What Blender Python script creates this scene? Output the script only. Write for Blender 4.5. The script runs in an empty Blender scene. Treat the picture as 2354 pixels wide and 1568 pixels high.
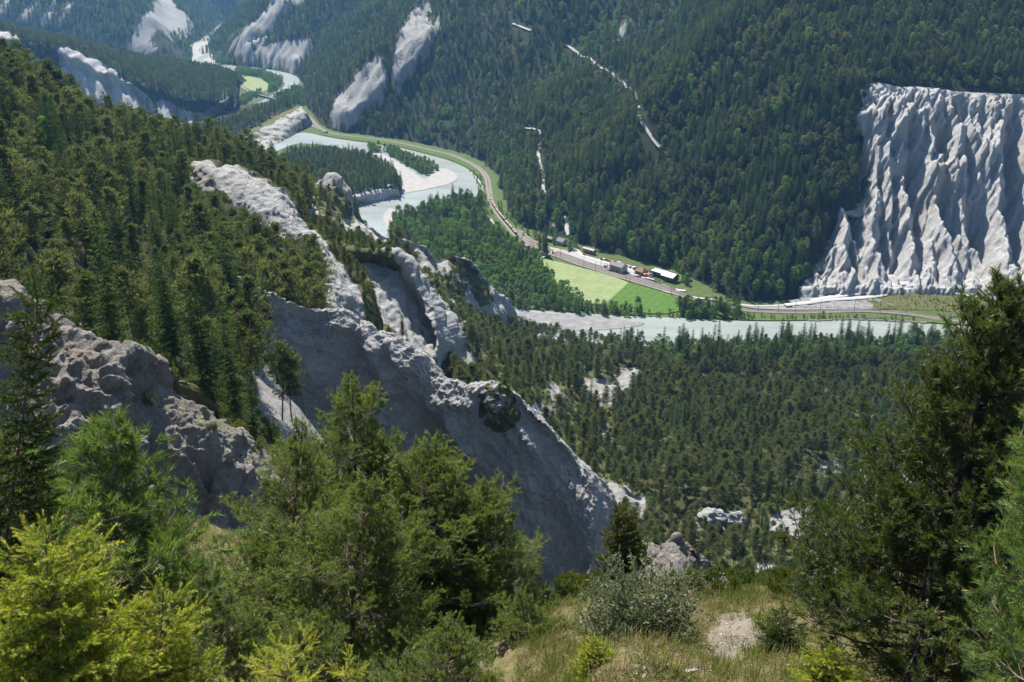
import bpy, math, random
import numpy as np
from mathutils import Vector, Matrix
from mathutils.bvhtree import BVHTree

rng = np.random.default_rng(11)
random.seed(11)
scene = bpy.context.scene
COL = scene.collection

# ------------------------------------------------------------------ camera
EYE = 300.0                       # height of the viewpoint above the river
PITCH = math.radians(22.0)
W0, H0 = 2353.0, 1568.0           # survey plate the positions were measured on
FOC = 35.0 / 36.0 * W0
SP, CP = math.sin(PITCH), math.cos(PITCH)

cam_data = bpy.data.cameras.new("camera")
cam_data.lens = 35.0
cam_data.sensor_width = 36.0
cam_data.clip_start = 0.1
cam_data.clip_end = 30000.0
cam_data.dof.use_dof = True
cam_data.dof.focus_distance = 160.0
cam_data.dof.aperture_fstop = 9.0
cam = bpy.data.objects.new("camera", cam_data)
cam.location = (0, 0, EYE)
cam.rotation_euler = (math.radians(90.0) - PITCH, 0, 0)
COL.objects.link(cam)
scene.camera = cam

# ------------------------------------------------------------------ light
SUN_EL, SUN_AZ = math.radians(54.0), math.radians(-22.0)     # azimuth measured from +Y
sun_vec = Vector((math.sin(SUN_AZ) * math.cos(SUN_EL), math.cos(SUN_AZ) * math.cos(SUN_EL), math.sin(SUN_EL)))
world = bpy.data.worlds.new("World")
scene.world = world
world.use_nodes = True
wn = world.node_tree.nodes
wn.clear()
sky = wn.new("ShaderNodeTexSky")
sky.sky_type = 'NISHITA'
sky.sun_disc = False
sky.sun_elevation = SUN_EL
sky.sun_rotation = SUN_AZ
sky.altitude = 900
bg = wn.new("ShaderNodeBackground")
bg.inputs['Strength'].default_value = 0.062
wo = wn.new("ShaderNodeOutputWorld")
world.node_tree.links.new(sky.outputs[0], bg.inputs[0])
world.node_tree.links.new(bg.outputs[0], wo.inputs[0])
sun_data = bpy.data.lights.new("sun", 'SUN')
sun_data.energy = 5.0
sun_data.angle = math.radians(0.53)
sun_data.color = (1.0, 0.95, 0.87)
sun = bpy.data.objects.new("sun", sun_data)
sun.rotation_euler = sun_vec.to_track_quat('Z', 'Y').to_euler()
COL.objects.link(sun)
scene.view_settings.view_transform = 'Standard'
scene.view_settings.look = 'None'
scene.view_settings.gamma = 1.0
scene.view_settings.exposure = 1.22
scene.view_settings.use_curve_mapping = False
cy = scene.cycles
cy.max_bounces = 5
cy.diffuse_bounces = 2
cy.glossy_bounces = 2
cy.transmission_bounces = 4
cy.transparent_max_bounces = 4
cy.volume_bounces = 0
cy.use_adaptive_sampling = True
cy.adaptive_threshold = 0.02
cy.use_denoising = True
cy.caustics_reflective = False
cy.caustics_refractive = False
scene.render.use_persistent_data = False

# ------------------------------------------------------------------ survey helpers
def rays(x, y):
    x = np.asarray(x, float); y = np.asarray(y, float)
    u = (x - W0 / 2) / FOC
    v = (H0 / 2 - y) / FOC
    dy = CP + v * SP
    return u / dy, (v * CP - SP) / dy          # X and Z per metre of Y

def at(x, y, Y):
    a, b = rays(x, y)
    return np.stack([a * Y, np.broadcast_to(Y, a.shape) + 0.0 * a, EYE + b * Y], -1)

def at_z(x, y, z=0.0):
    a, b = rays(x, y)
    Y = (z - EYE) / b
    return np.stack([a * Y, Y, EYE + b * Y], -1)

def plate(P):
    P = np.asarray(P, float)
    rx, ry, rz = P[..., 0], P[..., 1], P[..., 2] - EYE
    d = ry * CP - rz * SP
    up = ry * SP + rz * CP
    return W0 / 2 + FOC * rx / d, H0 / 2 - FOC * up / d, d

def in_poly(x, y, poly):
    poly = np.asarray(poly, float)
    x = np.asarray(x); y = np.asarray(y)
    inside = np.zeros(x.shape, bool)
    j = len(poly) - 1
    for i in range(len(poly)):
        xi, yi = poly[i]; xj, yj = poly[j]
        c = ((yi > y) != (yj > y))
        if abs(yj - yi) > 1e-12:
            inside ^= c & (x < (xj - xi) * (y - yi) / (yj - yi) + xi)
        j = i
    return inside

def dist_poly(x, y, line, closed=False):
    """distance to a polyline, with the position along it (0..n-1)"""
    line = np.asarray(line, float)
    best = np.full(np.shape(x), 1e18); arg = np.zeros(np.shape(x))
    n = len(line)
    for i in range(n if closed else n - 1):
        a = line[i]; b = line[(i + 1) % n]
        ab = b - a
        L = float(ab @ ab) or 1e-9
        t = np.clip(((x - a[0]) * ab[0] + (y - a[1]) * ab[1]) / L, 0, 1)
        d = (x - a[0] - t * ab[0]) ** 2 + (y - a[1] - t * ab[1]) ** 2
        m = d < best
        best = np.where(m, d, best); arg = np.where(m, i + t, arg)
    return np.sqrt(best), arg

def sstep(a, b, x):
    t = np.clip((x - a) / (b - a), 0, 1)
    return t * t * (3 - 2 * t)

# ------------------------------------------------------------------ noise
_perm = np.random.default_rng(3).permutation(256)
_perm = np.concatenate([_perm, _perm, _perm])
_grad = np.random.default_rng(4).normal(size=(256, 3))
_grad /= np.linalg.norm(_grad, axis=1)[:, None]

def pnoise(x, y, z):
    xi = np.floor(x); yi = np.floor(y); zi = np.floor(z)
    xf = x - xi; yf = y - yi; zf = z - zi
    xi = xi.astype(np.int64) & 255; yi = yi.astype(np.int64) & 255; zi = zi.astype(np.int64) & 255
    u = xf * xf * xf * (xf * (xf * 6 - 15) + 10)
    v = yf * yf * yf * (yf * (yf * 6 - 15) + 10)
    w = zf * zf * zf * (zf * (zf * 6 - 15) + 10)
    out = 0
    for a in (0, 1):
        wa = u if a else 1 - u
        pa = _perm[(xi + a) & 255]
        for b in (0, 1):
            wb = v if b else 1 - v
            pb = _perm[(pa + yi + b) & 255]
            for c in (0, 1):
                wc = w if c else 1 - w
                g = _grad[_perm[(pb + zi + c) & 255]]
                out = out + wa * wb * wc * (g[..., 0] * (xf - a) + g[..., 1] * (yf - b) + g[..., 2] * (zf - c))
    return out * 1.6

def fbm(x, y, z, octaves=4, gain=0.5, lac=2.03):
    s = 0; a = 1.0; f = 1.0
    for k in range(octaves):
        s = s + a * pnoise(x * f + 17.3 * k, y * f - 9.1 * k, z * f + 4.7 * k)
        a *= gain; f *= lac
    return s

def ridged(x, y, z, octaves=4, gain=0.5, lac=2.1):
    s = 0; a = 1.0; f = 1.0; w = 1.0
    for k in range(octaves):
        n = 1 - np.abs(pnoise(x * f + 31.7 * k, y * f + 11.9 * k, z * f - 7.7 * k))
        n = n * n * w
        w = np.clip(n * 1.6, 0, 1)
        s = s + a * n
        a *= gain; f *= lac
    return s

# ------------------------------------------------------------------ mesh helpers
def mesh_of(name, verts, faces, mats=(), mat_index=None, smooth=False):
    """verts (n,3); faces (m,3) or (m,4) array, or a list of such arrays"""
    if not isinstance(faces, (list, tuple)):
        faces = [faces]
    faces = [np.asarray(f, np.int32) for f in faces if len(f)]
    me = bpy.data.meshes.new(name)
    verts = np.asarray(verts, np.float32)
    loops = np.concatenate([f.ravel() for f in faces])
    sizes = np.concatenate([np.full(len(f), f.shape[1], np.int32) for f in faces])
    starts = np.concatenate([[0], np.cumsum(sizes)[:-1]]).astype(np.int32)
    me.vertices.add(len(verts)); me.vertices.foreach_set("co", verts.ravel())
    me.loops.add(len(loops)); me.loops.foreach_set("vertex_index", loops)
    me.polygons.add(len(sizes)); me.polygons.foreach_set("loop_start", starts)
    if mat_index is not None:
        me.polygons.foreach_set("material_index", np.asarray(mat_index, np.int32))
    me.polygons.foreach_set("use_smooth", np.full(len(sizes), bool(smooth)))
    for m in mats:
        me.materials.append(m)
    me.update(calc_edges=True)
    me.validate()
    return me

def link(name, me, parent=None, loc=None, **props):
    o = bpy.data.objects.new(name, me)
    COL.objects.link(o)
    if parent is not None:
        o.parent = parent
    if loc is not None:
        o.location = loc
    for k, v in props.items():
        if v is not None:
            o[k] = v
    return o

def thing(name, loc, label, cat, group=None, rz=0.0):
    o = bpy.data.objects.new(name, None)
    o.empty_display_size = 0.5
    COL.objects.link(o)
    o.location = loc
    o.rotation_euler = (0, 0, rz)
    o["label"] = label; o["category"] = cat
    if group:
        o["group"] = group
    return o

class MB:
    """collects primitives into one mesh"""
    def __init__(self):
        self.v = []; self.q = []; self.t = []; self.qm = []; self.tm = []; self.n = 0
    def add(self, v, quads=None, tris=None, m=0):
        v = np.asarray(v, float)
        if quads is not None and len(quads):
            self.q.append(np.asarray(quads) + self.n); self.qm.append(np.full(len(quads), m))
        if tris is not None and len(tris):
            self.t.append(np.asarray(tris) + self.n); self.tm.append(np.full(len(tris), m))
        self.v.append(v); self.n += len(v)
        return self
    def box(self, lo, hi, m=0, M=None):
        x0, y0, z0 = lo; x1, y1, z1 = hi
        v = np.array([[x0,y0,z0],[x1,y0,z0],[x1,y1,z0],[x0,y1,z0],[x0,y0,z1],[x1,y0,z1],[x1,y1,z1],[x0,y1,z1]], float)
        if M is not None:
            v = v @ np.array(M)[:3, :3].T + np.array(M)[:3, 3]
        return self.add(v, [[0,3,2,1],[4,5,6,7],[0,1,5,4],[1,2,6,5],[2,3,7,6],[3,0,4,7]], m=m)
    def prism(self, poly, axis_lo, axis_hi, m=0):
        """poly in (x,z), extruded along y"""
        p = np.asarray(poly, float); n = len(p)
        a = np.stack([p[:, 0], np.full(n, axis_lo), p[:, 1]], 1)
        b = np.stack([p[:, 0], np.full(n, axis_hi), p[:, 1]], 1)
        q = [[i, (i + 1) % n, n + (i + 1) % n, n + i] for i in range(n)]
        t = [[0, i + 1, i] for i in range(1, n - 1)] + [[n, n + i, n + i + 1] for i in range(1, n - 1)]
        return self.add(np.concatenate([a, b]), q, t, m)
    def tube(self, pts, rad, sides=6, m=0, cap=True):
        pts = np.asarray(pts, float); k = len(pts)
        rad = np.broadcast_to(np.asarray(rad, float), (k,))
        d = np.gradient(pts, axis=0)
        d /= np.linalg.norm(d, axis=1)[:, None] + 1e-12
        ref = np.array([0.0, 0, 1]) if abs(d[0, 2]) < 0.9 else np.array([1.0, 0, 0])
        s = np.cross(d, ref); s /= np.linalg.norm(s, axis=1)[:, None] + 1e-12
        t = np.cross(s, d)
        an = np.arange(sides) / sides * 2 * math.pi
        ring = pts[:, None] + rad[:, None, None] * (np.cos(an)[None, :, None] * s[:, None] + np.sin(an)[None, :, None] * t[:, None])
        i = np.arange(k - 1)[:, None] * sides; j = np.arange(sides)[None]; j2 = (j + 1) % sides
        q = np.stack([i + j, i + j2, i + sides + j2, i + sides + j], -1).reshape(-1, 4)
        self.add(ring.reshape(-1, 3), q, m=m)
        return self
    def mesh(self, name, mats, smooth=False):
        f = []; mi = []
        if self.q: f.append(np.concatenate(self.q)); mi.append(np.concatenate(self.qm))
        if self.t: f.append(np.concatenate(self.t)); mi.append(np.concatenate(self.tm))
        return mesh_of(name, np.concatenate(self.v), f, mats, np.concatenate(mi), smooth)
    def obj(self, name, mats, parent=None, loc=None, smooth=False, **props):
        mats = mats if isinstance(mats, (list, tuple)) else [mats]
        return link(name, self.mesh(name, mats, smooth), parent, loc, **props)

# ------------------------------------------------------------------ materials
def new_mat(name):
    m = bpy.data.materials.new(name)
    m.use_nodes = True
    nt = m.node_tree
    nt.nodes.clear()
    out = nt.nodes.new("ShaderNodeOutputMaterial")
    return m, nt, out

def node(nt, kind, **kw):
    n = nt.nodes.new(kind)
    for k, v in kw.items():
        if k in n.inputs.keys():
            n.inputs[k].default_value = v
        else:
            setattr(n, k, v)
    return n

def ramp(nt, src, stops):
    r = nt.nodes.new("ShaderNodeValToRGB")
    el = r.color_ramp.elements
    while len(el) < len(stops):
        el.new(0.5)
    for e, (p, c) in zip(el, stops):
        e.position = p
        e.color = (*c, 1) if len(c) == 3 else c
    nt.links.new(src, r.inputs[0])
    return r.outputs[0]

def mixc(nt, fac, a, b, mode='MIX'):
    n = nt.nodes.new("ShaderNodeMix")
    n.data_type = 'RGBA'; n.blend_type = mode
    for sock, val in ((n.inputs[0], fac), (n.inputs[6], a), (n.inputs[7], b)):
        if isinstance(val, (int, float)):
            sock.default_value = val
        elif isinstance(val, tuple):
            sock.default_value = (*val, 1) if len(val) == 3 else val
        else:
            nt.links.new(val, sock)
    return n.outputs[2]

def math_n(nt, op, a, b=0.5, clamp=False):
    n = nt.nodes.new("ShaderNodeMath"); n.operation = op; n.use_clamp = clamp
    for s, v in ((n.inputs[0], a), (n.inputs[1], b)):
        if isinstance(v, (int, float)): s.default_value = v
        else: nt.links.new(v, s)
    return n.outputs[0]

def noise_n(nt, scale, detail=4, rough=0.55, vec=None, dist=0.0):
    n = nt.nodes.new("ShaderNodeTexNoise")
    n.inputs['Scale'].default_value = scale
    n.inputs['Detail'].default_value = detail
    n.inputs['Roughness'].default_value = rough
    n.inputs['Distortion'].default_value = dist
    if vec is not None:
        nt.links.new(vec, n.inputs['Vector'])
    return n.outputs[0]

def position(nt):
    return nt.nodes.new("ShaderNodeNewGeometry").outputs['Position']

def plain(name, col, rough=0.7, metal=0.0, vary=0.12, scale=2.0, spec=0.3):
    m, nt, out = new_mat(name)
    b = node(nt, "ShaderNodeBsdfPrincipled", Roughness=rough, Metallic=metal)
    b.inputs['Specular IOR Level'].default_value = spec
    if vary:
        tc = nt.nodes.new("ShaderNodeTexCoord").outputs['Object']
        f = noise_n(nt, scale, 3, 0.6, tc)
        lo = tuple(c * (1 - vary * 1.6) for c in col); hi = tuple(min(1, c * (1 + vary * 1.6)) for c in col)
        nt.links.new(ramp(nt, f, [(0.3, lo), (0.7, hi)]), b.inputs['Base Color'])
    else:
        b.inputs['Base Color'].default_value = (*col, 1)
    nt.links.new(b.outputs[0], out.inputs[0])
    return m

def leaf_mat(name, dark, light, trans=0.35, tcol=None, gloss=0.0, back=None):
    """foliage: diffuse and translucent, shade varying from plant to plant and from clump to clump"""
    m, nt, out = new_mat(name)
    oi = nt.nodes.new("ShaderNodeObjectInfo")
    geo = nt.nodes.new("ShaderNodeNewGeometry")
    tc = nt.nodes.new("ShaderNodeTexCoord")
    n1 = noise_n(nt, 0.9, 2, 0.5, tc.outputs['Object'])
    f = math_n(nt, 'MULTIPLY', oi.outputs['Random'], 0.62)
    f = math_n(nt, 'ADD', f, math_n(nt, 'MULTIPLY', n1, 0.42))
    f = math_n(nt, 'ADD', f, math_n(nt, 'MULTIPLY', geo.outputs['Random Per Island'], 0.22))
    f = math_n(nt, 'SUBTRACT', f, 0.14, True)
    mid = tuple((a + b) / 2 for a, b in zip(dark, light))
    c = ramp(nt, f, [(0.0, dark), (0.5, mid), (1.0, light)])
    d = nt.nodes.new("ShaderNodeBsdfDiffuse"); nt.links.new(c, d.inputs[0])
    t = nt.nodes.new("ShaderNodeBsdfTranslucent")
    tint = tcol or (1.15, 1.30, 0.58)
    nt.links.new(mixc(nt, 1.0, c, tint, 'MULTIPLY'), t.inputs[0])
    mx = nt.nodes.new("ShaderNodeMixShader"); mx.inputs[0].default_value = trans
    nt.links.new(d.outputs[0], mx.inputs[1]); nt.links.new(t.outputs[0], mx.inputs[2])
    res = mx.outputs[0]
    if gloss:
        g = nt.nodes.new("ShaderNodeBsdfGlossy"); g.inputs['Roughness'].default_value = 0.5
        g.inputs[0].default_value = (0.8, 0.85, 0.9, 1)
        m2 = nt.nodes.new("ShaderNodeMixShader"); m2.inputs[0].default_value = gloss
        nt.links.new(res, m2.inputs[1]); nt.links.new(g.outputs[0], m2.inputs[2])
        res = m2.outputs[0]
    nt.links.new(res, out.inputs[0])
    return m

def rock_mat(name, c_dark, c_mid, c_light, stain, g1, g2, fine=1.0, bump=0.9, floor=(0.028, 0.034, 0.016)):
    """pale conglomerate with grass where the attribute 'veg' says so ('dens': woodland floor)"""
    m, nt, out = new_mat(name)
    pos = position(nt)
    b = node(nt, "ShaderNodeBsdfPrincipled", Roughness=0.92)
    b.inputs['Specular IOR Level'].default_value = 0.12
    big = noise_n(nt, 0.035 * fine, 5, 0.6, pos)
    med = noise_n(nt, 0.25 * fine, 6, 0.65, pos)
    sm = noise_n(nt, 1.6 * fine, 6, 0.7, pos)
    rock = ramp(nt, med, [(0.25, c_dark), (0.5, c_mid), (0.75, c_light)])
    st = math_n(nt, 'MULTIPLY', ramp(nt, big, [(0.5, (0, 0, 0)), (0.68, (1, 1, 1))]), 0.55)
    rock = mixc(nt, st, rock, stain)
    peb = nt.nodes.new("ShaderNodeTexVoronoi"); peb.inputs['Scale'].default_value = 1.9 * fine
    nt.links.new(pos, peb.inputs['Vector'])
    rock = mixc(nt, 0.35, rock, ramp(nt, sm, [(0.3, (0.45, 0.45, 0.46)), (0.7, (1.3, 1.3, 1.3))]), 'MULTIPLY')
    at_ = nt.nodes.new("ShaderNodeAttribute"); at_.attribute_name = "veg"
    vfac = math_n(nt, 'ADD', at_.outputs['Fac'], math_n(nt, 'MULTIPLY', math_n(nt, 'SUBTRACT', med, 0.5), 1.1))
    vfac = math_n(nt, 'ADD', vfac, math_n(nt, 'MULTIPLY', math_n(nt, 'SUBTRACT', sm, 0.5), 0.5))
    vfac = math_n(nt, 'MULTIPLY', math_n(nt, 'SUBTRACT', vfac, 0.42), 6.0, True)
    grass = ramp(nt, noise_n(nt, 0.6 * fine, 5, 0.7, pos), [(0.3, g1), (0.7, g2)])
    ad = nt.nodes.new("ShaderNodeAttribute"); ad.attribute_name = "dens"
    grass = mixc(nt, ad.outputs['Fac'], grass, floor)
    nt.links.new(mixc(nt, vfac, rock, grass), b.inputs['Base Color'])
    bm = nt.nodes.new("ShaderNodeBump"); bm.inputs['Strength'].default_value = bump
    bm.inputs['Distance'].default_value = 2.0 / fine
    h = math_n(nt, 'ADD', math_n(nt, 'MULTIPLY', med, 1.0), math_n(nt, 'MULTIPLY', sm, 0.45))
    h = math_n(nt, 'ADD', h, math_n(nt, 'MULTIPLY', peb.outputs[0], -0.12))
    nt.links.new(h, bm.inputs['Height'])
    nt.links.new(bm.outputs[0], b.inputs['Normal'])
    nt.links.new(b.outputs[0], out.inputs[0])
    return m

M = {}
M['rock'] = rock_mat('pale_rock', (0.27, 0.265, 0.26), (0.37, 0.365, 0.355), (0.47, 0.465, 0.45), (0.31, 0.27, 0.215),
                     (0.075, 0.085, 0.03), (0.16, 0.15, 0.065))
M['rock_near'] = rock_mat('brown_grey_rock', (0.125, 0.115, 0.10), (0.245, 0.225, 0.20), (0.385, 0.36, 0.325), (0.27, 0.205, 0.14),
                          (0.06, 0.07, 0.025), (0.15, 0.135, 0.06), fine=2.2, bump=1.0)
M['rock_far'] = rock_mat('white_cliff_rock', (0.32, 0.315, 0.31), (0.42, 0.415, 0.405), (0.51, 0.50, 0.48), (0.40, 0.36, 0.30),
                         (0.06, 0.075, 0.03), (0.12, 0.125, 0.05), fine=0.7, bump=0.9)
M['slope'] = rock_mat('wooded_slope', (0.20, 0.195, 0.185), (0.29, 0.285, 0.275), (0.39, 0.385, 0.37), (0.33, 0.29, 0.22),
                      (0.07, 0.085, 0.03), (0.17, 0.16, 0.06))
M['bark'] = plain('bark', (0.11, 0.075, 0.055), 0.9, vary=0.3, scale=3)
M['bark_grey'] = plain('grey_bark', (0.16, 0.14, 0.12), 0.9, vary=0.3, scale=3)
M['pine'] = leaf_mat('pine_needles', (0.062, 0.074, 0.038), (0.172, 0.180, 0.090), 0.46)
M['spruce'] = leaf_mat('spruce_needles', (0.032, 0.055, 0.026), (0.105, 0.142, 0.055), 0.42)
M['broad'] = leaf_mat('broad_leaves', (0.090, 0.165, 0.050), (0.200, 0.285, 0.098), 0.50)
M['willow'] = leaf_mat('pale_leaves', (0.115, 0.160, 0.090), (0.200, 0.245, 0.145), 0.50)
M['shrub'] = leaf_mat('shrub_leaves', (0.055, 0.075, 0.025), (0.150, 0.165, 0.060), 0.42)
# ------------------------------------------------------------------ terrain sheets
def catmull(Pts, n):
    """resample along axis 0 to n points"""
    Pts = np.asarray(Pts, float); k = len(Pts)
    s = np.linspace(0, k - 1, n)
    i = np.clip(np.floor(s).astype(int), 0, k - 2); f = (s - i).reshape((-1,) + (1,) * (Pts.ndim - 1))
    p1 = Pts[i]; p2 = Pts[i + 1]
    p0 = np.where((i > 0).reshape(f.shape), Pts[np.maximum(i - 1, 0)], 2 * p1 - p2)
    p3 = np.where((i < k - 2).reshape(f.shape), Pts[np.minimum(i + 2, k - 1)], 2 * p2 - p1)
    t = 0.5
    m1 = (p2 - p0) * t; m2 = (p3 - p1) * t
    f2 = f * f; f3 = f2 * f
    return (2 * f3 - 3 * f2 + 1) * p1 + (f3 - 2 * f2 + f) * m1 + (-2 * f3 + 3 * f2) * p2 + (f3 - f2) * m2

def row(*pts):
    """survey points (x, y, Y) or (x, y, None, z) -> world points"""
    out = []
    for p in pts:
        if p[2] is None:
            out.append(at_z(p[0], p[1], p[3]))
        else:
            out.append(at(p[0], p[1], float(p[2])))
    return np.array(out)

def grid_normals(P):
    a = np.gradient(P, axis=1); b = np.gradient(P, axis=0)
    n = np.cross(b, a)
    n /= np.linalg.norm(n, axis=-1)[..., None] + 1e-12
    return n

PATCHES = {}

def patch(name, P, mat, disp=None, veg=None, dens=None, flip=None, smooth=True, label=None):
    """P (nv, nu, 3): a surface; disp(P, N, px, py, s, t) -> (metres along N, metres up)"""
    nv, nu = P.shape[:2]
    N = grid_normals(P)
    if flip is None:
        flip = N[..., 2].mean() < 0
    if flip:
        N = -N
    s, t = np.meshgrid(np.linspace(0, 1, nu), np.linspace(0, 1, nv))
    if disp is not None:
        px, py, _ = plate(P)
        dn, dz = disp(P, N, px, py, s, t)
        P = P + N * np.asarray(dn)[..., None]
        P = P.copy(); P[..., 2] += dz
        N = grid_normals(P)
        if flip:
            N = -N
    px, py, _ = plate(P)
    V = np.clip(veg(P, N, px, py, s, t), 0, 1) if veg is not None else np.zeros((nv, nu))
    D = np.clip(dens(P, N, px, py, s, t), 0, 1) if dens is not None else np.zeros((nv, nu))
    i = (np.arange(nv - 1)[:, None] * nu + np.arange(nu - 1)[None]).ravel()
    q = np.stack([i, i + 1, i + nu + 1, i + nu], 1)
    if not flip:
        q = q[:, ::-1]
    # grid_normals used b x a, so the un-flipped winding is reversed
    me = mesh_of(name, P.reshape(-1, 3), q, [mat], smooth=smooth)
    for nm, val in (("veg", V), ("dens", D)):
        a = me.attributes.new(nm, 'FLOAT', 'POINT')
        a.data.foreach_set("value", val.ravel().astype(np.float32))
    o = link(name, me, kind="structure", label=label)
    PATCHES[o.name] = dict(P=P, N=N, veg=V, dens=D, px=px, py=py, s=s, t=t, obj=o)
    return PATCHES[o.name]

def loft(rows, nu, nv):
    rows = np.array(rows)
    return catmull(np.moveaxis(catmull(np.moveaxis(rows, 1, 0), nu), 0, 1), nv)

def soft_in(px, py, poly, edge):
    """1 inside a survey polygon, fading over `edge` outside"""
    k = np.clip(edge, 7.0, 10.0)
    wx = px + k * 0.9 * fbm(px / 22, py / 22, 0.3, 3); wy = py + k * 0.9 * fbm(px / 22, py / 22, 8.3, 3)
    ins = in_poly(wx, wy, poly)
    d, _ = dist_poly(wx, wy, poly, True)
    return np.where(ins, 1.0, np.clip(1 - d / edge, 0, 1))

# --------------------------------------------------------- valley floor
gx = np.concatenate([np.linspace(-4500, -700, 20), np.linspace(-660, 700, 60), np.linspace(760, 4500, 20)])
gy = np.concatenate([np.linspace(300, 1800, 70), np.linspace(1850, 7000, 40)])
GX, GY = np.meshgrid(gx, gy)
GZ = -0.6 + 0.0 * GX
def grass_mat(name, cols, scale=0.15, rough=0.95, bump=0.5):
    m, nt, out = new_mat(name)
    pos = position(nt)
    b = node(nt, "ShaderNodeBsdfPrincipled", Roughness=rough)
    b.inputs['Specular IOR Level'].default_value = 0.1
    n1 = noise_n(nt, scale, 6, 0.68, pos)
    n2 = noise_n(nt, scale * 9, 4, 0.7, pos)
    f = math_n(nt, 'ADD', math_n(nt, 'MULTIPLY', n1, 0.65), math_n(nt, 'MULTIPLY', n2, 0.35))
    k = len(cols)
    nt.links.new(ramp(nt, f, [(0.32 + 0.36 * i / (k - 1), c) for i, c in enumerate(cols)]), b.inputs['Base Color'])
    bm = nt.nodes.new("ShaderNodeBump"); bm.inputs['Strength'].default_value = bump; bm.inputs['Distance'].default_value = 0.4
    nt.links.new(f, bm.inputs['Height']); nt.links.new(bm.outputs[0], b.inputs['Normal'])
    nt.links.new(b.outputs[0], out.inputs[0])
    return m
M['floor'] = grass_mat('valley_meadow', [(0.035, 0.055, 0.018), (0.07, 0.10, 0.03), (0.11, 0.125, 0.045)])
patch("valley_ground", np.stack([GX, GY, GZ], -1), M['floor'])

# --------------------------------------------------------- gullies: running water cuts a tilted plane
def erode(nu, nv, cell, slope, seed, steps=18, k=0.020, talus=1.5):
    """depth (nv, nu) below a plane of the given slope, row 0 at the top"""
    r = np.random.default_rng(seed)
    V, U = np.meshgrid(np.arange(nv), np.arange(nu), indexing='ij')
    z0 = (nv - 1 - V) * cell * slope
    z = z0 + 1.3 * cell * r.uniform(-1, 1, (nv, nu)) + 7 * fbm(U * cell / 30, V * cell / 45, seed * 1.0, 4)
    n = nu * nv
    off = [(-1, -1), (-1, 0), (-1, 1), (0, -1), (0, 1), (1, -1), (1, 0), (1, 1)]
    ids = np.arange(n).reshape(nv, nu)
    hard = 1 + 0.5 * fbm(U / 14, V / 10, seed + 5.0, 3)
    for it in range(steps):
        best = np.zeros((nv, nu)); rec = ids.copy(); dst = np.full((nv, nu), cell)
        for dv, du in off:
            zz = np.full((nv, nu), 1e9); jj = ids.copy()
            a0, a1 = max(0, -dv), nv - max(0, dv); b0, b1 = max(0, -du), nu - max(0, du)
            zz[a0:a1, b0:b1] = z[a0 + dv:a1 + dv, b0 + du:b1 + du]
            jj[a0:a1, b0:b1] = ids[a0 + dv:a1 + dv, b0 + du:b1 + du]
            L = cell * math.hypot(dv, du)
            g = (z - zz) / L * r.uniform(0.82, 1.18, (nv, nu))
            m = (g > best) & (zz < z)
            best = np.where(m, g, best); rec = np.where(m, jj, rec); dst = np.where(m, L, dst)
        rec[-1] = ids[-1]
        zf = z.ravel(); order = np.argsort(zf)
        rl = rec.ravel().tolist(); area = [1.0] * n
        for i in order[::-1].tolist():
            j = rl[i]
            if j != i: area[j] += area[i]
        A = np.array(area) * cell * cell
        fac = (k * cell * A ** 0.5 / hard.ravel() / dst.ravel()).tolist()
        lim = (talus * dst.ravel() * (0.85 + 0.3 * hard.ravel() / 1.5)).tolist()
        zl = zf.tolist()
        for i in order.tolist():
            j = rl[i]
            if j == i: continue
            f = fac[i]; zj = zl[j]
            v = (zl[i] + f * zj) / (1 + f)
            if v > zj + lim[i]: v = zj + lim[i]
            zl[i] = v
        z = np.array(zl).reshape(nv, nu)
        z[-1] = z0[-1]
    d = z0 - z
    for _ in range(1):
        q = np.pad(d, 1, mode='edge')
        d = 0.5 * d + 0.125 * (q[:-2, 1:-1] + q[2:, 1:-1] + q[1:-1, :-2] + q[1:-1, 2:])
    return d
GULLY = erode(150, 130, 2.0, 0.93, 5)
def gully(u, v):
    """depth of the gullies at u metres along, v metres down the slope (repeats, mirrored)"""
    H_, W_ = GULLY.shape
    u = np.abs((np.asarray(u) / 2.0) % (2 * W_ - 2) - (W_ - 1)); v = np.clip(np.asarray(v) / 2.0, 0, H_ - 1.001)
    i = np.clip(v.astype(int), 0, H_ - 2); j = np.clip(u.astype(int), 0, W_ - 2); fv = v - i; fu = u - j
    return (GULLY[i, j] * (1 - fv) * (1 - fu) + GULLY[i + 1, j] * fv * (1 - fu) + GULLY[i, j + 1] * (1 - fv) * fu + GULLY[i + 1, j + 1] * fv * fu)

# --------------------------------------------------------- far mountainside (right of the river)
BASE_R = [(548, 55), (497, 83), (484, 110), (500, 143), (535, 151), (593, 155), (650, 164), (680, 172), (696, 190), (700, 215),
          (705, 245), (735, 285), (775, 302), (830, 310), (920, 320), (1000, 336), (1060, 350), (1112, 372), (1146, 405), (1156, 450),
          (1172, 490), (1200, 520), (1250, 536), (1330, 556), (1385, 576), (1440, 592), (1490, 606), (1560, 622), (1620, 655),
          (1690, 688), (1760, 694), (1840, 686), (1970, 683), (2100, 687), (2353, 690), (2900, 690)]
br = at_z(*np.array(BASE_R).T)[:, :2]
poly_r = np.concatenate([[[-160, 6800]], br, [[3500, 850], [3500, 6800]]])

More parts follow.
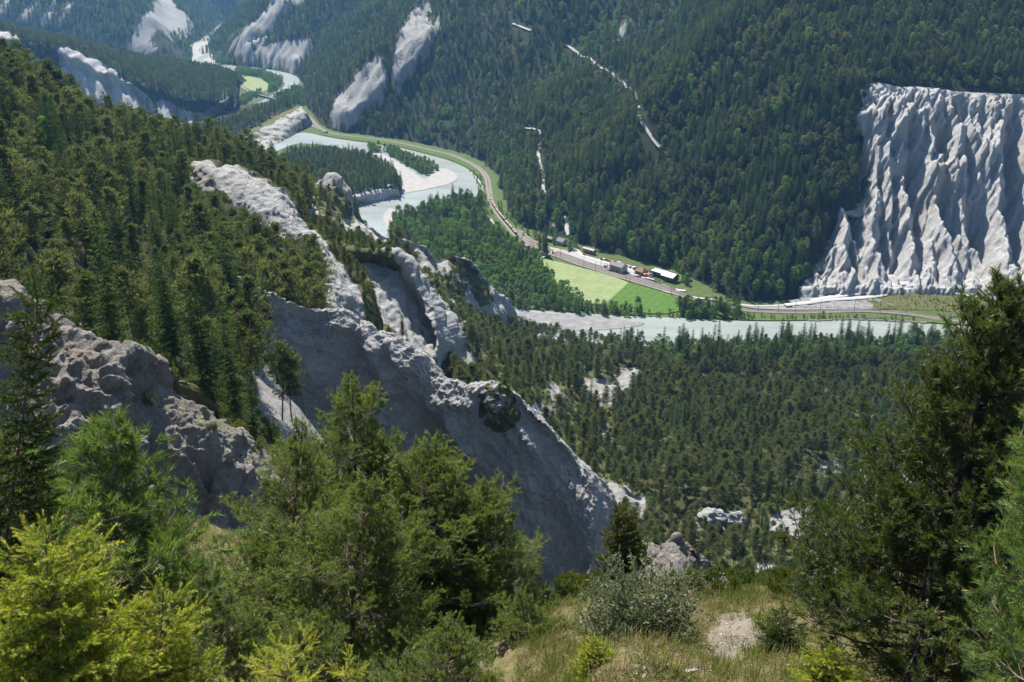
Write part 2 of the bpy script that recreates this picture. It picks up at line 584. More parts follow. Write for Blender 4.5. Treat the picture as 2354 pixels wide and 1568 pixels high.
CLIFF_PROF = np.array([(836, -2), (845, 0), (890, 26), (940, 58), (990, 94), (1030, 126), (1060, 153), (1075, 168)], float)
CLIFF_OUT = [(1974, 226), (2740, 196), (2740, 716), (1830, 704), (1866, 600), (1902, 520), (1974, 432)]
def on_profile(x, y, prof):
    """where the sight lines meet an extruded profile (Y, z), first crossing"""
    a, b = rays(x, y)
    Y = np.full(np.shape(x), np.nan)
    for (y0, z0), (y1, z1) in zip(prof[:-1], prof[1:]):
        k = (z1 - z0) / (y1 - y0)
        den = k - b
        yy = (EYE - z0 + k * y0) / np.where(np.abs(den) < 1e-9, 1e-9, den)
        ok = (yy >= y0 - 1e-6) & (yy <= y1 + 1e-6) & np.isnan(Y)
        Y = np.where(ok, yy, Y)
    Y = np.where(np.isnan(Y), prof[-1][0], Y)
    return np.stack([a * Y, Y, EYE + b * Y], -1)

def mountain_height(X, Y):
    d, arg = dist_poly(X, Y, br)
    ins = in_poly(X, Y, poly_r)
    xc = X / np.maximum(Y, 1) * 900
    near = sstep(190, 300, xc) * (Y < 1500)          # calm next to the white cliff
    steep = 0.70 + 0.12 * fbm(X / 260, Y / 260, 3.1, 3) * (1 - near)
    steep = steep + 0.16 * sstep(1500, 2200, Y)
    z = np.where(d < 420, steep * d, steep * 420 + 0.5 * (d - 420))
    zn = np.interp(Y, CLIFF_PROF[:, 0], CLIFF_PROF[:, 1]); zn = np.minimum(zn, 151) + np.maximum(Y - 1058, 0) * 0.46
    z = z * (1 - near) + near * zn
    z = z + (9 * fbm(X / 90, Y / 90, 1.7, 4) + 22 * fbm(X / 300, Y / 300, 9.2, 2) * (1 - near)) * sstep(5, 90, d) * (1 - 0.5 * near)
    # behind the cliff: keep under the cliff sheet, then a wooded bench
    zp = np.interp(Y, CLIFF_PROF[:, 0], CLIFF_PROF[:, 1])
    qx, qy, _ = plate(np.stack([X, Y, zp], -1))
    face = in_poly(qx, qy, CLIFF_OUT) & (Y < 1072)
    dd, _ = dist_poly(qx, qy, CLIFF_OUT, True)
    cl = np.where(face, np.clip(dd / 10, 0, 1), 0)
    cl = np.maximum(cl, sstep(328, 346, X * 975 / np.maximum(Y, 1)) * (Y < 1600) * (Y > 1058))
    zc = np.minimum(zp, 151) - 85 * (1 - sstep(1040, 1062, Y)) + np.maximum(Y - 1058, 0) * 0.46 + 4.5 * fbm(X / 90, Y / 90, 1.7, 4) * sstep(1072, 1100, Y)
    z = z * (1 - cl) + zc * cl
    z = np.where(ins, z, -4.0 - 0.2 * np.minimum(d, 30))
    return z, d, ins

def bare_mtn(px, py):
    b = 0
    for poly in BARE_R:
        b = np.maximum(b, soft_in(px, py, poly, 5))
    return b
BARE_R = [
    [(757, 296), (757, 262), (768, 244), (786, 216), (800, 200), (822, 172), (850, 146), (862, 128), (875, 134), (886, 165), (890, 205), (878, 236),
     (855, 246), (838, 268), (815, 290), (790, 298)],
    [(915, 222), (900, 190), (905, 140), (915, 85), (930, 55), (948, 30), (965, 8), (985, 10), (992, 30), (990, 60), (985, 90), (965, 130), (950, 172), (935, 180), (925, 205)],
    [(1012, 35), (1020, 40), (975, 140), (955, 172), (950, 165)],
    [(1418, 92), (1428, 66), (1448, 44), (1452, 52), (1436, 74), (1424, 96)],
    [(1475, 170), (1478, 152), (1486, 150), (1484, 172)],
    [(520, 118), (560, 120), (600, 95), (650, 40), (690, 0), (720, -30), (640, -30), (600, 40), (560, 75)],
    [(560, 128), (600, 110), (640, 100), (690, 95), (715, 92), (712, 115), (690, 150), (672, 170), (640, 162), (600, 152), (560, 148)],
]
def mtn_gully(P, N, px, py, s, t):
    b = bare_mtn(px, py)
    X, Y, Z = P[..., 0], P[..., 1], P[..., 2]
    d = gully(X * 1.15 + 0.35 * Y, (420 - Z) * 0.9)
    g2 = ridged((X - 0.35 * Z) / 20, Y / 60, Z / 90, 3)
    return 0 * X, (-1.25 * (d - 15) + (g2 - 0.85) * 9 + 4) * b

def mk_axis(vals):
    return np.concatenate([np.arange(a, b, st) for a, b, st in vals])
ax = mk_axis([(-1500, -700, 25), (-700, -150, 4.6), (-150, 560, 5.6), (560, 900, 11), (900, 2000, 40)])
ay = mk_axis([(820, 1420, 5.6), (1420, 2050, 5.0), (2050, 2900, 9), (2900, 6500, 60)])
AX, AY = np.meshgrid(ax, ay)
AZ, AD, AI = mountain_height(AX, AY)
patch("mountainside", np.stack([AX, AY, AZ], -1), M['slope'], disp=mtn_gully,
      veg=lambda P, N, px, py, s, t: 1.0 - bare_mtn(px, py) * (0.95 + 0.55 * fbm(P[..., 0] / 22, P[..., 1] / 40, P[..., 2] / 40, 3)),
      dens=lambda P, N, px, py, s, t: 1.0 - bare_mtn(px, py))

# --------------------------------------------------------- far mountains (left of the river)
BASE_L = [(-900, 128), (-300, 128), (100, 132), (300, 140), (380, 146), (428, 146), (442, 127), (434, 104), (460, 92), (500, 56), (520, 48)]
bl = at_z(*np.array(BASE_L).T)[:, :2]
poly_l = np.concatenate([bl, [[bl[-1][0] - 120, 6800], [-5500, 6800], [-5500, bl[0][1]]]])
BARE_L = [
    [(285, 128), (300, 95), (318, 60), (335, 35), (352, 0), (372, -20), (398, 5), (430, 40), (452, 62), (440, 75), (425, 100), (400, 98), (375, 80), (352, 62), (345, 90), (365, 120), (352, 128), (310, 126)],
    [(35, 60), (55, 30), (75, 0), (95, -10), (75, 40), (60, 60)],
    [(88, 70), (105, 30), (120, 0), (132, -5), (118, 40), (100, 70)],
    [(118, 70), (140, 30), (160, 0), (170, 0), (150, 35), (128, 70)],
    [(-5, 50), (0, 20), (15, -5), (25, 0), (12, 40), (8, 55)],
    [(-200, 45), (-150, 0), (-60, -20), (-40, 0), (-90, 50)],
]
def bare_left(px, py):
    b = 0
    for poly in BARE_L:
        b = np.maximum(b, soft_in(px, py, poly, 4))
    return b
def far_height(X, Y):
    d, arg = dist_poly(X, Y, bl)
    ins = in_poly(X, Y, poly_l)
    z = 0.78 * np.minimum(d, 500) + 0.45 * np.maximum(d - 500, 0)
    z = z + (30 * fbm(X / 300, Y / 300, 2.2, 3) + 34 * (ridged(X / 240 + 0.3 * Y / 240, Y / 700, 5.0, 3) - 0.9)) * sstep(10, 160, d)
    return np.where(ins, z, -6.0), d, ins
def far_gully(P, N, px, py, s, t):
    b = bare_left(px, py)
    d = gully(P[..., 0] * 0.8 + 0.2 * P[..., 1], (520 - P[..., 2]) * 0.6)
    return 0 * d, -1.3 * (d - 15) * b
bx_ = mk_axis([(-5000, -2200, 60), (-2200, -700, 13), (-700, -500, 25)])
by_ = mk_axis([(2200, 3800, 13), (3800, 6500, 60)])
BX, BY = np.meshgrid(bx_, by_)
BZ, BD, BI = far_height(BX, BY)
patch("far_mountain", np.stack([BX, BY, BZ], -1), M['slope'], disp=far_gully,
      veg=lambda P, N, px, py, s, t: 1.0 - bare_left(px, py) * (0.92 + 0.6 * fbm(P[..., 0] / 40, P[..., 1] / 70, P[..., 2] / 70, 3)),
      dens=lambda P, N, px, py, s, t: 1.0 - bare_left(px, py))

# --------------------------------------------------------- white cliff on the right
ctop = [(1964, 236), (1985, 206), (2013, 198), (2040, 201), (2070, 207), (2100, 206), (2136, 208), (2170, 212), (2203, 217), (2240, 219), (2270, 220), (2310, 222), (2353, 224), (2450, 228), (2600, 232)]
cmid1 = [(1972, 300), (1990, 285), (2013, 280), (2040, 280), (2070, 280), (2100, 280), (2136, 282), (2170, 284), (2203, 286), (2240, 288), (2270, 290), (2310, 292), (2353, 295), (2450, 300), (2600, 305)]
cmid2 = [(1968, 440), (1985, 425), (2008, 415), (2038, 410), (2068, 410), (2098, 410), (2134, 410), (2170, 412), (2203, 414), (2240, 416), (2270, 418), (2310, 420), (2353, 422), (2450, 426), (2600, 430)]
cmid3 = [(1900, 510), (1930, 515), (1965, 520), (2003, 525), (2043, 525), (2083, 525), (2124, 525), (2162, 527), (2200, 530), (2238, 533), (2270, 535), (2310, 538), (2353, 540), (2450, 545), (2600, 550)]
cmid4 = [(1852, 625), (1882, 622), (1925, 620), (1973, 618), (2023, 616), (2068, 614), (2114, 616), (2156, 620), (2197, 624), (2236, 628), (2270, 630), (2310, 632), (2353, 634), (2450, 640), (2600, 645)]
cbase = [(1824, 694), (1862, 690), (1908, 689), (1962, 689), (2016, 688), (2064, 686), (2112, 685), (2155, 685), (2197, 686), (2236, 688), (2270, 689), (2310, 690), (2353, 690), (2450, 692), (2600, 694)]
crow = [on_profile(*np.array(r, float).T, CLIFF_PROF) for r in (ctop, cmid1, cmid2, cmid3, cmid4, cbase)]
back = crow[0] + np.array([0, 9.0, 1.5]); back2 = crow[0] + np.array([0, 26.0, 2.0])
sub = crow[-1] + np.array([0, -4.0, -3.0])
CP_ = loft([back2, back] + crow + [sub], 300, 290)
# the left end of the cliff turns back into the hillside
edge = np.clip(1 - np.linspace(0, 1, 300) / 0.05, 0, 1) ** 1.5
CP_[..., 1] += edge[None, :] * 30.0
CP_[..., 0] += edge[None, :] * 30.0 * CP_[..., 0] / CP_[..., 1]
def cliff_disp(P, N, px, py, s, t):
    X, Y, Z = P[..., 0], P[..., 1], P[..., 2]
    lo = sstep(0.22, 0.36, t) * (1 - sstep(0.74, 0.97, t))
    top = sstep(0.21, 0.26, t)
    down = np.clip((165 - Z) / 165, 0, 1) * 250
    w = 6 * fbm(X / 40, Z / 40, 2.0, 3)
    d1 = gully(1.5 * X + 0.30 * down + w, down * 1.05)
    d1 = d1 - 13.0
    w2 = 5 * fbm(X / 16, Z / 16, 5.0, 2)
    def ribs(U, V, per, seed):
        """ribs that slope gently on the upper side and break off steeply below"""
        q = U / per + 0.55 * pnoise(U / (2.2 * per), V / (3.2 * per), seed)
        i = np.floor(q); f = q - i
        h = np.where(f < 0.78, f / 0.78, (1 - f) / 0.22)
        return h * (0.35 + 0.65 * (0.5 + 0.5 * np.sin(i * 12.9898 + seed + 3 * pnoise(V / (4 * per), i * 0.37, seed + 2))))
    r1 = ribs(X - 1.10 * Z + w + w2, Z, 34, 1.0) * 4.5
    r2 = ribs(X - 0.95 * Z + 0.6 * w + w2, Z, 13, 5.0) * 3.6
    r3 = ribs(X - 0.80 * Z + w2, Z, 5.2, 9.0) * 2.0
    c = (ridged((X - 0.1 * Z + w2) / 8, Y / 20, Z / 30, 4) - 0.85) * 2.0 + fbm(X / 4, Y / 4, Z / 4, 3) * 0.7
    fade = 1 - sstep(0.90, 1.0, t)
    scree = sstep(0.80, 0.95, t) * sstep(-0.1, 0.25, pnoise(X / 40, 1.0, 6.0) + 0.15)
    edge = sstep(0.0, 0.05, s)
    return ((-1.12 * d1 + r1 + r2 - 4) * lo * (1 - 0.8 * scree) + (c + r3 * (0.4 + 0.6 * lo) + 0.4 * r2) * top) * fade * (0.25 + 0.75 * edge), 0 * X
patch("white_cliff", CP_, M['rock_far'], disp=cliff_disp,
      veg=lambda P, N, px, py, s, t: np.maximum((1 - sstep(0.205, 0.225, t)) * 1.2 + 0.18 * fbm(P[..., 0] / 7, P[..., 1] / 7, 1, 3) * (t < 0.3),
                                                0.75 * sstep(0.055, 0.0, s) * (t > 0.4)))

# --------------------------------------------------------- embankment under the cliff
EMB_PROF = np.array([(780, 0.0), (818, 0.25), (845, 5.0), (868, 11.5), (880, 14.0)], float)
emb_x = [1820, 1860, 1903, 1970, 2036, 2086, 2153, 2203, 2270, 2353, 2500, 2700]
emb_top = on_profile(np.array(emb_x, float), np.array([700, 693, 683, 672, 659, 648, 655, 667, 682, 690, 696, 700], float), EMB_PROF)
emb_mid = on_profile(np.array(emb_x, float), np.array([703, 699, 694, 688, 682, 678, 681, 687, 696, 704, 710, 714], float), EMB_PROF)
emb_low = on_profile(np.array(emb_x, float), np.array([706, 706, 706, 706, 707, 708, 711, 714, 719, 724, 730, 735], float), EMB_PROF)
patch("scree_embankment", loft([emb_top + np.array([0, 7, 1.5]), emb_top, emb_mid, emb_low, emb_low + np.array([0, -3, -1.5])], 160, 40), M['slope'],
      disp=lambda P, N, px, py, s, t: (0 * t, 0.5 * fbm(P[..., 0] / 7, P[..., 1] / 7, 1.0, 3) * sstep(0.3, 0.45, t)),
      veg=lambda P, N, px, py, s, t: sstep(0.30, 0.45, t) * (0.12 + 0.75 * sstep(1960, 2040, px) + 0.5 * fbm(P[..., 0] / 12, P[..., 1] / 12, 4.0, 3)))

# --------------------------------------------------------- spur with a white face (upper left)
sp_back = row((-300, 40, 2350), (0, 72, 2300), (70, 84, 2300), (140, 98, 2300), (215, 118, 2330), (290, 135, 2350), (360, 146, 2400), (430, 155, 2380), (500, 166, 2330), (548, 184, 2220))
sp_crest = row((-300, 62, 1900), (0, 78, 1880), (45, 92, 1880), (110, 104, 1882), (150, 110, 1880), (215, 136, 1876), (290, 166, 1868), (370, 196, 1862), (440, 212, 1860), (545, 226, 1880))
sp_mid = row((-300, 120, 1810), (0, 120, 1810), (45, 122, 1815), (105, 132, 1820), (150, 160, 1815), (215, 188, 1810), (290, 212, 1805), (370, 232, 1805), (440, 246, 1810), (535, 244, 1850))
sp_base = row((-300, 285, None, -2), (0, 290, None, -2), (60, 292, None, -2), (120, 292, None, -2), (190, 292, None, -2), (260, 294, None, -2), (340, 294, None, -2), (420, 290, None, -2), (480, 270, None, -2), (535, 256, None, -2))
sp_far = sp_back + np.array([0, 160, -60.0])
SPP = loft([sp_far, sp_back, sp_crest, sp_mid, sp_base], 240, 130)
BARE_S = [
    [(138, 112), (158, 112), (220, 142), (262, 165), (288, 196), (300, 192), (318, 205), (340, 224), (352, 240), (380, 232), (400, 246), (440, 262), (470, 262), (520, 228), (512, 262), (470, 292), (430, 320), (200, 320), (140, 190)],
    [(-40, 70), (0, 73), (40, 88), (48, 98), (40, 108), (-10, 112), (-60, 112)],
]
def bare_sp(px, py, t):
    b = 0
    for poly in BARE_S:
        b = np.maximum(b, soft_in(px, py, poly, 5))
    return b * (t > 0.40)
def sp_disp(P, N, px, py, s, t):
    m = sstep(0.46, 0.56, t) * (1 - sstep(0.93, 1, t))
    X, Z = P[..., 0], P[..., 2]
    a = (-0.5 * (gully(X * 1.5 + 1.2 * Z, (130 - Z) * 1.6) - 12) + (ridged((X + 0.5 * Z) / 15, Z / 40, 2.7, 3) - 0.85) * 4) * m
    return a, 4 * fbm(P[..., 0] / 60, P[..., 1] / 60, 3, 3) * (1 - m)
patch("wooded_spur", SPP, M['rock_far'], disp=sp_disp,
      veg=lambda P, N, px, py, s, t: 1.05 - 1.3 * bare_sp(px, py, t), dens=lambda P, N, px, py, s, t: 0.8 - bare_sp(px, py, t))

# --------------------------------------------------------- wooded knoll inside the bend
kn0 = row((430, 290, None, -1), (480, 268, None, -1), (540, 246, None, -1), (600, 235, None, -1), (690, 222, None, -1))
kn1 = row((470, 300, None, 8), (520, 286, None, 12), (570, 268, None, 16), (620, 252, None, 20), (690, 234, None, 16))
kn2 = row((550, 310, 1560), (570, 300, 1612), (603, 284, 1660), (637, 265, 1705), (690, 241, 1790))
kn3 = row((560, 330, 1545), (592, 325, 1580), (626, 308, 1612), (660, 290, 1650), (705, 262, 1740))
kn4 = row((560, 350, None, -1), (600, 345, None, -1), (632, 336, None, -1), (668, 316, None, -1), (720, 284, None, -1))
patch("wooded_knoll", loft([kn0, kn1, kn2, kn3, kn4], 90, 70), M['rock'],
      disp=lambda P, N, px, py, s, t: ((ridged(P[..., 0] / 16, P[..., 1] / 16, P[..., 2] / 60, 3) - 0.8) * 2.6 * sstep(0.52, 0.62, t) * (1 - sstep(0.93, 1, t)), 0),
      veg=lambda P, N, px, py, s, t: 1.1 - sstep(0.53, 0.6, t) * (0.70 + 0.6 * fbm(P[..., 0] / 14, P[..., 1] / 14, P[..., 2] / 14, 3)), dens=lambda P, N, px, py, s, t: 0.8 * (t < 0.5))

# --------------------------------------------------------- river terrace with its little bluff
te0 = row((640, 372, None, -1), (690, 356, None, -1), (760, 352, None, -1), (850, 370, None, -1), (900, 396, None, -1), (925, 430, None, -1))
te1 = row((650, 384, None, 7), (700, 368, None, 9), (770, 366, None, 10), (845, 386, None, 9), (888, 410, None, 9), (918, 434, None, 9))
te2 = row((655, 430, None, 12), (700, 440, None, 13), (770, 445, None, 13), (822, 444, None, 13), (868, 434, None, 13), (916, 435, None, 11))
te3 = row((655, 480, None, -1), (700, 480, None, -1), (770, 476, None, -1), (824, 470, None, -1), (870, 465, None, -1), (920, 452, None, -1))
patch("river_terrace", loft([te0, te1, te2, te3], 100, 50), M['rock_far'],
      disp=lambda P, N, px, py, s, t: (1.5 * fbm(P[..., 0] / 12, P[..., 1] / 12, P[..., 2] / 9, 3) * sstep(0.68, 0.78, t) * (t < 0.97), 0),
      veg=lambda P, N, px, py, s, t: 1.1 - 1.4 * sstep(0.66, 0.7, t), dens=lambda P, N, px, py, s, t: 0.8 * (t < 0.66))

# --------------------------------------------------------- near wooded slope on the left
lf = [
    row((-320, 70, 430), (0, 185, 450), (120, 255, 465), (250, 322, 490), (400, 368, 540), (500, 380, 570), (580, 398, 600), (660, 434, 630), (728, 476, 652)),
    row((-320, 280, 340), (0, 315, 345), (120, 360, 360), (240, 395, 380), (350, 412, 402), (440, 428, 412), (547, 486, 386), (640, 548, 366), (712, 580, 354)),
    row((-320, 480, 255), (0, 490, 262), (110, 510, 275), (220, 530, 285), (330, 540, 300), (440, 545, 325), (550, 580, 335), (650, 612, 335), (738, 645, 325)),
    row((-320, 640, 185), (0, 640, 195), (100, 665, 215), (200, 655, 235), (330, 645, 262), (430, 655, 268), (530, 668, 272), (640, 705, 280), (742, 735, 285)),
    row((-320, 800, 140), (0, 780, 145), (120, 800, 160), (250, 800, 185), (357, 828, 195), (450, 790, 215), (530, 750, 226), (620, 792, 235), (742, 805, 245)),
    row((-320, 950, 105), (0, 880, 115), (150, 850, 122), (300, 840, 133), (420, 885, 142), (520, 950, 150), (585, 950, 168), (630, 880, 214), (700, 950, 226)),
    row((-320, 1100, 90), (0, 1000, 98), (150, 960, 108), (300, 940, 114), (430, 960, 120), (560, 1030, 130), (640, 1040, 150), (700, 1010, 185), (790, 1070, 228)),
    row((-320, 1300, 78), (0, 1200, 82), (150, 1150, 90), (300, 1120, 98), (430, 1150, 106), (560, 1180, 114), (660, 1150, 130), (740, 1130, 185), (860, 1200, 226)),
    row((-320, 1700, 70), (0, 1650, 72), (150, 1600, 78), (300, 1550, 85), (430, 1500, 96), (560, 1450, 110), (700, 1420, 140), (830, 1450, 180), (980, 1500, 215)),
]
lf_back = lf[0] + np.array([0, 140, -110.0])
LFP = loft([lf_back] + lf, 200, 230)
BARE_LF = [[(590, 850), (622, 840), (660, 860), (720, 900), (790, 990), (780, 1090), (700, 1060), (640, 1000), (600, 930)],
           [(280, 830), (345, 850), (430, 900), (455, 940), (420, 1000), (330, 960), (270, 900)],
           [(430, 910), (470, 960), (520, 1000), (520, 1040), (440, 1010)]]
def bare_lf(px, py):
    b = 0
    for poly in BARE_LF:
        b = np.maximum(b, soft_in(px, py, poly, 12))
    return b
def lf_disp(P, N, px, py, s, t):
    X, Y, Z = P[..., 0], P[..., 1], P[..., 2]
    return 0 * X, 3.4 * fbm(X / 34, Y / 34, 3.0, 4) + 1.0 * fbm(X / 6, Y / 6, 1.0, 3)
patch("wooded_hillside", LFP, M['slope'], disp=lf_disp,
      veg=lambda P, N, px, py, s, t: 0.95 - 0.9 * bare_lf(px, py) - 0.30 * (fbm(P[..., 0] / 14, P[..., 1] / 14, P[..., 2] / 14, 3) > 0.35),
      dens=lambda P, N, px, py, s, t: 0.75 - bare_lf(px, py))

# --------------------------------------------------------- fins and ridges
def rock_disp(amp1, l1, amp2, l2, amp3, l3, keep=0.0, vert=1.6):
    def f(P, N, px, py, s, t):
        X, Y, Z = P[..., 0], P[..., 1], P[..., 2]
        a = amp1 * fbm(X / l1, Y / l1, Z / (l1 * vert), 3)
        b = amp2 * (ridged(X / l2, Y / l2, Z / (l2 * vert), 3) - 0.85)
        c = amp3 * fbm(X / l3, Y / l3, Z / l3, 4)
        return a + b + c, 0 * X
    return f

# third ridge: pale upper shoulder and rounded dome
r3c = row((438, 388, 429), (447, 383, 428), (473, 381, 425), (507, 395, 420), (547, 395, 414), (575, 415, 409), (597, 418, 405), (613, 436, 401), (643, 445, 395), (667, 467, 389), (683, 490, 385), (704, 515, 379), (718, 520, 378), (734, 545, 370), (750, 580, 358), (764, 602, 351), (788, 617, 342), (801, 644, 336), (818, 674, 330), (828, 717, 322), (841, 770, 315), (848, 830, 310))
r3b = row((440, 400, 424), (452, 412, 418), (478, 428, 410), (512, 452, 398), (543, 478, 388), (568, 500, 382), (590, 517, 377), (612, 530, 373), (636, 541, 368), (656, 548, 366), (674, 553, 363), (690, 556, 361), (704, 562, 359), (716, 578, 352), (728, 606, 341), (735, 636, 331), (738, 666, 323), (741, 690, 317), (745, 712, 312), (752, 735, 308), (768, 775, 304), (790, 840, 300))
r3m = (r3c + r3b) / 2 + np.array([0.0, -1.0, 3.0])
patch("grey_dome_ridge", loft([r3c + np.array([6, 46, -42.0]), r3c + np.array([3, 9, -5.0]), r3c, r3m, r3b, r3b + np.array([-4, -8, -12.0])], 330, 150), M['rock'],
      disp=lambda P, N, px, py, s, t: (rock_disp(1.8, 24, 0.9, 13, 0.6, 3.0)(P, N, px, py, s, t)[0] - 0.16 * (gully((P[..., 0] + 0.6 * P[..., 2]) * 2.2, (230 - P[..., 2]) * 2.2) - 13), 0),
      veg=lambda P, N, px, py, s, t: 0.95 * (t < 0.33) + 0.30 * soft_in(px, py, [(560, 470), (700, 540), (720, 580), (600, 540)], 30) * 1.0 + 0.9 * soft_in(px, py, [(660, 560), (735, 585), (742, 690), (690, 640)], 14),
      dens=lambda P, N, px, py, s, t: 0.5 * (t < 0.3) + 0.8 * soft_in(px, py, [(660, 560), (735, 585), (742, 690), (690, 640)], 14))

# fourth ridge: ragged crest that runs down to the river
r4 = [
    row((700, 440, 640), (717, 455, 640), (735, 420, 660), (765, 408, 668), (790, 440, 672), (800, 492, 664), (840, 524, 668), (880, 548, 676), (921, 560, 685), (951, 565, 692), (972, 575, 699), (988, 594, 702), (1008, 604, 708), (1041, 597, 715), (1075, 610, 722), (1095, 627, 728), (1108, 644, 735), (1125, 660, 741), (1141, 680, 748), (1161, 694, 756), (1175, 717, 764), (1173, 745, 770), (1160, 770, 772)),
    row((700, 470, 600), (717, 478, 605), (735, 470, 610), (765, 485, 618), (785, 500, 622), (805, 520, 626), (840, 545, 632), (880, 566, 640), (912, 580, 648), (938, 592, 656), (958, 605, 662), (975, 622, 666), (995, 634, 672), (1025, 640, 680), (1055, 655, 688), (1075, 670, 694), (1090, 685, 702), (1106, 700, 710), (1122, 716, 720), (1140, 732, 730), (1150, 750, 742), (1150, 765, 752), (1148, 780, 758)),
    row((700, 510, 530), (720, 515, 532), (745, 520, 540), (765, 530, 545), (785, 538, 550), (805, 548, 556), (840, 566, 562), (872, 584, 570), (900, 602, 580), (922, 618, 588), (942, 634, 596), (958, 650, 604), (975, 664, 612), (1000, 680, 622), (1026, 696, 634), (1046, 710, 644), (1062, 724, 654), (1078, 738, 664), (1094, 752, 676), (1110, 764, 690), (1124, 776, 706), (1132, 786, 720), (1138, 796, 732)),
]
r4n = row((700, 560, 425), (712, 560, 424), (728, 570, 420), (745, 578, 416), (762, 584, 412), (778, 590, 408), (793, 596, 405), (808, 600, 402), (830, 603, 402), (850, 606, 402), (876, 610, 401), (900, 615, 400), (918, 622, 399), (935, 634, 398), (947, 655, 396), (958, 677, 394), (972, 702, 392), (985, 724, 390), (996, 742, 387), (1006, 765, 384), (1013, 790, 381), (1018, 815, 378), (1012, 842, 374))
r4w = row((700, 640, 388), (715, 640, 386), (732, 650, 382), (748, 660, 378), (764, 672, 374), (780, 686, 371), (795, 698, 369), (812, 712, 367), (832, 730, 364), (852, 748, 362), (874, 766, 360), (896, 784, 358), (914, 796, 357), (930, 806, 356), (942, 815, 355), (954, 824, 354), (966, 832, 353), (976, 840, 352), (985, 846, 351), (993, 852, 350), (999, 858, 349), (1003, 864, 348), (1004, 872, 347))
r4g = row((700, 730, 350), (715, 735, 348), (732, 745, 346), (748, 755, 344), (764, 768, 342), (780, 780, 340), (795, 790, 338), (812, 800, 336), (832, 815, 335), (852, 830, 334), (874, 842, 333), (896, 852, 332), (914, 860, 331), (930, 866, 331), (942, 872, 330), (954, 877, 330), (966, 882, 330), (976, 886, 330), (985, 890, 330), (993, 895, 330), (999, 900, 330), (1003, 905, 330), (1004, 915, 330))
VEG4 = [[(725, 525), (760, 520), (800, 545), (850, 568), (900, 585), (912, 612), (850, 603), (800, 595), (745, 575)],
        [(990, 640), (1030, 640), (1070, 660), (1060, 690), (1010, 668)],
        [(1100, 640), (1120, 655), (1130, 690), (1105, 700), (1085, 670)],
        [(1030, 590), (1075, 605), (1100, 640), (1085, 650), (1040, 620)],
        [(735, 430), (790, 450), (810, 500), (770, 500), (720, 470)],
        [(880, 750), (905, 760), (940, 820), (930, 840), (890, 800)]]
def veg4(px, py):
    b = 0
    for poly in VEG4:
        b = np.maximum(b, soft_in(px, py, poly, 9))
    return b
patch("river_cliffs", loft([r4[0] + np.array([14, 42, -52.0]), r4[0] + np.array([3, 7, -5.0])] + r4 + [r4n + np.array([0, 14, 0.5]), r4n, (r4n + r4w) / 2 + np.array([0, 4, 0]), r4w, r4g], 310, 250), M['rock'],
      disp=lambda P, N, px, py, s, t: (1.8 * fbm(P[..., 0] / 26, P[..., 1] / 26, P[..., 2] / 40, 3) + (3.2 * (ridged((P[..., 0] + 0.5 * P[..., 1]) / 22, (P[..., 1] - 0.5 * P[..., 0]) / 60, P[..., 2] / 60, 4) - 0.9) - 0.26 * (gully((P[..., 0] * 0.8 + P[..., 1] * 0.5) * 1.8, (200 - P[..., 2]) * 1.5) - 13)) * sstep(0.12, 0.25, t) * (1 - 0.5 * sstep(0.5, 0.62, t))
                                       + 0.9 * fbm(P[..., 0] / 4, P[..., 1] / 4, P[..., 2] / 4, 3), 0),
      veg=lambda P, N, px, py, s, t: 1.0 * (t < 0.10) + 0.95 * veg4(px, py) + 0.16 * sstep(0.75, 0.95, N[..., 2]),
      dens=lambda P, N, px, py, s, t: 0.0 * t)

# second ridge: the big grey fin
f2c = row((530, 650, 224), (552, 660, 226), (574, 672, 228), (600, 680, 229), (624, 684, 230), (651, 699, 232), (691, 714, 234), (734, 724, 236), (761, 724, 237), (788, 737, 237), (814, 754, 238), (841, 768, 238), (862, 779, 237), (875, 773, 236), (908, 787, 235), (935, 807, 232), (958, 827, 230), (975, 850, 229), (991, 864, 228), (1005, 870, 227), (1041, 887, 225), (1071, 908, 222), (1095, 905, 220), (1140, 905, 218), (1185, 920, 215), (1208, 944, 213), (1241, 977, 210), (1275, 1015, 208), (1299, 1045, 206), (1329, 1088, 203), (1349, 1130, 200), (1362, 1178, 197), (1369, 1215, 195), (1365, 1260, 193), (1362, 1312, 191), (1352, 1362, 189), (1345, 1420, 187))
_n = len(f2c); _k = np.linspace(0, 1, _n)
f2base_pts = np.array([(530, 760, 219), (590, 850, 222), (628, 890, 224), (660, 925, 226), (710, 980, 228), (760, 1040, 229), (830, 1150, 229), (900, 1270, 225), (990, 1420, 217), (1060, 1480, 212), (1120, 1520, 207), (1190, 1545, 202), (1245, 1560, 197), (1290, 1570, 192), (1328, 1580, 186)], float)
_b = catmull(f2base_pts, _n)
f2b = at(_b[:, 0], _b[:, 1], _b[:, 2])
f2m1 = f2c * 0.78 + f2b * 0.22 + np.array([-0.4, -1.6, 0.8])
f2m2 = f2c * 0.40 + f2b * 0.60 + np.array([-0.4, -0.6, 0.0])
f2k1 = f2c + np.array([1.6, 4.0, -1.2]); f2k2 = f2c + np.array([10, 16, -18.0]); f2k3 = f2c + np.array([26, 34, -62.0])
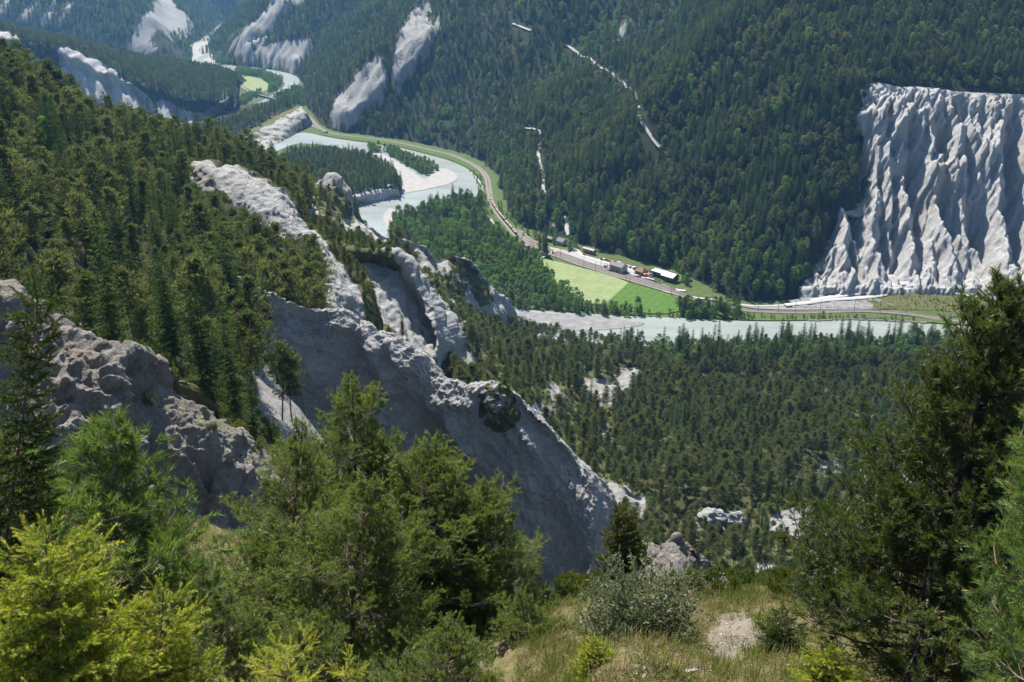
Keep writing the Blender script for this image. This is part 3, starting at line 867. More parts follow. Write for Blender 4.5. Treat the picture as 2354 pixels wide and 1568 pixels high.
def fin_disp(P, N, px, py, s, t):
    X, Y, Z = P[..., 0], P[..., 1], P[..., 2]
    face = sstep(0.42, 0.56, t)
    # ribs running down the face toward the lower right
    U = (X * 0.8 + Z * 0.75)
    rib = (ridged(U / 17, Y / 40, (Z - X) / 60, 2) - 0.85) * 2.6 * face * (1 - sstep(0.72, 0.9, s))
    r1, _ = dist_poly(px, py, [(800, 745), (850, 800), (885, 860), (893, 905), (870, 935), (905, 1000)])
    rib = rib + 2.6 * np.exp(-(r1 / 16) ** 2) * face
    r2, _ = dist_poly(px, py, [(1085, 930), (1000, 925), (960, 960), (935, 985)])
    rib = rib + 1.3 * np.exp(-(r2 / 14) ** 2) * face
    kn, _ = dist_poly(px, py, [(875, 938), (892, 960)])
    rib = rib + 2.2 * np.exp(-(kn / 20) ** 2) * face
    fl = gully(U * 3.4, (220 - Z) * 3.0)
    return 1.3 * fbm(X / 15, Y / 15, Z / 24, 3) + rib - 0.085 * (fl - 13) * face + 0.5 * fbm(X / 2.4, Y / 2.4, Z / 3.0, 4) + 0.45 * (ridged(X / 1.1, Y / 1.1, Z / 1.5, 3) - 0.8), 0 * X
VEG2 = [(1108, 912), (1122, 890), (1150, 888), (1180, 905), (1188, 935), (1186, 1000), (1160, 1000), (1118, 975), (1098, 945)]
VEG2B = [(536, 655), (552, 668), (570, 720), (600, 800), (590, 850), (540, 760), (520, 690)]
patch("grey_fin_ridge", loft([f2k3, f2k2, f2k1, f2c, f2m1, f2m2, f2b], 520, 250), M['rock'], disp=fin_disp,
      veg=lambda P, N, px, py, s, t: np.maximum(0.62 * soft_in(px, py, VEG2, 14), 0.62 * soft_in(px, py, VEG2B, 12)) + 0.5 * fbm(P[..., 0] / 3, P[..., 1] / 3, P[..., 2] / 3, 3) * np.maximum(soft_in(px, py, VEG2, 14), soft_in(px, py, VEG2B, 12)) + 0.9 * (t < 0.22) - 0.05,
      dens=lambda P, N, px, py, s, t: 0.25 * np.maximum(soft_in(px, py, VEG2, 6), soft_in(px, py, VEG2B, 8)))

# first ridge: brown-grey rock closest to the viewpoint
f1c = row((-260, 590, 100), (-100, 625, 101), (0, 662, 103), (33, 697, 103), (73, 722, 104), (110, 747, 104), (143, 758, 105), (187, 778, 105), (233, 798, 106), (256, 792, 106), (278, 796, 106), (288, 812, 106), (296, 850, 106), (320, 876, 107), (333, 892, 107), (387, 917, 109), (417, 930, 110), (443, 957, 110), (467, 974, 110), (500, 986, 111), (518, 1006, 111), (533, 1024, 112), (560, 1040, 113), (600, 1054, 114), (660, 1068, 116), (720, 1085, 117))
_n1 = len(f1c)
_b1 = catmull(np.array([(-260, 1000, 93), (-60, 990, 93), (40, 975, 94), (90, 975, 95), (150, 990, 95), (210, 1000, 96), (260, 1030, 96), (300, 1080, 96), (350, 1150, 96), (410, 1220, 97), (460, 1255, 98), (520, 1265, 99), (580, 1245, 102), (640, 1215, 107), (700, 1220, 111)], float), _n1)
f1c = f1c - np.array([0, 0, 1.3])
f1b = at(_b1[:, 0], _b1[:, 1], _b1[:, 2])
f1m = f1c * 0.55 + f1b * 0.45 + np.array([0.0, -0.4, 0.7])
f1m2 = f1c * 0.25 + f1b * 0.75 + np.array([0, 0.6, -0.2])
def f1_disp(P, N, px, py, s, t):
    X, Y, Z = P[..., 0], P[..., 1], P[..., 2]
    face = sstep(0.26, 0.5, t)
    a = 1.15 * fbm(X / 6, Y / 6, Z / 7, 4) + (ridged(X / 3.4, Y / 3.4, Z / 4.4, 4) - 0.85) * 1.25 * (0.35 + 0.65 * face) + 0.28 * fbm(X / 0.9, Y / 0.9, Z / 0.9, 3)
    # overhang shading: hollow below the lip in the middle and right part
    h = soft_in(px, py, [(340, 960), (420, 965), (480, 1030), (560, 1110), (600, 1180), (560, 1250), (440, 1240), (370, 1120)], 25)
    return a - 2.4 * h * face, 0 * X
patch("brown_rock_ridge", loft([f1c + np.array([2, 22, -16.0]), f1c + np.array([0.5, 7, -3.0]), f1c, f1m, f1m2, f1b, f1b + np.array([0, -5, -9.0])], 420, 190), M['rock_near'], disp=f1_disp,
      veg=lambda P, N, px, py, s, t: 0.9 * (t < 0.12) + 0.55 * sstep(0.74, 0.95, N[..., 2]) * (t < 0.36) * (px > 270),
      dens=lambda P, N, px, py, s, t: 0.0 * t)

# small rock outcrop beyond the grassy knoll
oc = row((1490, 1300, 45), (1522, 1285, 45), (1549, 1256, 45), (1579, 1272, 45), (1616, 1295, 45), (1649, 1322, 45), (1682, 1345, 45), (1709, 1367, 45), (1740, 1400, 45))
ob = row((1470, 1420, 42), (1500, 1420, 41), (1530, 1420, 40), (1560, 1425, 40), (1600, 1430, 40), (1640, 1435, 40), (1680, 1440, 41), (1715, 1440, 42), (1745, 1440, 43))
patch("rock_outcrop", loft([oc + np.array([1, 8, -8.0]), oc + np.array([0.2, 1.2, -0.4]), oc, (oc + ob) / 2 + np.array([0, -0.5, 0.5]), ob], 120, 80), M['rock_near'],
      disp=rock_disp(0.5, 3.0, 0.5, 1.5, 0.12, 0.5),
      veg=lambda P, N, px, py, s, t: 0.55 * soft_in(px, py, [(1540, 1300), (1580, 1290), (1610, 1330), (1560, 1370), (1500, 1360)], 12))

# --------------------------------------------------------- basin below the viewpoint
ba = [
    row((900, 560, 640), (1000, 690, 655), (1100, 752, 700), (1200, 772, None, 1), (1300, 784, None, 1), (1450, 797, None, 1), (1650, 803, None, 1), (1900, 800, None, 1), (2150, 788, None, 1), (2400, 785, None, 1), (2800, 790, None, 1)),
    row((900, 600, 560), (1000, 725, 560), (1100, 790, 600), (1200, 815, None, 12), (1300, 828, None, 8), (1450, 835, None, 7), (1650, 838, None, 6), (1900, 838, None, 6), (2150, 830, None, 6), (2400, 830, None, 7), (2800, 835, None, 7)),
    row((900, 700, 470), (1000, 775, 470), (1100, 840, 495), (1200, 870, 540), (1300, 888, 590), (1450, 900, 620), (1650, 905, 625), (1900, 905, 625), (2150, 900, 625), (2400, 900, 620), (2800, 905, 620)),
    row((900, 800, 400), (1000, 850, 400), (1100, 905, 415), (1200, 945, 460), (1300, 970, 510), (1450, 985, 535), (1650, 990, 535), (1900, 990, 535), (2150, 985, 535), (2400, 985, 530), (2800, 990, 530)),
    row((900, 900, 345), (1000, 940, 340), (1100, 980, 345), (1200, 1030, 380), (1300, 1065, 430), (1450, 1080, 455), (1650, 1085, 457), (1900, 1085, 455), (2150, 1080, 455), (2400, 1080, 450), (2800, 1085, 450)),
    row((900, 1000, 300), (1000, 1040, 295), (1100, 1070, 295), (1200, 1120, 325), (1300, 1170, 360), (1450, 1195, 385), (1650, 1200, 388), (1900, 1200, 385), (2150, 1195, 385), (2400, 1195, 380), (2800, 1200, 380)),
    row((900, 1100, 270), (1000, 1150, 265), (1100, 1190, 265), (1200, 1240, 275), (1300, 1290, 290), (1450, 1315, 318), (1650, 1320, 322), (1900, 1320, 320), (2150, 1315, 320), (2400, 1315, 315), (2800, 1320, 315)),
    row((900, 1300, 235), (1000, 1330, 232), (1100, 1370, 232), (1200, 1420, 238), (1300, 1460, 250), (1450, 1470, 262), (1650, 1475, 265), (1900, 1475, 265), (2150, 1470, 265), (2400, 1470, 260), (2800, 1475, 260)),
    row((900, 1700, 190), (1000, 1700, 190), (1100, 1700, 192), (1200, 1720, 195), (1300, 1740, 200), (1450, 1750, 205), (1650, 1750, 205), (1900, 1750, 205), (2150, 1750, 205), (2400, 1750, 200), (2800, 1750, 200)),
]
ba_back = ba[0] + np.array([0, 12, -8.0])
BAP = loft([ba_back] + ba, 220, 220)
BARE_B = [[(1003, 750), (1020, 752), (1065, 785), (1090, 828), (1106, 878), (1085, 895), (1055, 880), (1030, 850), (1012, 820)],
          [(1415, 855), (1440, 848), (1462, 856), (1458, 880), (1438, 898), (1424, 890)],
          [(1258, 883), (1275, 890), (1310, 930), (1302, 945), (1270, 912)],
          [(1225, 940), (1280, 925), (1290, 938), (1240, 955)],
          [(1330, 872), (1400, 880), (1430, 915), (1400, 930), (1350, 905)],
          [(1366, 1130), (1400, 1115), (1440, 1130), (1476, 1150), (1480, 1195), (1440, 1180), (1390, 1165), (1360, 1185)],
          [(1600, 1205), (1650, 1185), (1690, 1195), (1690, 1215), (1650, 1225), (1610, 1220)],
          [(1780, 1185), (1860, 1165), (1870, 1225), (1800, 1225), (1760, 1215)],
          [(1815, 1105), (1900, 1065), (1960, 1045), (1960, 1060), (1870, 1110)],
          [(1740, 1300), (1775, 1290), (1785, 1320), (1750, 1380), (1735, 1350)],
          [(1365, 975), (1395, 990), (1415, 1010), (1390, 1005)]]
GRASSY_B = [[(1130, 780), (1250, 850), (1340, 860), (1400, 900), (1400, 990), (1330, 1000), (1260, 1000), (1180, 920), (1110, 880)],
            [(1250, 960), (1330, 1000), (1400, 1080), (1400, 1170), (1330, 1080)]]
def bare_b(px, py):
    b = 0
    for poly in BARE_B:
        b = np.maximum(b, soft_in(px, py, poly, 9))
    return b
def grassy_b(px, py):
    b = 0
    for poly in GRASSY_B:
        b = np.maximum(b, soft_in(px, py, poly, 40))
    return b
def ba_disp(P, N, px, py, s, t):
    X, Y = P[..., 0], P[..., 1]
    m = sstep(0.10, 0.25, t)
    b = bare_b(px, py)
    return 0 * X, (6.5 * fbm(X / 55, Y / 55, 4.0, 4) + 1.2 * fbm(X / 9, Y / 9, 2.0, 3)) * m + b * ((ridged(X / 9, Y / 14, 2.0, 3) - 0.8) * 2.5)
patch("wooded_basin", BAP, M['slope'], disp=ba_disp,
      veg=lambda P, N, px, py, s, t: 0.92 - 1.1 * bare_b(px, py) - 0.16 * grassy_b(px, py) - 0.25 * sstep(0.15, 0.45, fbm(P[..., 0] / 20, P[..., 1] / 20, 7.0, 3)) * sstep(0.55, 0.75, t),
      dens=lambda P, N, px, py, s, t: 0.55 - bare_b(px, py) - 0.7 * grassy_b(px, py) - 0.35 * sstep(0.6, 0.75, t))

# --------------------------------------------------------- ground at the viewpoint
fg_x = [-420, 60, 300, 460, 600, 760, 1000, 1240, 1400, 1560, 1720, 1880, 2120, 2600]
fg_y = [1190, 1185, 1200, 1220, 1285, 1360, 1395, 1400, 1385, 1374, 1370, 1362, 1340, 1320]
fg_Y = [40, 40, 38, 35, 30, 25, 22, 21, 20, 20, 20, 20, 21, 22]
fcrest = at(np.array(fg_x), np.array(fg_y), np.array(fg_Y, float))
def fg_row(y, Y, x=None):
    xs = np.array(x if x is not None else fg_x, float)
    return at(xs, np.broadcast_to(np.asarray(y, float), xs.shape), np.broadcast_to(np.asarray(Y, float), xs.shape))
f_mid = fg_row([1330, 1330, 1340, 1360, 1400, 1440, 1460, 1465, 1460, 1450, 1445, 1440, 1430, 1420], [24, 24, 23.5, 23, 22, 20.5, 19, 16.5, 14.5, 14.5, 14.5, 14.5, 15, 15])
f_near = fg_row(1570, [14, 14, 14.5, 15, 16, 16.5, 16.5, 12.5, 9.8, 9.6, 9.6, 9.6, 9.6, 9.6])
f_feet = fg_row(1900, [8.5, 8.5, 9, 9.5, 10.5, 11, 11, 8, 5.6, 5.4, 5.4, 5.4, 5.4, 5.4])
f_under = f_feet * np.array([1, 0, 1]) + np.array([0, 1.2, 0.9])
f_drop1 = fcrest + np.array([0, 5, -6.0]); f_drop2 = fcrest + np.array([0, 24, -42.0])
FGP = loft([f_drop2, f_drop1, fcrest, f_mid, f_near, f_feet, f_under], 200, 200)
M['turf'] = rock_mat('dry_turf', (0.16, 0.135, 0.10), (0.22, 0.19, 0.15), (0.29, 0.255, 0.205), (0.20, 0.155, 0.11),
                     (0.085, 0.09, 0.03), (0.21, 0.17, 0.09), fine=6.0, bump=0.7)
def fg_disp(P, N, px, py, s, t):
    X, Y = P[..., 0], P[..., 1]
    m = sstep(0.12, 0.3, t)
    return 0 * X, (0.35 * fbm(X / 2.6, Y / 2.6, 4.0, 3) + 0.09 * fbm(X / 0.6, Y / 0.6, 2.0, 3)) * m
patch("grassy_slope", FGP, M['turf'], disp=fg_disp,
      veg=lambda P, N, px, py, s, t: 0.85 - 0.55 * soft_in(px, py, [(1650, 1440), (1700, 1425), (1722, 1440), (1720, 1470), (1680, 1500), (1640, 1490)], 40)
      - 0.35 * sstep(0.1, 0.5, fbm(P[..., 0] / 1.7, P[..., 1] / 1.7, 9.0, 3)))
# ------------------------------------------------------------------ valley floor: river, bars, fields, tracks
def sheet(name, pts, z, mat, kind="structure", label=None, sub=0):
    P = at_z(*np.array(pts, float).T, z)
    if sub:
        P = catmull(np.concatenate([P, P[:1]]), len(P) * sub + 1)[:-1]
    me = bpy.data.meshes.new(name)
    me.from_pydata(P.tolist(), [], [list(range(len(P)))])
    me.materials.append(mat)
    me.update()
    if me.polygons[0].normal.z < 0:
        me.flip_normals()
    return link(name, me, kind=kind, label=label)

def smooth_line(P, step):
    P = np.asarray(P, float)
    Q = catmull(P, max(2, len(P) * 12))
    L = np.concatenate([[0], np.cumsum(np.linalg.norm(np.diff(Q, axis=0), axis=1))])
    n = max(2, int(L[-1] / step))
    u = np.linspace(0, L[-1], n)
    return np.stack([np.interp(u, L, Q[:, i]) for i in range(3)], 1)

def side_of(P):
    d = np.gradient(P, axis=0); d[:, 2] = 0
    d /= np.linalg.norm(d, axis=1)[:, None] + 1e-9
    return np.stack([d[:, 1], -d[:, 0], 0 * d[:, 0]], 1)

def strip_mesh(name, P, width, mat, dz=0.0, shoulder=0.0):
    S = side_of(P)
    w = np.broadcast_to(np.asarray(width, float), (len(P),))[:, None] / 2
    up = np.array([0, 0, dz])
    if shoulder:
        prof = [(-1, 1.0, -shoulder), (-1, 0, 0), (1, 0, 0), (1, 1.0, -shoulder)]
        rowsv = [P + up + S * (sg * (w + sh * 1.6)) + np.array([0, 0, dd]) for sg, sh, dd in prof]
    else:
        rowsv = [P + up - S * w, P + up + S * w]
    G = np.array(rowsv); k, n = G.shape[:2]
    i = (np.arange(k - 1)[:, None] * n + np.arange(n - 1)[None]).ravel()
    q = np.stack([i, i + n, i + n + 1, i + 1], 1)
    me = mesh_of(name, G.reshape(-1, 3), q, [mat])
    if sum(p.normal.z for p in me.polygons) < 0:
        me.flip_normals()
    return me

# materials
def water_mat():
    m, nt, out = new_mat('glacial_water')
    pos = position(nt)
    b = node(nt, "ShaderNodeBsdfPrincipled", Roughness=0.28)
    b.inputs['Specular IOR Level'].default_value = 0.5
    mp = nt.nodes.new("ShaderNodeMapping"); mp.inputs['Scale'].default_value = (0.35, 1.0, 1.0)
    nt.links.new(pos, mp.inputs[0])
    n1 = noise_n(nt, 0.03, 4, 0.6, mp.outputs[0])
    n2 = noise_n(nt, 0.32, 6, 0.75, mp.outputs[0], 1.0)
    c = ramp(nt, n1, [(0.35, (0.195, 0.22, 0.20)), (0.6, (0.27, 0.295, 0.27))])
    c = mixc(nt, ramp(nt, n2, [(0.56, (0, 0, 0)), (0.72, (0.8, 0.8, 0.8))]), c, (0.42, 0.435, 0.42))
    nt.links.new(c, b.inputs['Base Color'])
    bm = nt.nodes.new("ShaderNodeBump"); bm.inputs['Strength'].default_value = 0.5; bm.inputs['Distance'].default_value = 0.5
    nt.links.new(n2, bm.inputs['Height']); nt.links.new(bm.outputs[0], b.inputs['Normal'])
    nt.links.new(b.outputs[0], out.inputs[0])
    return m
M['water'] = water_mat()
M['gravel'] = grass_mat('river_gravel', [(0.21, 0.20, 0.185), (0.31, 0.295, 0.275), (0.37, 0.35, 0.33)], 0.10, bump=0.7)
M['wet_gravel'] = grass_mat('wet_river_gravel', [(0.12, 0.12, 0.122), (0.20, 0.198, 0.195), (0.30, 0.297, 0.29)], 0.12, bump=0.8)
M['hay'] = grass_mat('hay_meadow', [(0.145, 0.185, 0.075), (0.195, 0.235, 0.105), (0.245, 0.275, 0.14)], 0.07, bump=0.5)
M['green'] = grass_mat('green_meadow', [(0.045, 0.095, 0.017), (0.068, 0.130, 0.025), (0.098, 0.160, 0.036)], 0.16, bump=0.8)
def mown(m, ang, per, amt):
    """faint mowing lines"""
    nt = m.node_tree
    b = [n for n in nt.nodes if n.type == 'BSDF_PRINCIPLED'][0]
    src = b.inputs['Base Color'].links[0].from_socket
    mp = nt.nodes.new("ShaderNodeMapping"); mp.inputs['Rotation'].default_value = (0, 0, ang); mp.inputs['Scale'].default_value = (1 / per,) * 3
    nt.links.new(position(nt), mp.inputs[0])
    wv = nt.nodes.new("ShaderNodeTexWave"); wv.inputs['Scale'].default_value = 1.0; wv.inputs['Distortion'].default_value = 5.0; wv.inputs['Detail'].default_value = 4; wv.inputs['Detail Scale'].default_value = 2.0
    nt.links.new(mp.outputs[0], wv.inputs[0])
    lo = (1 - amt,) * 3; hi = (1 + amt,) * 3
    nt.links.new(mixc(nt, 1.0, src, ramp(nt, wv.outputs[1], [(0.2, lo), (0.8, hi)]), 'MULTIPLY'), b.inputs['Base Color'])
mown(M['hay'], 0.9, 19.0, 0.07)
mown(M['green'], 0.5, 23.0, 0.06)
M['verge'] = grass_mat('railway_verge', [(0.04, 0.07, 0.018), (0.07, 0.105, 0.028), (0.115, 0.13, 0.048)], 0.2)
M['road'] = grass_mat('pale_gravel_road', [(0.29, 0.28, 0.26), (0.37, 0.36, 0.34), (0.42, 0.41, 0.39)], 0.4, bump=0.3)
M['asphalt'] = grass_mat('worn_asphalt', [(0.25, 0.245, 0.24), (0.31, 0.305, 0.30), (0.36, 0.355, 0.345)], 0.25, bump=0.2)
M['ballast'] = grass_mat('track_ballast', [(0.15, 0.125, 0.105), (0.21, 0.18, 0.155), (0.26, 0.23, 0.20)], 0.5, bump=0.5)
M['brown_yard'] = grass_mat('brown_gravel_yard', [(0.26, 0.20, 0.165), (0.34, 0.27, 0.23), (0.40, 0.34, 0.30)], 0.2, bump=0.4)
M['scree'] = grass_mat('grey_scree', [(0.15, 0.15, 0.14), (0.22, 0.22, 0.21), (0.32, 0.315, 0.305)], 0.12, bump=0.8)
M['scrub'] = grass_mat('scrubby_bank', [(0.045, 0.06, 0.02), (0.085, 0.10, 0.035), (0.20, 0.19, 0.14)], 0.14, bump=0.9)

RIVER = [(455, 292), (520, 262), (590, 237), (628, 216), (655, 195), (640, 182), (610, 170), (570, 161), (520, 156), (455, 156), (432, 150), (444, 128), (436, 106), (458, 92), (490, 76), (505, 58), (560, 54),
         (540, 66), (520, 82), (492, 96), (484, 112), (498, 136), (505, 150), (560, 152), (610, 155), (652, 165), (680, 176), (689, 187), (676, 204), (650, 220), (612, 236), (560, 258), (500, 284)]
BIG_RIVER = [(560, 345), (625, 338), (640, 322), (662, 310), (700, 305), (745, 314), (785, 321), (851, 330), (918, 340), (971, 353), (1018, 365), (1058, 380), (1085, 397), (1098, 417), (1102, 433), (1096, 450), (1060, 470), (1000, 490), (960, 530),
             (980, 590), (1030, 650), (1100, 690), (1180, 710), (1250, 715), (1340, 721), (1480, 728), (1560, 731), (1650, 736), (1750, 739), (1850, 738), (1950, 735), (2050, 738), (2100, 742), (2250, 752), (2420, 764), (2900, 785),
             (2900, 860), (2420, 835), (2250, 825), (2000, 822), (1800, 825), (1600, 825), (1400, 815), (1250, 805), (1120, 790), (1020, 720), (930, 620), (870, 545), (825, 500), (800, 460), (850, 440), (860, 370), (780, 340), (700, 330), (665, 335), (620, 352)]
BAR_UP = [(855, 353), (875, 353), (895, 362), (925, 380), (951, 397), (971, 410), (985, 408), (998, 393), (1018, 387), (1038, 394), (1051, 403), (1048, 413), (1031, 423), (1001, 430), (971, 437), (941, 442), (915, 446), (900, 440), (880, 400), (850, 370)]
BAR_LOW = [(1140, 712), (1200, 716), (1290, 722), (1350, 725), (1420, 733), (1480, 741), (1462, 750), (1400, 757), (1330, 760), (1260, 764), (1212, 762), (1150, 757), (1110, 730)]
FAR_BAR = [(505, 58), (556, 56), (530, 72), (500, 92), (482, 104), (486, 122), (500, 140), (488, 150), (450, 150), (436, 146), (446, 126), (440, 106), (468, 94), (492, 78)]
sheet("river", RIVER, -0.25, M['water'], sub=3)
sheet("river", BIG_RIVER, -0.25, M['water'], sub=3)
sheet("gravel_bar", BAR_UP, 0.15, M['gravel'], sub=3)
sheet("gravel_bar", BAR_LOW, 0.05, M['wet_gravel'], sub=3)
sheet("gravel_bar", FAR_BAR, 0.15, M['gravel'], sub=3)
sheet("gravel_bar", [(895, 478), (915, 486), (930, 500), (938, 540), (900, 540), (880, 500)], 0.15, M['gravel'], sub=3)
sheet("river_channel", [(450, 136), (470, 124), (480, 112), (474, 106), (486, 98), (500, 88), (504, 92), (490, 104), (484, 112), (488, 122), (470, 136), (458, 146)], 0.3, M['water'], sub=3)

def S(x, y):                       # station close-up survey -> plate
    return (1091.6 + 0.2686 * x, 402.2 + 0.2686 * y)
def SS(pts):
    return [S(*p) for p in pts]
HAY = SS([(575, 715), (700, 738), (900, 792), (1050, 828), (1200, 874), (1310, 920), (1240, 990), (1160, 1060), (1100, 1110), (1000, 1100), (880, 1060), (780, 1010), (690, 930), (590, 840)])
GREEN = SS([(1310, 920), (1500, 972), (1790, 1052), (1800, 1150), (1650, 1185), (1500, 1185), (1300, 1160), (1160, 1120), (1100, 1110), (1160, 1060), (1240, 990)])
sheet("hay_meadow", HAY, 0.1, M['hay'])
sheet("green_meadow", GREEN, 0.15, M['green'])
sheet("far_meadow", [(545, 182), (568, 176), (600, 182), (622, 200), (593, 214), (570, 205), (555, 195)], 0.2, M['hay'], sub=2)
sheet("brown_yard", SS([(440, 552), (500, 560), (640, 615), (790, 648), (800, 668), (660, 650), (590, 640), (480, 600)]), 0.2, M['brown_yard'])
sheet("grey_yard", SS([(590, 640), (660, 645), (800, 668), (850, 640), (920, 690), (1060, 728), (1300, 790), (1460, 850), (1600, 935), (1700, 975), (1690, 995), (1500, 930), (1300, 872), (1100, 805), (900, 748), (720, 700), (620, 672)]), 0.2, M['asphalt'])
sheet("car_park", SS([(1060, 715), (1150, 728), (1300, 765), (1400, 800), (1330, 815), (1150, 770), (1050, 740)]), 0.3, M['road'])
sheet("garden_lawn", SS([(1450, 880), (1530, 900), (1610, 920), (1600, 940), (1700, 965), (1730, 990), (1600, 950), (1430, 892)]), 0.35, M['green'])
sheet("scree_flat", [(1690, 700), (1760, 703), (1830, 697), (1870, 697), (1900, 706), (2036, 710), (1970, 710), (1836, 712), (1736, 709)], 0.1, M['scree'], sub=2)
sheet("railway_verge", [(735, 292), (785, 303), (851, 310), (918, 321), (985, 336), (1035, 348), (1075, 362), (1110, 378), (1135, 402), (1142, 440), (1150, 470), (1175, 500), (1205, 535), (1225, 552), (1215, 568), (1190, 556), (1160, 530), (1135, 500), (1120, 470), (1112, 440), (1106, 415), (1090, 396), (1058, 377), (1018, 362), (971, 350), (918, 337), (851, 327), (785, 318), (740, 309)], 0.05, M['verge'], sub=2)
sheet("railway_verge", [(1683, 712), (1736, 719), (1836, 722), (1970, 719), (2036, 722), (2110, 730), (2250, 742), (2420, 752), (2420, 760), (2250, 750), (2100, 738), (2000, 731), (1836, 736), (1736, 736), (1660, 730)], 0.1, M['verge'], sub=2)

# railway: ballast bed, sleepers and two rails (more tracks at the station)
RAIL = [(715, 288), (750, 303), (785, 310), (851, 317), (918, 328), (985, 343), (1035, 355), (1071, 370), (1101, 387), (1118, 407), (1124, 437), (1129, 464), (1145, 491), (1167, 518), (1183, 537), (1199, 553), (1221, 566), (1253, 580),
        (1285, 590), (1333, 608), (1387, 624), (1441, 641), (1494, 657), (1548, 673), (1590, 686), (1635, 700), (1683, 708), (1736, 714.5), (1836, 717.5), (1970, 714.5), (2036, 717), (2090, 722), (2170, 733), (2353, 752), (2700, 780)]
rail_line = smooth_line(at_z(*np.array(RAIL).T, 0.0), 6.0)
M['steel'] = plain('rail_steel', (0.28, 0.26, 0.25), 0.4, 0.6, vary=0.1)
M['sleeper'] = plain('sleeper_wood', (0.12, 0.095, 0.08), 0.9)
M['concrete'] = plain('concrete', (0.42, 0.41, 0.39), 0.85, vary=0.1)
def railway(line, name, width=4.2):
    me = strip_mesh(name, line, width, M['ballast'], 0.55, shoulder=0.5)
    root = link(name, me, kind="structure")
    Ls = side_of(line)
    mb = MB()
    for sg in (-1, 1):
        p = line + Ls * sg * 0.6
        n = len(p)
        a = p + Ls * 0.09 + np.array([0, 0, 0.62]); b = p - Ls * 0.09 + np.array([0, 0, 0.62])
        a2 = a + np.array([0, 0, 0.16]); b2 = b + np.array([0, 0, 0.16])
        for u, v in ((a, a2), (a2, b2), (b2, b)):
            i = np.arange(n - 1)
            mb.add(np.concatenate([u, v]), np.stack([i, i + 1, n + i + 1, n + i], 1))
    mb.obj("rail", M['steel'], root, kind="stuff")
    mb = MB()
    Q = smooth_line(line, 1.2); Qs = side_of(Q)
    D = np.stack([-Qs[:, 1], Qs[:, 0], 0 * Qs[:, 0]], 1)
    c = Q + np.array([0, 0, 0.60])
    v = np.stack([c - Qs * 1.1 - D * 0.15, c + Qs * 1.1 - D * 0.15, c + Qs * 1.1 + D * 0.15, c - Qs * 1.1 + D * 0.15], 1).reshape(-1, 3)
    mb.add(v, np.arange(len(v)).reshape(-1, 4))
    mb.obj("sleeper", M['sleeper'], root, kind="stuff")
    return root
railway(rail_line, "railway_track")
d_ = side_of(rail_line)
sta = (rail_line[:, 0] > -35) & (rail_line[:, 0] < 175) & (rail_line[:, 1] < 1100)
idx = np.where(sta)[0]
seg = rail_line[idx[0]:idx[-1]]
sg_ = side_of(seg)
ease = np.minimum(np.linspace(0, 1, len(seg)) / 0.15, 1) * np.minimum((1 - np.linspace(0, 1, len(seg))) / 0.15, 1)
ease = ease * ease * (3 - 2 * ease)
for k, off in enumerate((-4.6, -9.0)):
    # the loop tracks lie on the mountain side
    sgn = 1.0 if (sg_[len(seg) // 2] @ np.array([0, 1, 0])) < 0 else -1.0
    cut = slice(int(len(seg) * 0.10 * k), int(len(seg) * (1 - 0.10 * k)))
    e2 = ease if k == 0 else np.interp(np.linspace(0, 1, len(seg)), [0, 0.2, 0.8, 1], [0.5, 1, 1, 0.5])
    railway((seg + sg_ * (off * sgn * e2)[:, None] + np.array([0, 0, 0.02 * (k + 1)]))[cut], "railway_track", 3.6)

def road(name, pts, width, z=0.3, mat='road', label=None):
    line = smooth_line(at_z(*np.array(pts, float).T, z), 6.0)
    return link(name, strip_mesh(name, line, width, M[mat]), kind="structure", label=label), line
road("field_track", SS([(555, 830), (560, 780), (556, 730), (575, 703), (615, 690), (650, 665), (690, 650)]), 3.5, 0.8)
road("gravel_path", [(1525, 668), (1560, 677), (1600, 684), (1636, 688), (1680, 696), (1736, 703), (1803, 701), (1830, 700)], 3.2, 0.4)
def bank_path(pts, width, dz):
    line = smooth_line(on_profile(*np.array(pts, float).T, EMB_PROF), 4.0) + np.array([0, 0, dz])
    link("gravel_path", strip_mesh("gravel_path", line, width, M['pale_path'], 0.0, shoulder=0.7), kind="structure")
M['pale_path'] = grass_mat('pale_path', [(0.36, 0.35, 0.335), (0.45, 0.44, 0.42), (0.50, 0.49, 0.47)], 0.4, bump=0.3)
bank_path([(1803, 701), (1853, 696), (1903, 689), (1970, 685), (2020, 679), (2063, 668), (2103, 663), (2153, 667), (2203, 674), (2260, 684), (2353, 693), (2500, 700)], 3.4, 0.7)
bank_path([(1862, 692), (1903, 684), (1950, 677), (2010, 667), (2050, 656), (2100, 649), (2151, 655), (2203, 667), (2270, 682), (2353, 690)], 4.4, 0.8)
road("river_path", [(1082, 396), (1096, 410), (1106, 425), (1109, 440)], 2.5, 0.35)
road("woodland_path", [(1118, 494), (1130, 508), (1134, 520), (1132, 545)], 3.0, 0.35)
road("station_road", SS([(795, 545), (815, 575), (845, 612), (880, 655), (925, 690), (1000, 712), (1100, 742), (1300, 800), (1380, 835), (1470, 880), (1560, 925), (1690, 975), (1800, 990)]), 5.0, 0.35)

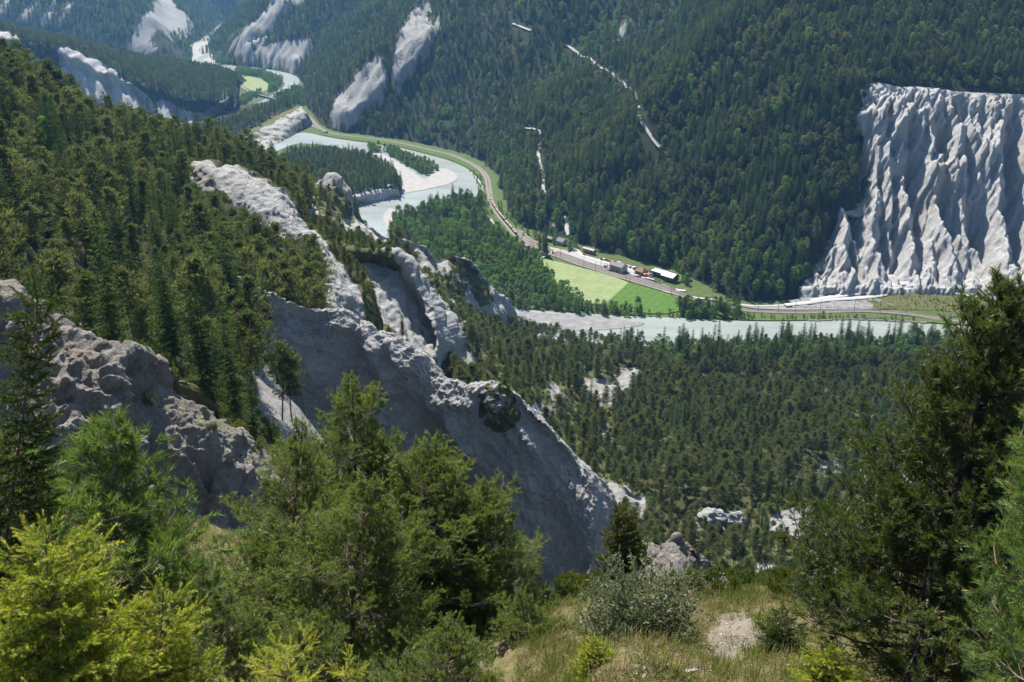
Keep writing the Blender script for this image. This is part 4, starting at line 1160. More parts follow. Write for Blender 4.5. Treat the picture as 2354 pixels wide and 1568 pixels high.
# roads climbing through the forest
mtn = PATCHES["mountainside"]
def mtn_z(X, Y):
    P = mtn['P']
    j = np.clip(np.searchsorted(ax, X) - 1, 0, len(ax) - 2); i = np.clip(np.searchsorted(ay, Y) - 1, 0, len(ay) - 2)
    fx = (X - ax[j]) / (ax[j + 1] - ax[j]); fy = (Y - ay[i]) / (ay[i + 1] - ay[i])
    Z = P[..., 2]
    return Z[i, j] * (1 - fx) * (1 - fy) + Z[i, j + 1] * fx * (1 - fy) + Z[i + 1, j] * (1 - fx) * fy + Z[i + 1, j + 1] * fx * fy
def hit_mtn(x, y):
    a, b = rays(x, y)
    Ys = np.arange(830, 2600, 1.0)
    diff = EYE + b[:, None] * Ys - mtn_z(a[:, None] * Ys, np.broadcast_to(Ys, (len(a), len(Ys))))
    k = np.argmax(diff < 0, axis=1)
    Y = Ys[np.maximum(k, 1)]
    return np.stack([a * Y, Y, EYE + b * Y], -1)
MOUNTAIN_ROADS = [
    [(1234, 312), (1240, 322), (1240, 340), (1238, 360), (1243, 383), (1251, 407), (1249, 430), (1253, 450)],
    [(1230, 312), (1246, 303), (1200, 295)],
    [(1297, 490), (1302, 500), (1305, 510), (1304, 527), (1309, 548)],
    [(1180, 54), (1198, 62), (1222, 72)],
    [(1300, 102), (1305, 105), (1332, 127), (1365, 143), (1392, 158), (1418, 180), (1435, 192), (1453, 202), (1461, 215), (1463, 240), (1472, 267), (1488, 297), (1502, 320), (1518, 345)],
]
road_lines = []
for pts in MOUNTAIN_ROADS:
    ln = smooth_line(hit_mtn(*np.array(pts, float).T), 3.0)
    ln[:, 2] = mtn_z(ln[:, 0], ln[:, 1])
    k = np.ones(15) / 15
    ln[:, 2] = np.convolve(np.pad(ln[:, 2], 7, mode='edge'), k, 'valid')
    road_lines.append(ln)
    link("forest_road", strip_mesh("forest_road", ln, 2.8, M['road'], 0.9, shoulder=1.2), kind="structure")
# ------------------------------------------------------------------ tree models
def soup(base, tip_dir, length, width, r):
    """one triangle per entry: base (n,3), direction (n,3), length, width -> verts (3n,3)"""
    d = tip_dir / (np.linalg.norm(tip_dir, axis=1)[:, None] + 1e-9)
    q = r.normal(size=d.shape)
    s = np.cross(d, q); s /= np.linalg.norm(s, axis=1)[:, None] + 1e-9
    w = np.asarray(width).reshape(-1, 1) / 2; L = np.asarray(length).reshape(-1, 1)
    return np.stack([base - s * w, base + s * w, base + d * L], 1).reshape(-1, 3)

def tris_of(v):
    return np.arange(len(v)).reshape(-1, 3)

def spruce_parts(seed, H=22.0, R=3.3, dens=1.0, bare=0.06):
    r = np.random.default_rng(seed)
    V = []
    n_whorl = int(34 * dens)
    for k in range(n_whorl):
        f = bare + (1 - bare) * (k + r.uniform(-0.3, 0.3)) / n_whorl
        z = f * H
        nb = r.integers(5, 9)
        L0 = R * (1 - f) ** 0.78 * (0.8 + 0.2 * min(1, f / 0.15)) + 0.25
        a0 = r.uniform(0, 7)
        for b in range(nb):
            if r.uniform() < 0.08: continue
            a = a0 + b / nb * 6.283 + r.uniform(-0.25, 0.25)
            L = L0 * r.uniform(0.62, 1.12)
            droop = -0.35 + 0.55 * f + r.uniform(-0.1, 0.1)
            ns = max(2, int(L * 2.6 * dens))
            u = (np.arange(ns) + 0.7) / ns
            dirv = np.array([math.cos(a), math.sin(a), 0])
            side = np.array([-math.sin(a), math.cos(a), 0])
            p = np.array([0, 0, z]) + dirv * (u * L)[:, None] + np.array([0, 0, 1.0]) * (droop * u * L + 0.16 * u * u * L)[:, None]
            wid = (0.75 * (1 - 0.55 * u) * min(1.0, 0.4 + L * 0.3))
            for sgn in (-1, 1):
                dd = dirv * 0.75 + side * sgn * r.uniform(0.5, 0.9, (ns, 1)) + np.array([0, 0, -0.35]) + r.normal(0, 0.18, (ns, 3))
                V.append(soup(p, dd, wid * r.uniform(0.8, 1.3, ns) * 1.25, wid * 0.55, r))
            V.append(soup(p[-1:], dirv[None] + r.normal(0, 0.1, (1, 3)), [0.7], [0.3], r))
    V.append(soup(np.array([[0, 0, H - 1.2]] * 4), np.array([[0, 0, 1.0]] * 4) + r.normal(0, 0.12, (4, 3)), [1.5] * 4, [0.4] * 4, r))
    crown = np.concatenate(V)
    mb = MB(); zz = np.linspace(-1.2, H * 0.98, 6)
    mb.tube(np.stack([0 * zz, 0 * zz, zz], 1), np.linspace(0.26, 0.03, 6), 5)
    return crown, mb

def pine_parts(seed, H=17.0, R=2.9, bare=0.36, clumps=3, size=0.60, leaf=36):
    r = np.random.default_rng(seed)
    lean = r.normal(0, 0.35, 2)
    def stem(z):
        f = np.asarray(z) / H
        return np.stack([lean[0] * f + 0.25 * np.sin(f * 5 + seed), lean[1] * f + 0.25 * np.cos(f * 4 + seed), np.asarray(z) + 0 * f], -1)
    V = []; limbs = MB()
    zz = np.linspace(-1.2, H * 0.97, 9)
    limbs.tube(stem(zz), np.linspace(0.21, 0.035, 9), 5)
    nl = r.integers(26, 34)
    for k in range(nl):
        g = (k + r.uniform(0, 1)) / nl
        f = bare + (0.985 - bare) * g
        a = k * 2.4 + r.uniform(-0.5, 0.5)
        prof = (0.72 + 0.28 * math.sin(math.pi * min(1, 0.15 + 0.9 * g))) * (1 - g ** 2.6) ** 0.75 + 0.08
        L = R * prof * r.uniform(0.6, 1.2)
        b = stem(f * H)
        d = np.array([math.cos(a), math.sin(a), r.uniform(0.05, 0.45)])
        e = b + d * L
        if L > 0.7:
            limbs.tube([b, b + d * L * 0.5 + [0, 0, -0.06 * L], e], [0.06, 0.04, 0.02], 3)
        for c in range(clumps):
            u = 1.0 - c * 0.34
            cpos = b + d * L * u + r.normal(0, 0.22, 3)
            rad = np.array([1.05, 1.05, 0.55]) * r.uniform(0.7, 1.15) * (0.65 + 0.35 * min(1, L / 1.6))
            q = r.normal(size=(leaf, 3)); q /= np.linalg.norm(q, axis=1)[:, None]
            q *= r.uniform(0.35, 1.0, (leaf, 1)) ** 0.5
            base = cpos + q * rad
            dd = q * [1, 1, 0.6] + [0, 0, 0.55] + r.normal(0, 0.35, (leaf, 3))
            V.append(soup(base, dd, r.uniform(0.7, 1.3, leaf) * size, r.uniform(0.35, 0.6, leaf) * size, r))
    top = stem(H * 0.97)
    q = r.normal(size=(30, 3)) * [0.28, 0.28, 0.5]
    V.append(soup(top + q - [0, 0, 0.5], q * 0.4 + [0, 0, 0.6], np.full(30, size), np.full(30, size * 0.45), r))
    return np.concatenate(V), limbs

def broad_parts(seed, H=14.0, R=3.6, leaf=46, lumps=64, size=0.48, low=0.12):
    r = np.random.default_rng(seed)
    V = []; limbs = MB()
    zz = np.linspace(-1.0, H * 0.8, 6)
    limbs.tube(np.stack([0.3 * np.sin(zz * 0.3 + seed), 0.3 * np.cos(zz * 0.27), zz], 1), np.linspace(0.24, 0.04, 6), 5)
    for k in range(lumps):
        g = r.uniform(0, 1); a = r.uniform(0, 6.283)
        z = H * (low + (0.96 - low) * g)
        prof = math.sin(math.pi * (0.10 + 0.86 * g) ** 0.85) ** 0.65
        rr = R * prof * math.sqrt(r.uniform(0.25, 1.0))
        c = np.array([math.cos(a) * rr, math.sin(a) * rr, z + r.normal(0, 0.3)])
        if r.uniform() < 0.35:
            limbs.tube([[0, 0, max(0.5, z - rr * 0.9)], c], [0.07, 0.02], 3)
        rad = np.array([1.0, 1.0, 0.72]) * r.uniform(0.6, 1.15) * (0.5 + 0.13 * R)
        q = r.normal(size=(leaf, 3)); q /= np.linalg.norm(q, axis=1)[:, None]
        q *= r.uniform(0.3, 1.0, (leaf, 1)) ** 0.4
        dd = q + r.normal(0, 0.8, (leaf, 3)) + [0, 0, 0.15]
        V.append(soup(c + q * rad, dd, r.uniform(0.7, 1.3, leaf) * size, r.uniform(0.6, 1.0, leaf) * size, r))
    return np.concatenate(V), limbs

PROTO = {}
def proto(kind, idx, parts, leafmat, barkmat, H):
    crown, limbs = parts
    cm = mesh_of(kind + "_crown", crown, tris_of(crown), [leafmat])
    tm = limbs.mesh(kind + "_trunk", [barkmat], smooth=True)
    # one mesh with both, for the woods that nobody could count
    nv = len(crown); lv = np.concatenate(limbs.v)
    f = [tris_of(crown), np.concatenate(limbs.q) + nv]
    mi = np.concatenate([np.zeros(len(f[0])), np.ones(len(f[1]))])
    wm = mesh_of(kind + "_whole", np.concatenate([crown, lv]), f, [leafmat, barkmat], mi)
    PROTO.setdefault(kind, []).append(dict(crown=cm, trunk=tm, whole=wm, H=H, rad=float(np.abs(crown[:, :2]).max())))

for i in range(5):
    proto("spruce", i, spruce_parts(100 + i, 22.0, 3.0 + 0.35 * i, 1.0, 0.04 + 0.03 * i), M['spruce'], M['bark_grey'], 22.0)
for i in range(6):
    proto("pine", i, pine_parts(200 + i, 17.0, 3.0 + 0.30 * i, 0.18 + 0.065 * i), M['pine'], M['bark'], 17.0)
for i in range(2):
    proto("pine", 6 + i, pine_parts(260 + i, 17.0, 2.4 + 0.4 * i, 0.50, clumps=2, leaf=22), M['pine'], M['bark'], 17.0)
for i in range(4):
    proto("broadleaf", i, broad_parts(300 + i, 14.0, 3.0 + 0.4 * i), M['broad'], M['bark_grey'], 14.0)
for i in range(3):
    proto("willow", i, broad_parts(400 + i, 12.0, 2.2 + 0.3 * i, lumps=50, low=0.08), M['willow'], M['bark_grey'], 12.0)

for i in range(3):
    proto("shrub", i, broad_parts(450 + i, 1.6, 1.1, leaf=22, lumps=26, size=0.26, low=0.02), M['shrub'], M['bark_grey'], 1.6)

# ------------------------------------------------------------------ where trees stand
TREES = {k: [] for k in PROTO}       # rows: x, y, z, height, zone number
ZONES = []
_cells = {}
def crowded(x, y, r):
    c = 3.0
    i, j = int(x // c), int(y // c); k = int(r // c) + 1
    for a in range(i - k, i + k + 1):
        for b in range(j - k, j + k + 1):
            for (u, v, q) in _cells.get((a, b), ()):
                if (u - x) ** 2 + (v - y) ** 2 < (0.5 * (r + q)) ** 2:
                    return True
    _cells.setdefault((i, j), []).append((x, y, r))
    return False

def scatter(zone, P, per_m2, weight, mix, heights, spacing, seed, max_n=40000):
    """P grid (nv, nu, 3); weight (nv, nu) 0..1; mix: list of (kind, weight function or number); heights: {kind: (lo, hi)}"""
    r = np.random.default_rng(seed)
    zi = len(ZONES); ZONES.append(zone)
    a = P[:-1, :-1]; b = P[:-1, 1:]; c = P[1:, :-1]; d = P[1:, 1:]
    area = np.abs(np.cross((b - a)[..., :2], (c - a)[..., :2])) * 0.5 + np.abs(np.cross((b - d)[..., :2], (c - d)[..., :2])) * 0.5
    w = 0.25 * (weight[:-1, :-1] + weight[:-1, 1:] + weight[1:, :-1] + weight[1:, 1:])
    lam = (area * np.clip(w, 0, 1) * per_m2).ravel()
    tot = lam.sum()
    n = min(int(tot), max_n)
    if n <= 0: return
    cell = r.choice(len(lam), n, p=lam / tot)
    u = r.uniform(size=n)[:, None]; v = r.uniform(size=n)[:, None]
    A, B, C_, D_ = (q.reshape(-1, 3)[cell] for q in (a, b, c, d))
    pts = (A * (1 - u) + B * u) * (1 - v) + (C_ * (1 - u) + D_ * u) * v
    kinds = [k for k, _ in mix]
    W = np.stack([np.broadcast_to(f(pts) if callable(f) else float(f), (n,)) for _, f in mix], 1).clip(0)
    W = np.cumsum(W, 1); pick = (r.uniform(size=n)[:, None] * W[:, -1:] > W).sum(1)
    hh = r.uniform(size=n)
    grow = 1.0 + 0.30 * np.clip(fbm(pts[:, 0] / 26, pts[:, 1] / 26, seed * 0.7, 2), -1, 1)
    for i in range(n):
        k = kinds[min(pick[i], len(kinds) - 1)]
        lo, hi = heights[k]
        h = (lo + (hi - lo) * hh[i] ** 0.8) * grow[i]
        if crowded(pts[i, 0], pts[i, 1], spacing * (0.55 + 0.45 * h / hi)): continue
        TREES[k].append((pts[i, 0], pts[i, 1], pts[i, 2] - 0.02 * h, h, zi))

def flat_grid(poly, z, step=4.0):
    pts = at_z(*np.array(poly, float).T, z)
    x0, y0 = pts[:, 0].min(), pts[:, 1].min(); x1, y1 = pts[:, 0].max(), pts[:, 1].max()
    X, Y = np.meshgrid(np.arange(x0, x1 + step, step), np.arange(y0, y1 + step, step))
    w = in_poly(X, Y, pts[:, :2]).astype(float)
    return np.stack([X, Y, z + 0 * X], -1), w

def frame_weight(P, margin=260):
    px, py, d = plate(P)
    return ((px > -margin) & (px < W0 + margin) & (py > -420) & (py < H0 + 900) & (d > 5)).astype(float)

def clump(scale, seed, lo, hi):
    return lambda p: sstep(lo, hi, fbm(p[:, 0] / scale, p[:, 1] / scale, seed * 1.7, 3))

# keep the forest roads open to view
road_pts = np.concatenate(road_lines)
def road_clear(P, r_side=4.5, r_front=30.0):
    px, py, d = plate(P)
    rx, ry, rd = plate(road_pts)
    w = np.ones(px.shape)
    m = (px > 1150) & (px < 1540) & (py < 620)
    X, Y = P[..., 0][m], P[..., 1][m]
    best = np.full(X.shape, 1e9); fr = np.full(X.shape, 1e9)
    for q in road_pts[::2]:
        dx = X - q[0]; dy = Y - q[1]
        best = np.minimum(best, dx * dx + dy * dy)
        fr = np.minimum(fr, np.where((dy < 0) & (dy > -r_front), np.abs(dx - q[0] / q[1] * dy), 1e9))
    w[m] = ((best > r_side ** 2) & (fr > 4.2)).astype(float)
    return w

# a few trees with places of their own
def plant_at(kind, x, y, Y, h, zone):
    p = at(x, y, Y)
    zi = len(ZONES); ZONES.append(zone)
    crowded(p[0], p[1], 3.0)
    TREES[kind].append((p[0], p[1], p[2] - 0.4, h, zi))
plant_at("pine", 650, 960, 176, 16.5, "foot of the grey fin")
plant_at("pine", 672, 955, 178, 14.5, "foot of the grey fin")
plant_at("broadleaf", 108, 352, 330, 12.5, "near wooded slope")
plant_at("spruce", 895, 790, 350, 9.5, "hollow behind the grey fin")
plant_at("spruce", 925, 775, 352, 10.0, "hollow behind the grey fin")
plant_at("pine", 980, 860, 340, 9.0, "hollow behind the grey fin")
plant_at("pine", 965, 850, 338, 7.0, "hollow behind the grey fin")
# bank and river woods first so that they get their places
W2 = [(905, 515), (930, 500), (1000, 478), (1070, 462), (1098, 468), (1110, 500), (1128, 530), (1160, 556), (1200, 580), (1232, 596), (1238, 622), (1268, 650), (1290, 672), (1330, 700), (1400, 716), (1480, 722), (1480, 727), (1400, 724), (1250, 712), (1180, 708), (1060, 680), (990, 600), (930, 560)]
P_, w_ = flat_grid(W2, -0.5)
px_, py_, _ = plate(P_)
path_d, _a = dist_poly(px_, py_, [(1118, 494), (1130, 508), (1134, 520), (1132, 545)])
conif = lambda p: 1.1 * sstep(620, 520, plate(p)[1]) * sstep(0.0, 0.2, 0.12 + fbm(p[:, 0] / 40, p[:, 1] / 40, 2, 2)) + 0.10
scatter("riverside wood", P_, 0.10, w_ * (path_d > 5) * frame_weight(P_), [("broadleaf", 0.75), ("spruce", conif), ("pine", lambda p: 0.35 * conif(p)), ("willow", lambda p: 1.3 * sstep(640, 690, plate(p)[1]))],
        {"broadleaf": (8, 16), "spruce": (14, 24), "pine": (12, 19), "willow": (8, 14)}, 4.4, 1)
P_, w_ = flat_grid([(1240, 565), (1262, 575), (1262, 588), (1246, 592), (1236, 580)], -0.3)
scatter("riverside wood", P_, 0.05, w_, [("spruce", 1)], {"spruce": (20, 28)}, 5, 2)
bank_right = [(1570, 704), (1625, 708), (1690, 714), (1694, 734), (1640, 735), (1570, 731), (1555, 722)]
P_, w_ = flat_grid(bank_right, -0.3)
scatter("river bank", P_, 0.12, w_, [("broadleaf", 0.8), ("pine", 0.5), ("willow", 0.5), ("spruce", 0.35)], {"broadleaf": (8, 14), "pine": (12, 19), "willow": (7, 11), "spruce": (12, 20)}, 3.6, 3)
P_, w_ = flat_grid([(1440, 722), (1500, 724), (1560, 728), (1560, 733), (1440, 728), (1380, 722), (1380, 716)], -0.3, 2)
scatter("river bank", P_, 0.14, w_, [("broadleaf", 0.8), ("willow", 0.4), ("spruce", 0.2)], {"broadleaf": (3, 7), "willow": (3, 7), "spruce": (6, 11)}, 3.0, 4)
P_, w_ = flat_grid([(1695, 726), (1800, 729), (1900, 729), (2010, 731), (2100, 737), (2100, 740), (2000, 734), (1800, 736), (1695, 735)], -0.3, 2)
scatter("river bank", P_, 0.10, w_, [("broadleaf", 0.8), ("willow", 0.6)], {"broadleaf": (2, 5), "willow": (2, 5.5)}, 2.6, 5)
for poly, n, zone, mixx, hh in (
    ([(885, 345), (915, 350), (950, 366), (985, 380), (1005, 390), (985, 404), (960, 396), (930, 376), (895, 358)], 0.05, "gravel island", [("willow", 1.0), ("broadleaf", 0.5), ("pine", 0.3)], {"willow": (6, 13), "broadleaf": (5, 11), "pine": (9, 14)}),
    ([(850, 340), (866, 344), (870, 352), (855, 350)], 0.05, "gravel island", [("broadleaf", 1)], {"broadleaf": (8, 13)}),
    ([(495, 128), (520, 132), (560, 134), (585, 148), (540, 150), (500, 146)], 0.025, "far river bank", [("broadleaf", 1), ("willow", 0.5)], {"broadleaf": (8, 16), "willow": (8, 14)}),
    ([(548, 160), (600, 168), (648, 184), (640, 205), (618, 214), (622, 195), (600, 178), (560, 172), (540, 174)], 0.03, "far river bank", [("broadleaf", 1), ("willow", 0.6)], {"broadleaf": (7, 13), "willow": (7, 13)}),
    ([(500, 250), (560, 226), (600, 213), (590, 222), (560, 240), (515, 262)], 0.03, "far river bank", [("broadleaf", 1), ("willow", 0.5)], {"broadleaf": (6, 12), "willow": (6, 12)}),
    ([(630, 225), (680, 205), (705, 215), (705, 245), (660, 240), (640, 238)], 0.03, "far river bank", [("broadleaf", 1), ("spruce", 0.5)], {"broadleaf": (7, 12), "spruce": (12, 18)}),
    ([(290, 140), (360, 132), (428, 132), (440, 146), (430, 155), (300, 150)], 0.025, "far river bank", [("broadleaf", 1), ("spruce", 0.3)], {"broadleaf": (8, 16), "spruce": (14, 20)}),
    ([(1140, 455), (1152, 480), (1175, 505), (1200, 530), (1192, 528), (1160, 500), (1145, 475)], 0.06, "railway bank", [("broadleaf", 1)], {"broadleaf": (2, 6)}),
    (SS([(400, 470), (520, 520), (640, 500), (700, 510), (780, 520), (800, 620), (700, 610), (600, 580), (520, 550), (430, 520)]), 0.016, "station gardens", [("broadleaf", 1), ("spruce", 0.2)], {"broadleaf": (4, 9), "spruce": (8, 16)}),
    (SS([(800, 600), (850, 590), (850, 640), (815, 650)]), 0.05, "station gardens", [("broadleaf", 1)], {"broadleaf": (9, 13)}),
    (SS([(1740, 900), (1800, 880), (1830, 930), (1760, 950)]), 0.03, "station gardens", [("broadleaf", 0.6), ("pine", 0.5)], {"broadleaf": (8, 13), "pine": (11, 15)}),
    ([(1080, 388), (1098, 402), (1110, 424), (1112, 450), (1125, 490), (1118, 500), (1104, 470), (1103, 440), (1096, 414)], 0.05, "railway bank", [("broadleaf", 1), ("willow", 0.4)], {"broadleaf": (2, 5), "willow": (2, 6)}),
    ([(1860, 700), (1990, 704), (2060, 712), (2000, 712), (1860, 710)], 0.02, "railway bank", [("broadleaf", 1)], {"broadleaf": (1, 2.2)}),
):
    P_, w_ = flat_grid(poly, -0.3)
    clear = np.ones(w_.shape)
    scatter(zone, P_, n * 2.2, w_ * clear, mixx, hh, 3.4, 10 + len(ZONES))

# the wooded sides of the valley
g = PATCHES["mountainside"]; P_ = g['P']
b_ = bare_mtn(g['px'], g['py'])
inside_ = AI & (AD > 3)
w_ = inside_ * (b_ < 0.35) * frame_weight(P_) * road_clear(P_)
w_ = w_ * (1 - 0.9 * soft_in(g['px'], g['py'], SS([(400, 440), (650, 420), (760, 460), (800, 560), (760, 620), (600, 590), (480, 545)]), 6))
w_ = w_ * (1 - soft_in(g['px'], g['py'], SS([(900, 600), (1060, 640), (1080, 720), (1500, 800), (1760, 880), (1760, 960), (1500, 900), (1000, 740), (880, 690)]), 4))
clf = (in_poly(g['px'], g['py'], [(1968, 232), (2740, 200), (2740, 716), (1815, 704), (1858, 590), (1895, 512), (1968, 440)]) & (P_[..., 1] < 1072)) | ((P_[..., 0] * 975 / P_[..., 1] > 338) & (P_[..., 1] < 1080))
w_ = w_ * (~clf)
wn_ = w_ * (P_[..., 1] < 1500)
def small_near_cliff(p): return 1
lower = lambda p: sstep(45, 8, p[:, 2]) * 0.8
sunny = lambda p: 0.07 + 0.7 * sstep(0.18, 0.62, fbm(p[:, 0] / 45, p[:, 1] / 45, 21.0, 3)) + lower(p)
scatter("opposite mountainside", P_, 0.062, wn_, [("spruce", lambda p: 0.30 + 0.9 * sstep(-0.2, 0.4, fbm(p[:, 0] / 70, p[:, 1] / 70, 5.0, 3))), ("pine", lambda p: 0.30 + 0.9 * sstep(0.15, -0.4, fbm(p[:, 0] / 70, p[:, 1] / 70, 5.0, 3))), ("broadleaf", sunny)],
        {"spruce": (16, 29), "pine": (13, 22), "broadleaf": (9, 17)}, 5.0, 30)
scatter("far mountainside", P_, 0.075, w_ * (P_[..., 1] >= 1500) * frame_weight(P_, 40), [("spruce", 0.6), ("pine", 0.35), ("broadleaf", lambda p: 0.1 + 0.7 * sstep(0.1, 0.5, fbm(p[:, 0] / 90, p[:, 1] / 90, 8.0, 3)))],
        {"spruce": (15, 25), "pine": (12, 20), "broadleaf": (9, 17)}, 4.9, 31, 60000)
g = PATCHES["far_mountain"]; P_ = g['P']
w_ = (BI & (BD > 5)) * (bare_left(g['px'], g['py']) < 0.4) * frame_weight(P_, 60) * (P_[..., 1] < 4600)
scatter("far mountain", P_, 0.030, w_, [("spruce", 0.5), ("pine", 0.3), ("broadleaf", lambda p: 0.2 + 0.7 * sstep(0.0, 0.4, fbm(p[:, 0] / 120, p[:, 1] / 120, 8.0, 3)))],
        {"spruce": (15, 25), "pine": (12, 20), "broadleaf": (10, 17)}, 6.6, 32, 24000)
g = PATCHES["scree_embankment"]
scatter("scrubby bank", g['P'], 0.06, (g['veg'] > 0.45) * (g['px'] > 1960) * (g['px'] < 2450) * 1.0, [("broadleaf", 1), ("pine", 0.4)], {"broadleaf": (0.8, 2.2), "pine": (1.5, 3.5)}, 2.2, 28)
g = PATCHES["white_cliff"]
scatter("rim of the white cliff", g['P'], 0.07, (g['t'] < 0.155) * frame_weight(g['P']), [("spruce", 0.4), ("pine", 0.7), ("broadleaf", 0.1)], {"spruce": (14, 23), "pine": (11, 19), "broadleaf": (6, 11)}, 4.6, 29)
g = PATCHES["wooded_spur"]; P_ = g['P']
scatter("wooded spur", P_, 0.045, (g['veg'] > 0.5) * (g['t'] < 0.80) * frame_weight(P_), [("spruce", 0.4), ("pine", 0.6), ("broadleaf", 0.08)], {"spruce": (14, 21), "pine": (11, 17), "broadleaf": (8, 13)}, 5.2, 33)
g = PATCHES["wooded_knoll"]
scatter("wooded knoll", g['P'], 0.045, (g['t'] < 0.48) * (g['t'] > 0.22) * 1.0, [("spruce", 0.6), ("pine", 0.5), ("broadleaf", 0.1)], {"spruce": (13, 20), "pine": (10, 16), "broadleaf": (8, 12)}, 5.0, 34)
g = PATCHES["river_terrace"]
scatter("river terrace", g['P'], 0.055, (g['t'] < 0.655) * (g['t'] > 0.05) * 1.0, [("spruce", 0.6), ("pine", 0.5), ("broadleaf", 0.25)], {"spruce": (13, 21), "pine": (11, 17), "broadleaf": (7, 13)}, 4.8, 35)
g = PATCHES["wooded_hillside"]; P_ = g['P']; px_, py_ = g['px'], g['py']
ow = (bare_lf(px_, py_) < 0.3) * frame_weight(P_, 200) * (1 - 0.9 * soft_in(px_, py_, [(40, 700), (130, 640), (240, 660), (330, 660), (420, 770), (300, 780), (160, 760), (60, 750)], 20)) * (py_ < np.where(px_ < 450, 848, 1050)) * (1 - soft_in(px_, py_, [(-300, 560), (60, 600), (200, 640), (285, 680), (285, 800), (-300, 800)], 10) * 0.8)
ow = ow * (1 - 0.75 * sstep(0.1, 0.5, fbm(P_[..., 0] / 28, P_[..., 1] / 28, 4.0, 2)))
ow = ow * np.where(soft_in(px_, py_, [(380, 880), (470, 880), (480, 960), (520, 1000), (440, 960), (330, 900)], 6) > 0.3, 0.15, 1.0)
ow = ow * (1 - in_poly(px_, py_, [(440, 385), (447, 386), (507, 397), (547, 399), (597, 421), (643, 448), (683, 494), (734, 549), (748, 590), (738, 650), (690, 640), (612, 612), (543, 562), (452, 497), (420, 440)]))
scatter("near wooded slope", P_, 0.075, ow, [("spruce", lambda p: 0.55 + 0.8 * sstep(0.1, 0.4, fbm(p[:, 0] / 30, p[:, 1] / 30, 15.0, 2))), ("pine", 1.0), ("broadleaf", lambda p: 0.02 + 0.35 * sstep(0.5, 0.7, fbm(p[:, 0] / 25, p[:, 1] / 25, 25.0, 2)))],
        {"spruce": (14, 25), "pine": (12, 21), "broadleaf": (5, 11)}, 5.9, 36)
for nm, zone, n, th in (("grey_dome_ridge", "grey dome ridge", 0.05, 0.55), ("river_cliffs", "river cliffs", 0.045, 0.60)):
    g = PATCHES[nm]
    scatter(zone, g['P'], n, (g['veg'] > th) * frame_weight(g['P']), [("pine", 1.0), ("broadleaf", 0.12), ("spruce", 0.1)], {"pine": (4, 9.5), "broadleaf": (2, 4), "spruce": (6, 11)}, 3.6, 37 + len(nm))
g = PATCHES["grey_fin_ridge"]; px_, py_ = g['px'], g['py']
scatter("grey fin crest", g['P'], 1.1, (soft_in(px_, py_, VEG2, 3) > 0.5) * (g['t'] > 0.3) * 1.0, [("pine", 1.0), ("broadleaf", 0.15), ("shrub", 0.8)], {"shrub": (0.5, 1.5), "pine": (1.5, 4.2), "broadleaf": (1.0, 2.0)}, 1.2, 45)
scatter("grey fin crest", g['P'], 0.6, (soft_in(px_, py_, VEG2B, 3) > 0.5) * (g['t'] > 0.3) * 1.0, [("broadleaf", 0.3), ("shrub", 1.0), ("pine", 0.6)], {"shrub": (0.8, 2.2), "pine": (2, 5), "broadleaf": (1.5, 3)}, 1.6, 46)
g = PATCHES["wooded_basin"]; P_ = g['P']; px_, py_ = g['px'], g['py']
gb = grassy_b(px_, py_); bb = bare_b(px_, py_)
bank = [(1390, 780), (1500, 790), (1650, 790), (1900, 786), (2160, 776), (2160, 830), (1900, 840), (1700, 842), (1540, 850), (1440, 830), (1390, 812)]
bk = soft_in(px_, py_, bank, 3)
fw = frame_weight(P_, 150) * (g['t'] > 0.10)
scatter("near river bank", P_, 0.11, fw * (bk > 0.5) * (px_ > 1540), [("spruce", lambda p: sstep(-0.3, 0.2, fbm(p[:, 0] / 14, p[:, 1] / 14, 3, 2))), ("broadleaf", 0.55), ("willow", 0.5), ("pine", 0.2)], {"spruce": (15, 27), "broadleaf": (8, 13), "willow": (8, 13), "pine": (12, 17)}, 3.7, 50)
scatter("near river bank", P_, 0.05, fw * (bk > 0.5) * (px_ <= 1540), [("broadleaf", 0.6), ("willow", 0.9), ("pine", 0.6), ("spruce", 0.2)], {"spruce": (13, 20), "broadleaf": (7, 12), "willow": (7, 13), "pine": (11, 15)}, 4.4, 51)
den = (1 - 0.80 * gb) * (bb < 0.25) * (bk < 0.5) * fw
den = den * (0.45 + 0.55 * sstep(-0.35, 0.05, fbm(P_[..., 0] / 24, P_[..., 1] / 24, 17.0, 3)))
den = den * (1 - 0.55 * sstep(0.15, 0.5, fbm(P_[..., 0] / 22, P_[..., 1] / 22, 7.0, 3)) * sstep(0.5, 0.7, g['t']))
scatter("wooded basin", P_, 0.085, den * (py_ < 1180), [("pine", 1.0), ("spruce", lambda p: 0.04 + 0.75 * sstep(0.2, 0.5, fbm(p[:, 0] / 40, p[:, 1] / 40, 31.0, 2))), ("broadleaf", 0.14)], {"pine": (8, 17), "spruce": (10, 21), "broadleaf": (3, 8)}, 4.9, 52)
scatter("wooded basin", P_, 0.095, den * (py_ >= 1180), [("pine", 1.0), ("spruce", lambda p: 0.05 + 0.4 * sstep(0.2, 0.5, fbm(p[:, 0] / 30, p[:, 1] / 30, 31.0, 2))), ("broadleaf", 0.22)], {"pine": (5, 13), "spruce": (6, 14), "broadleaf": (1.5, 5)}, 4.0, 53)

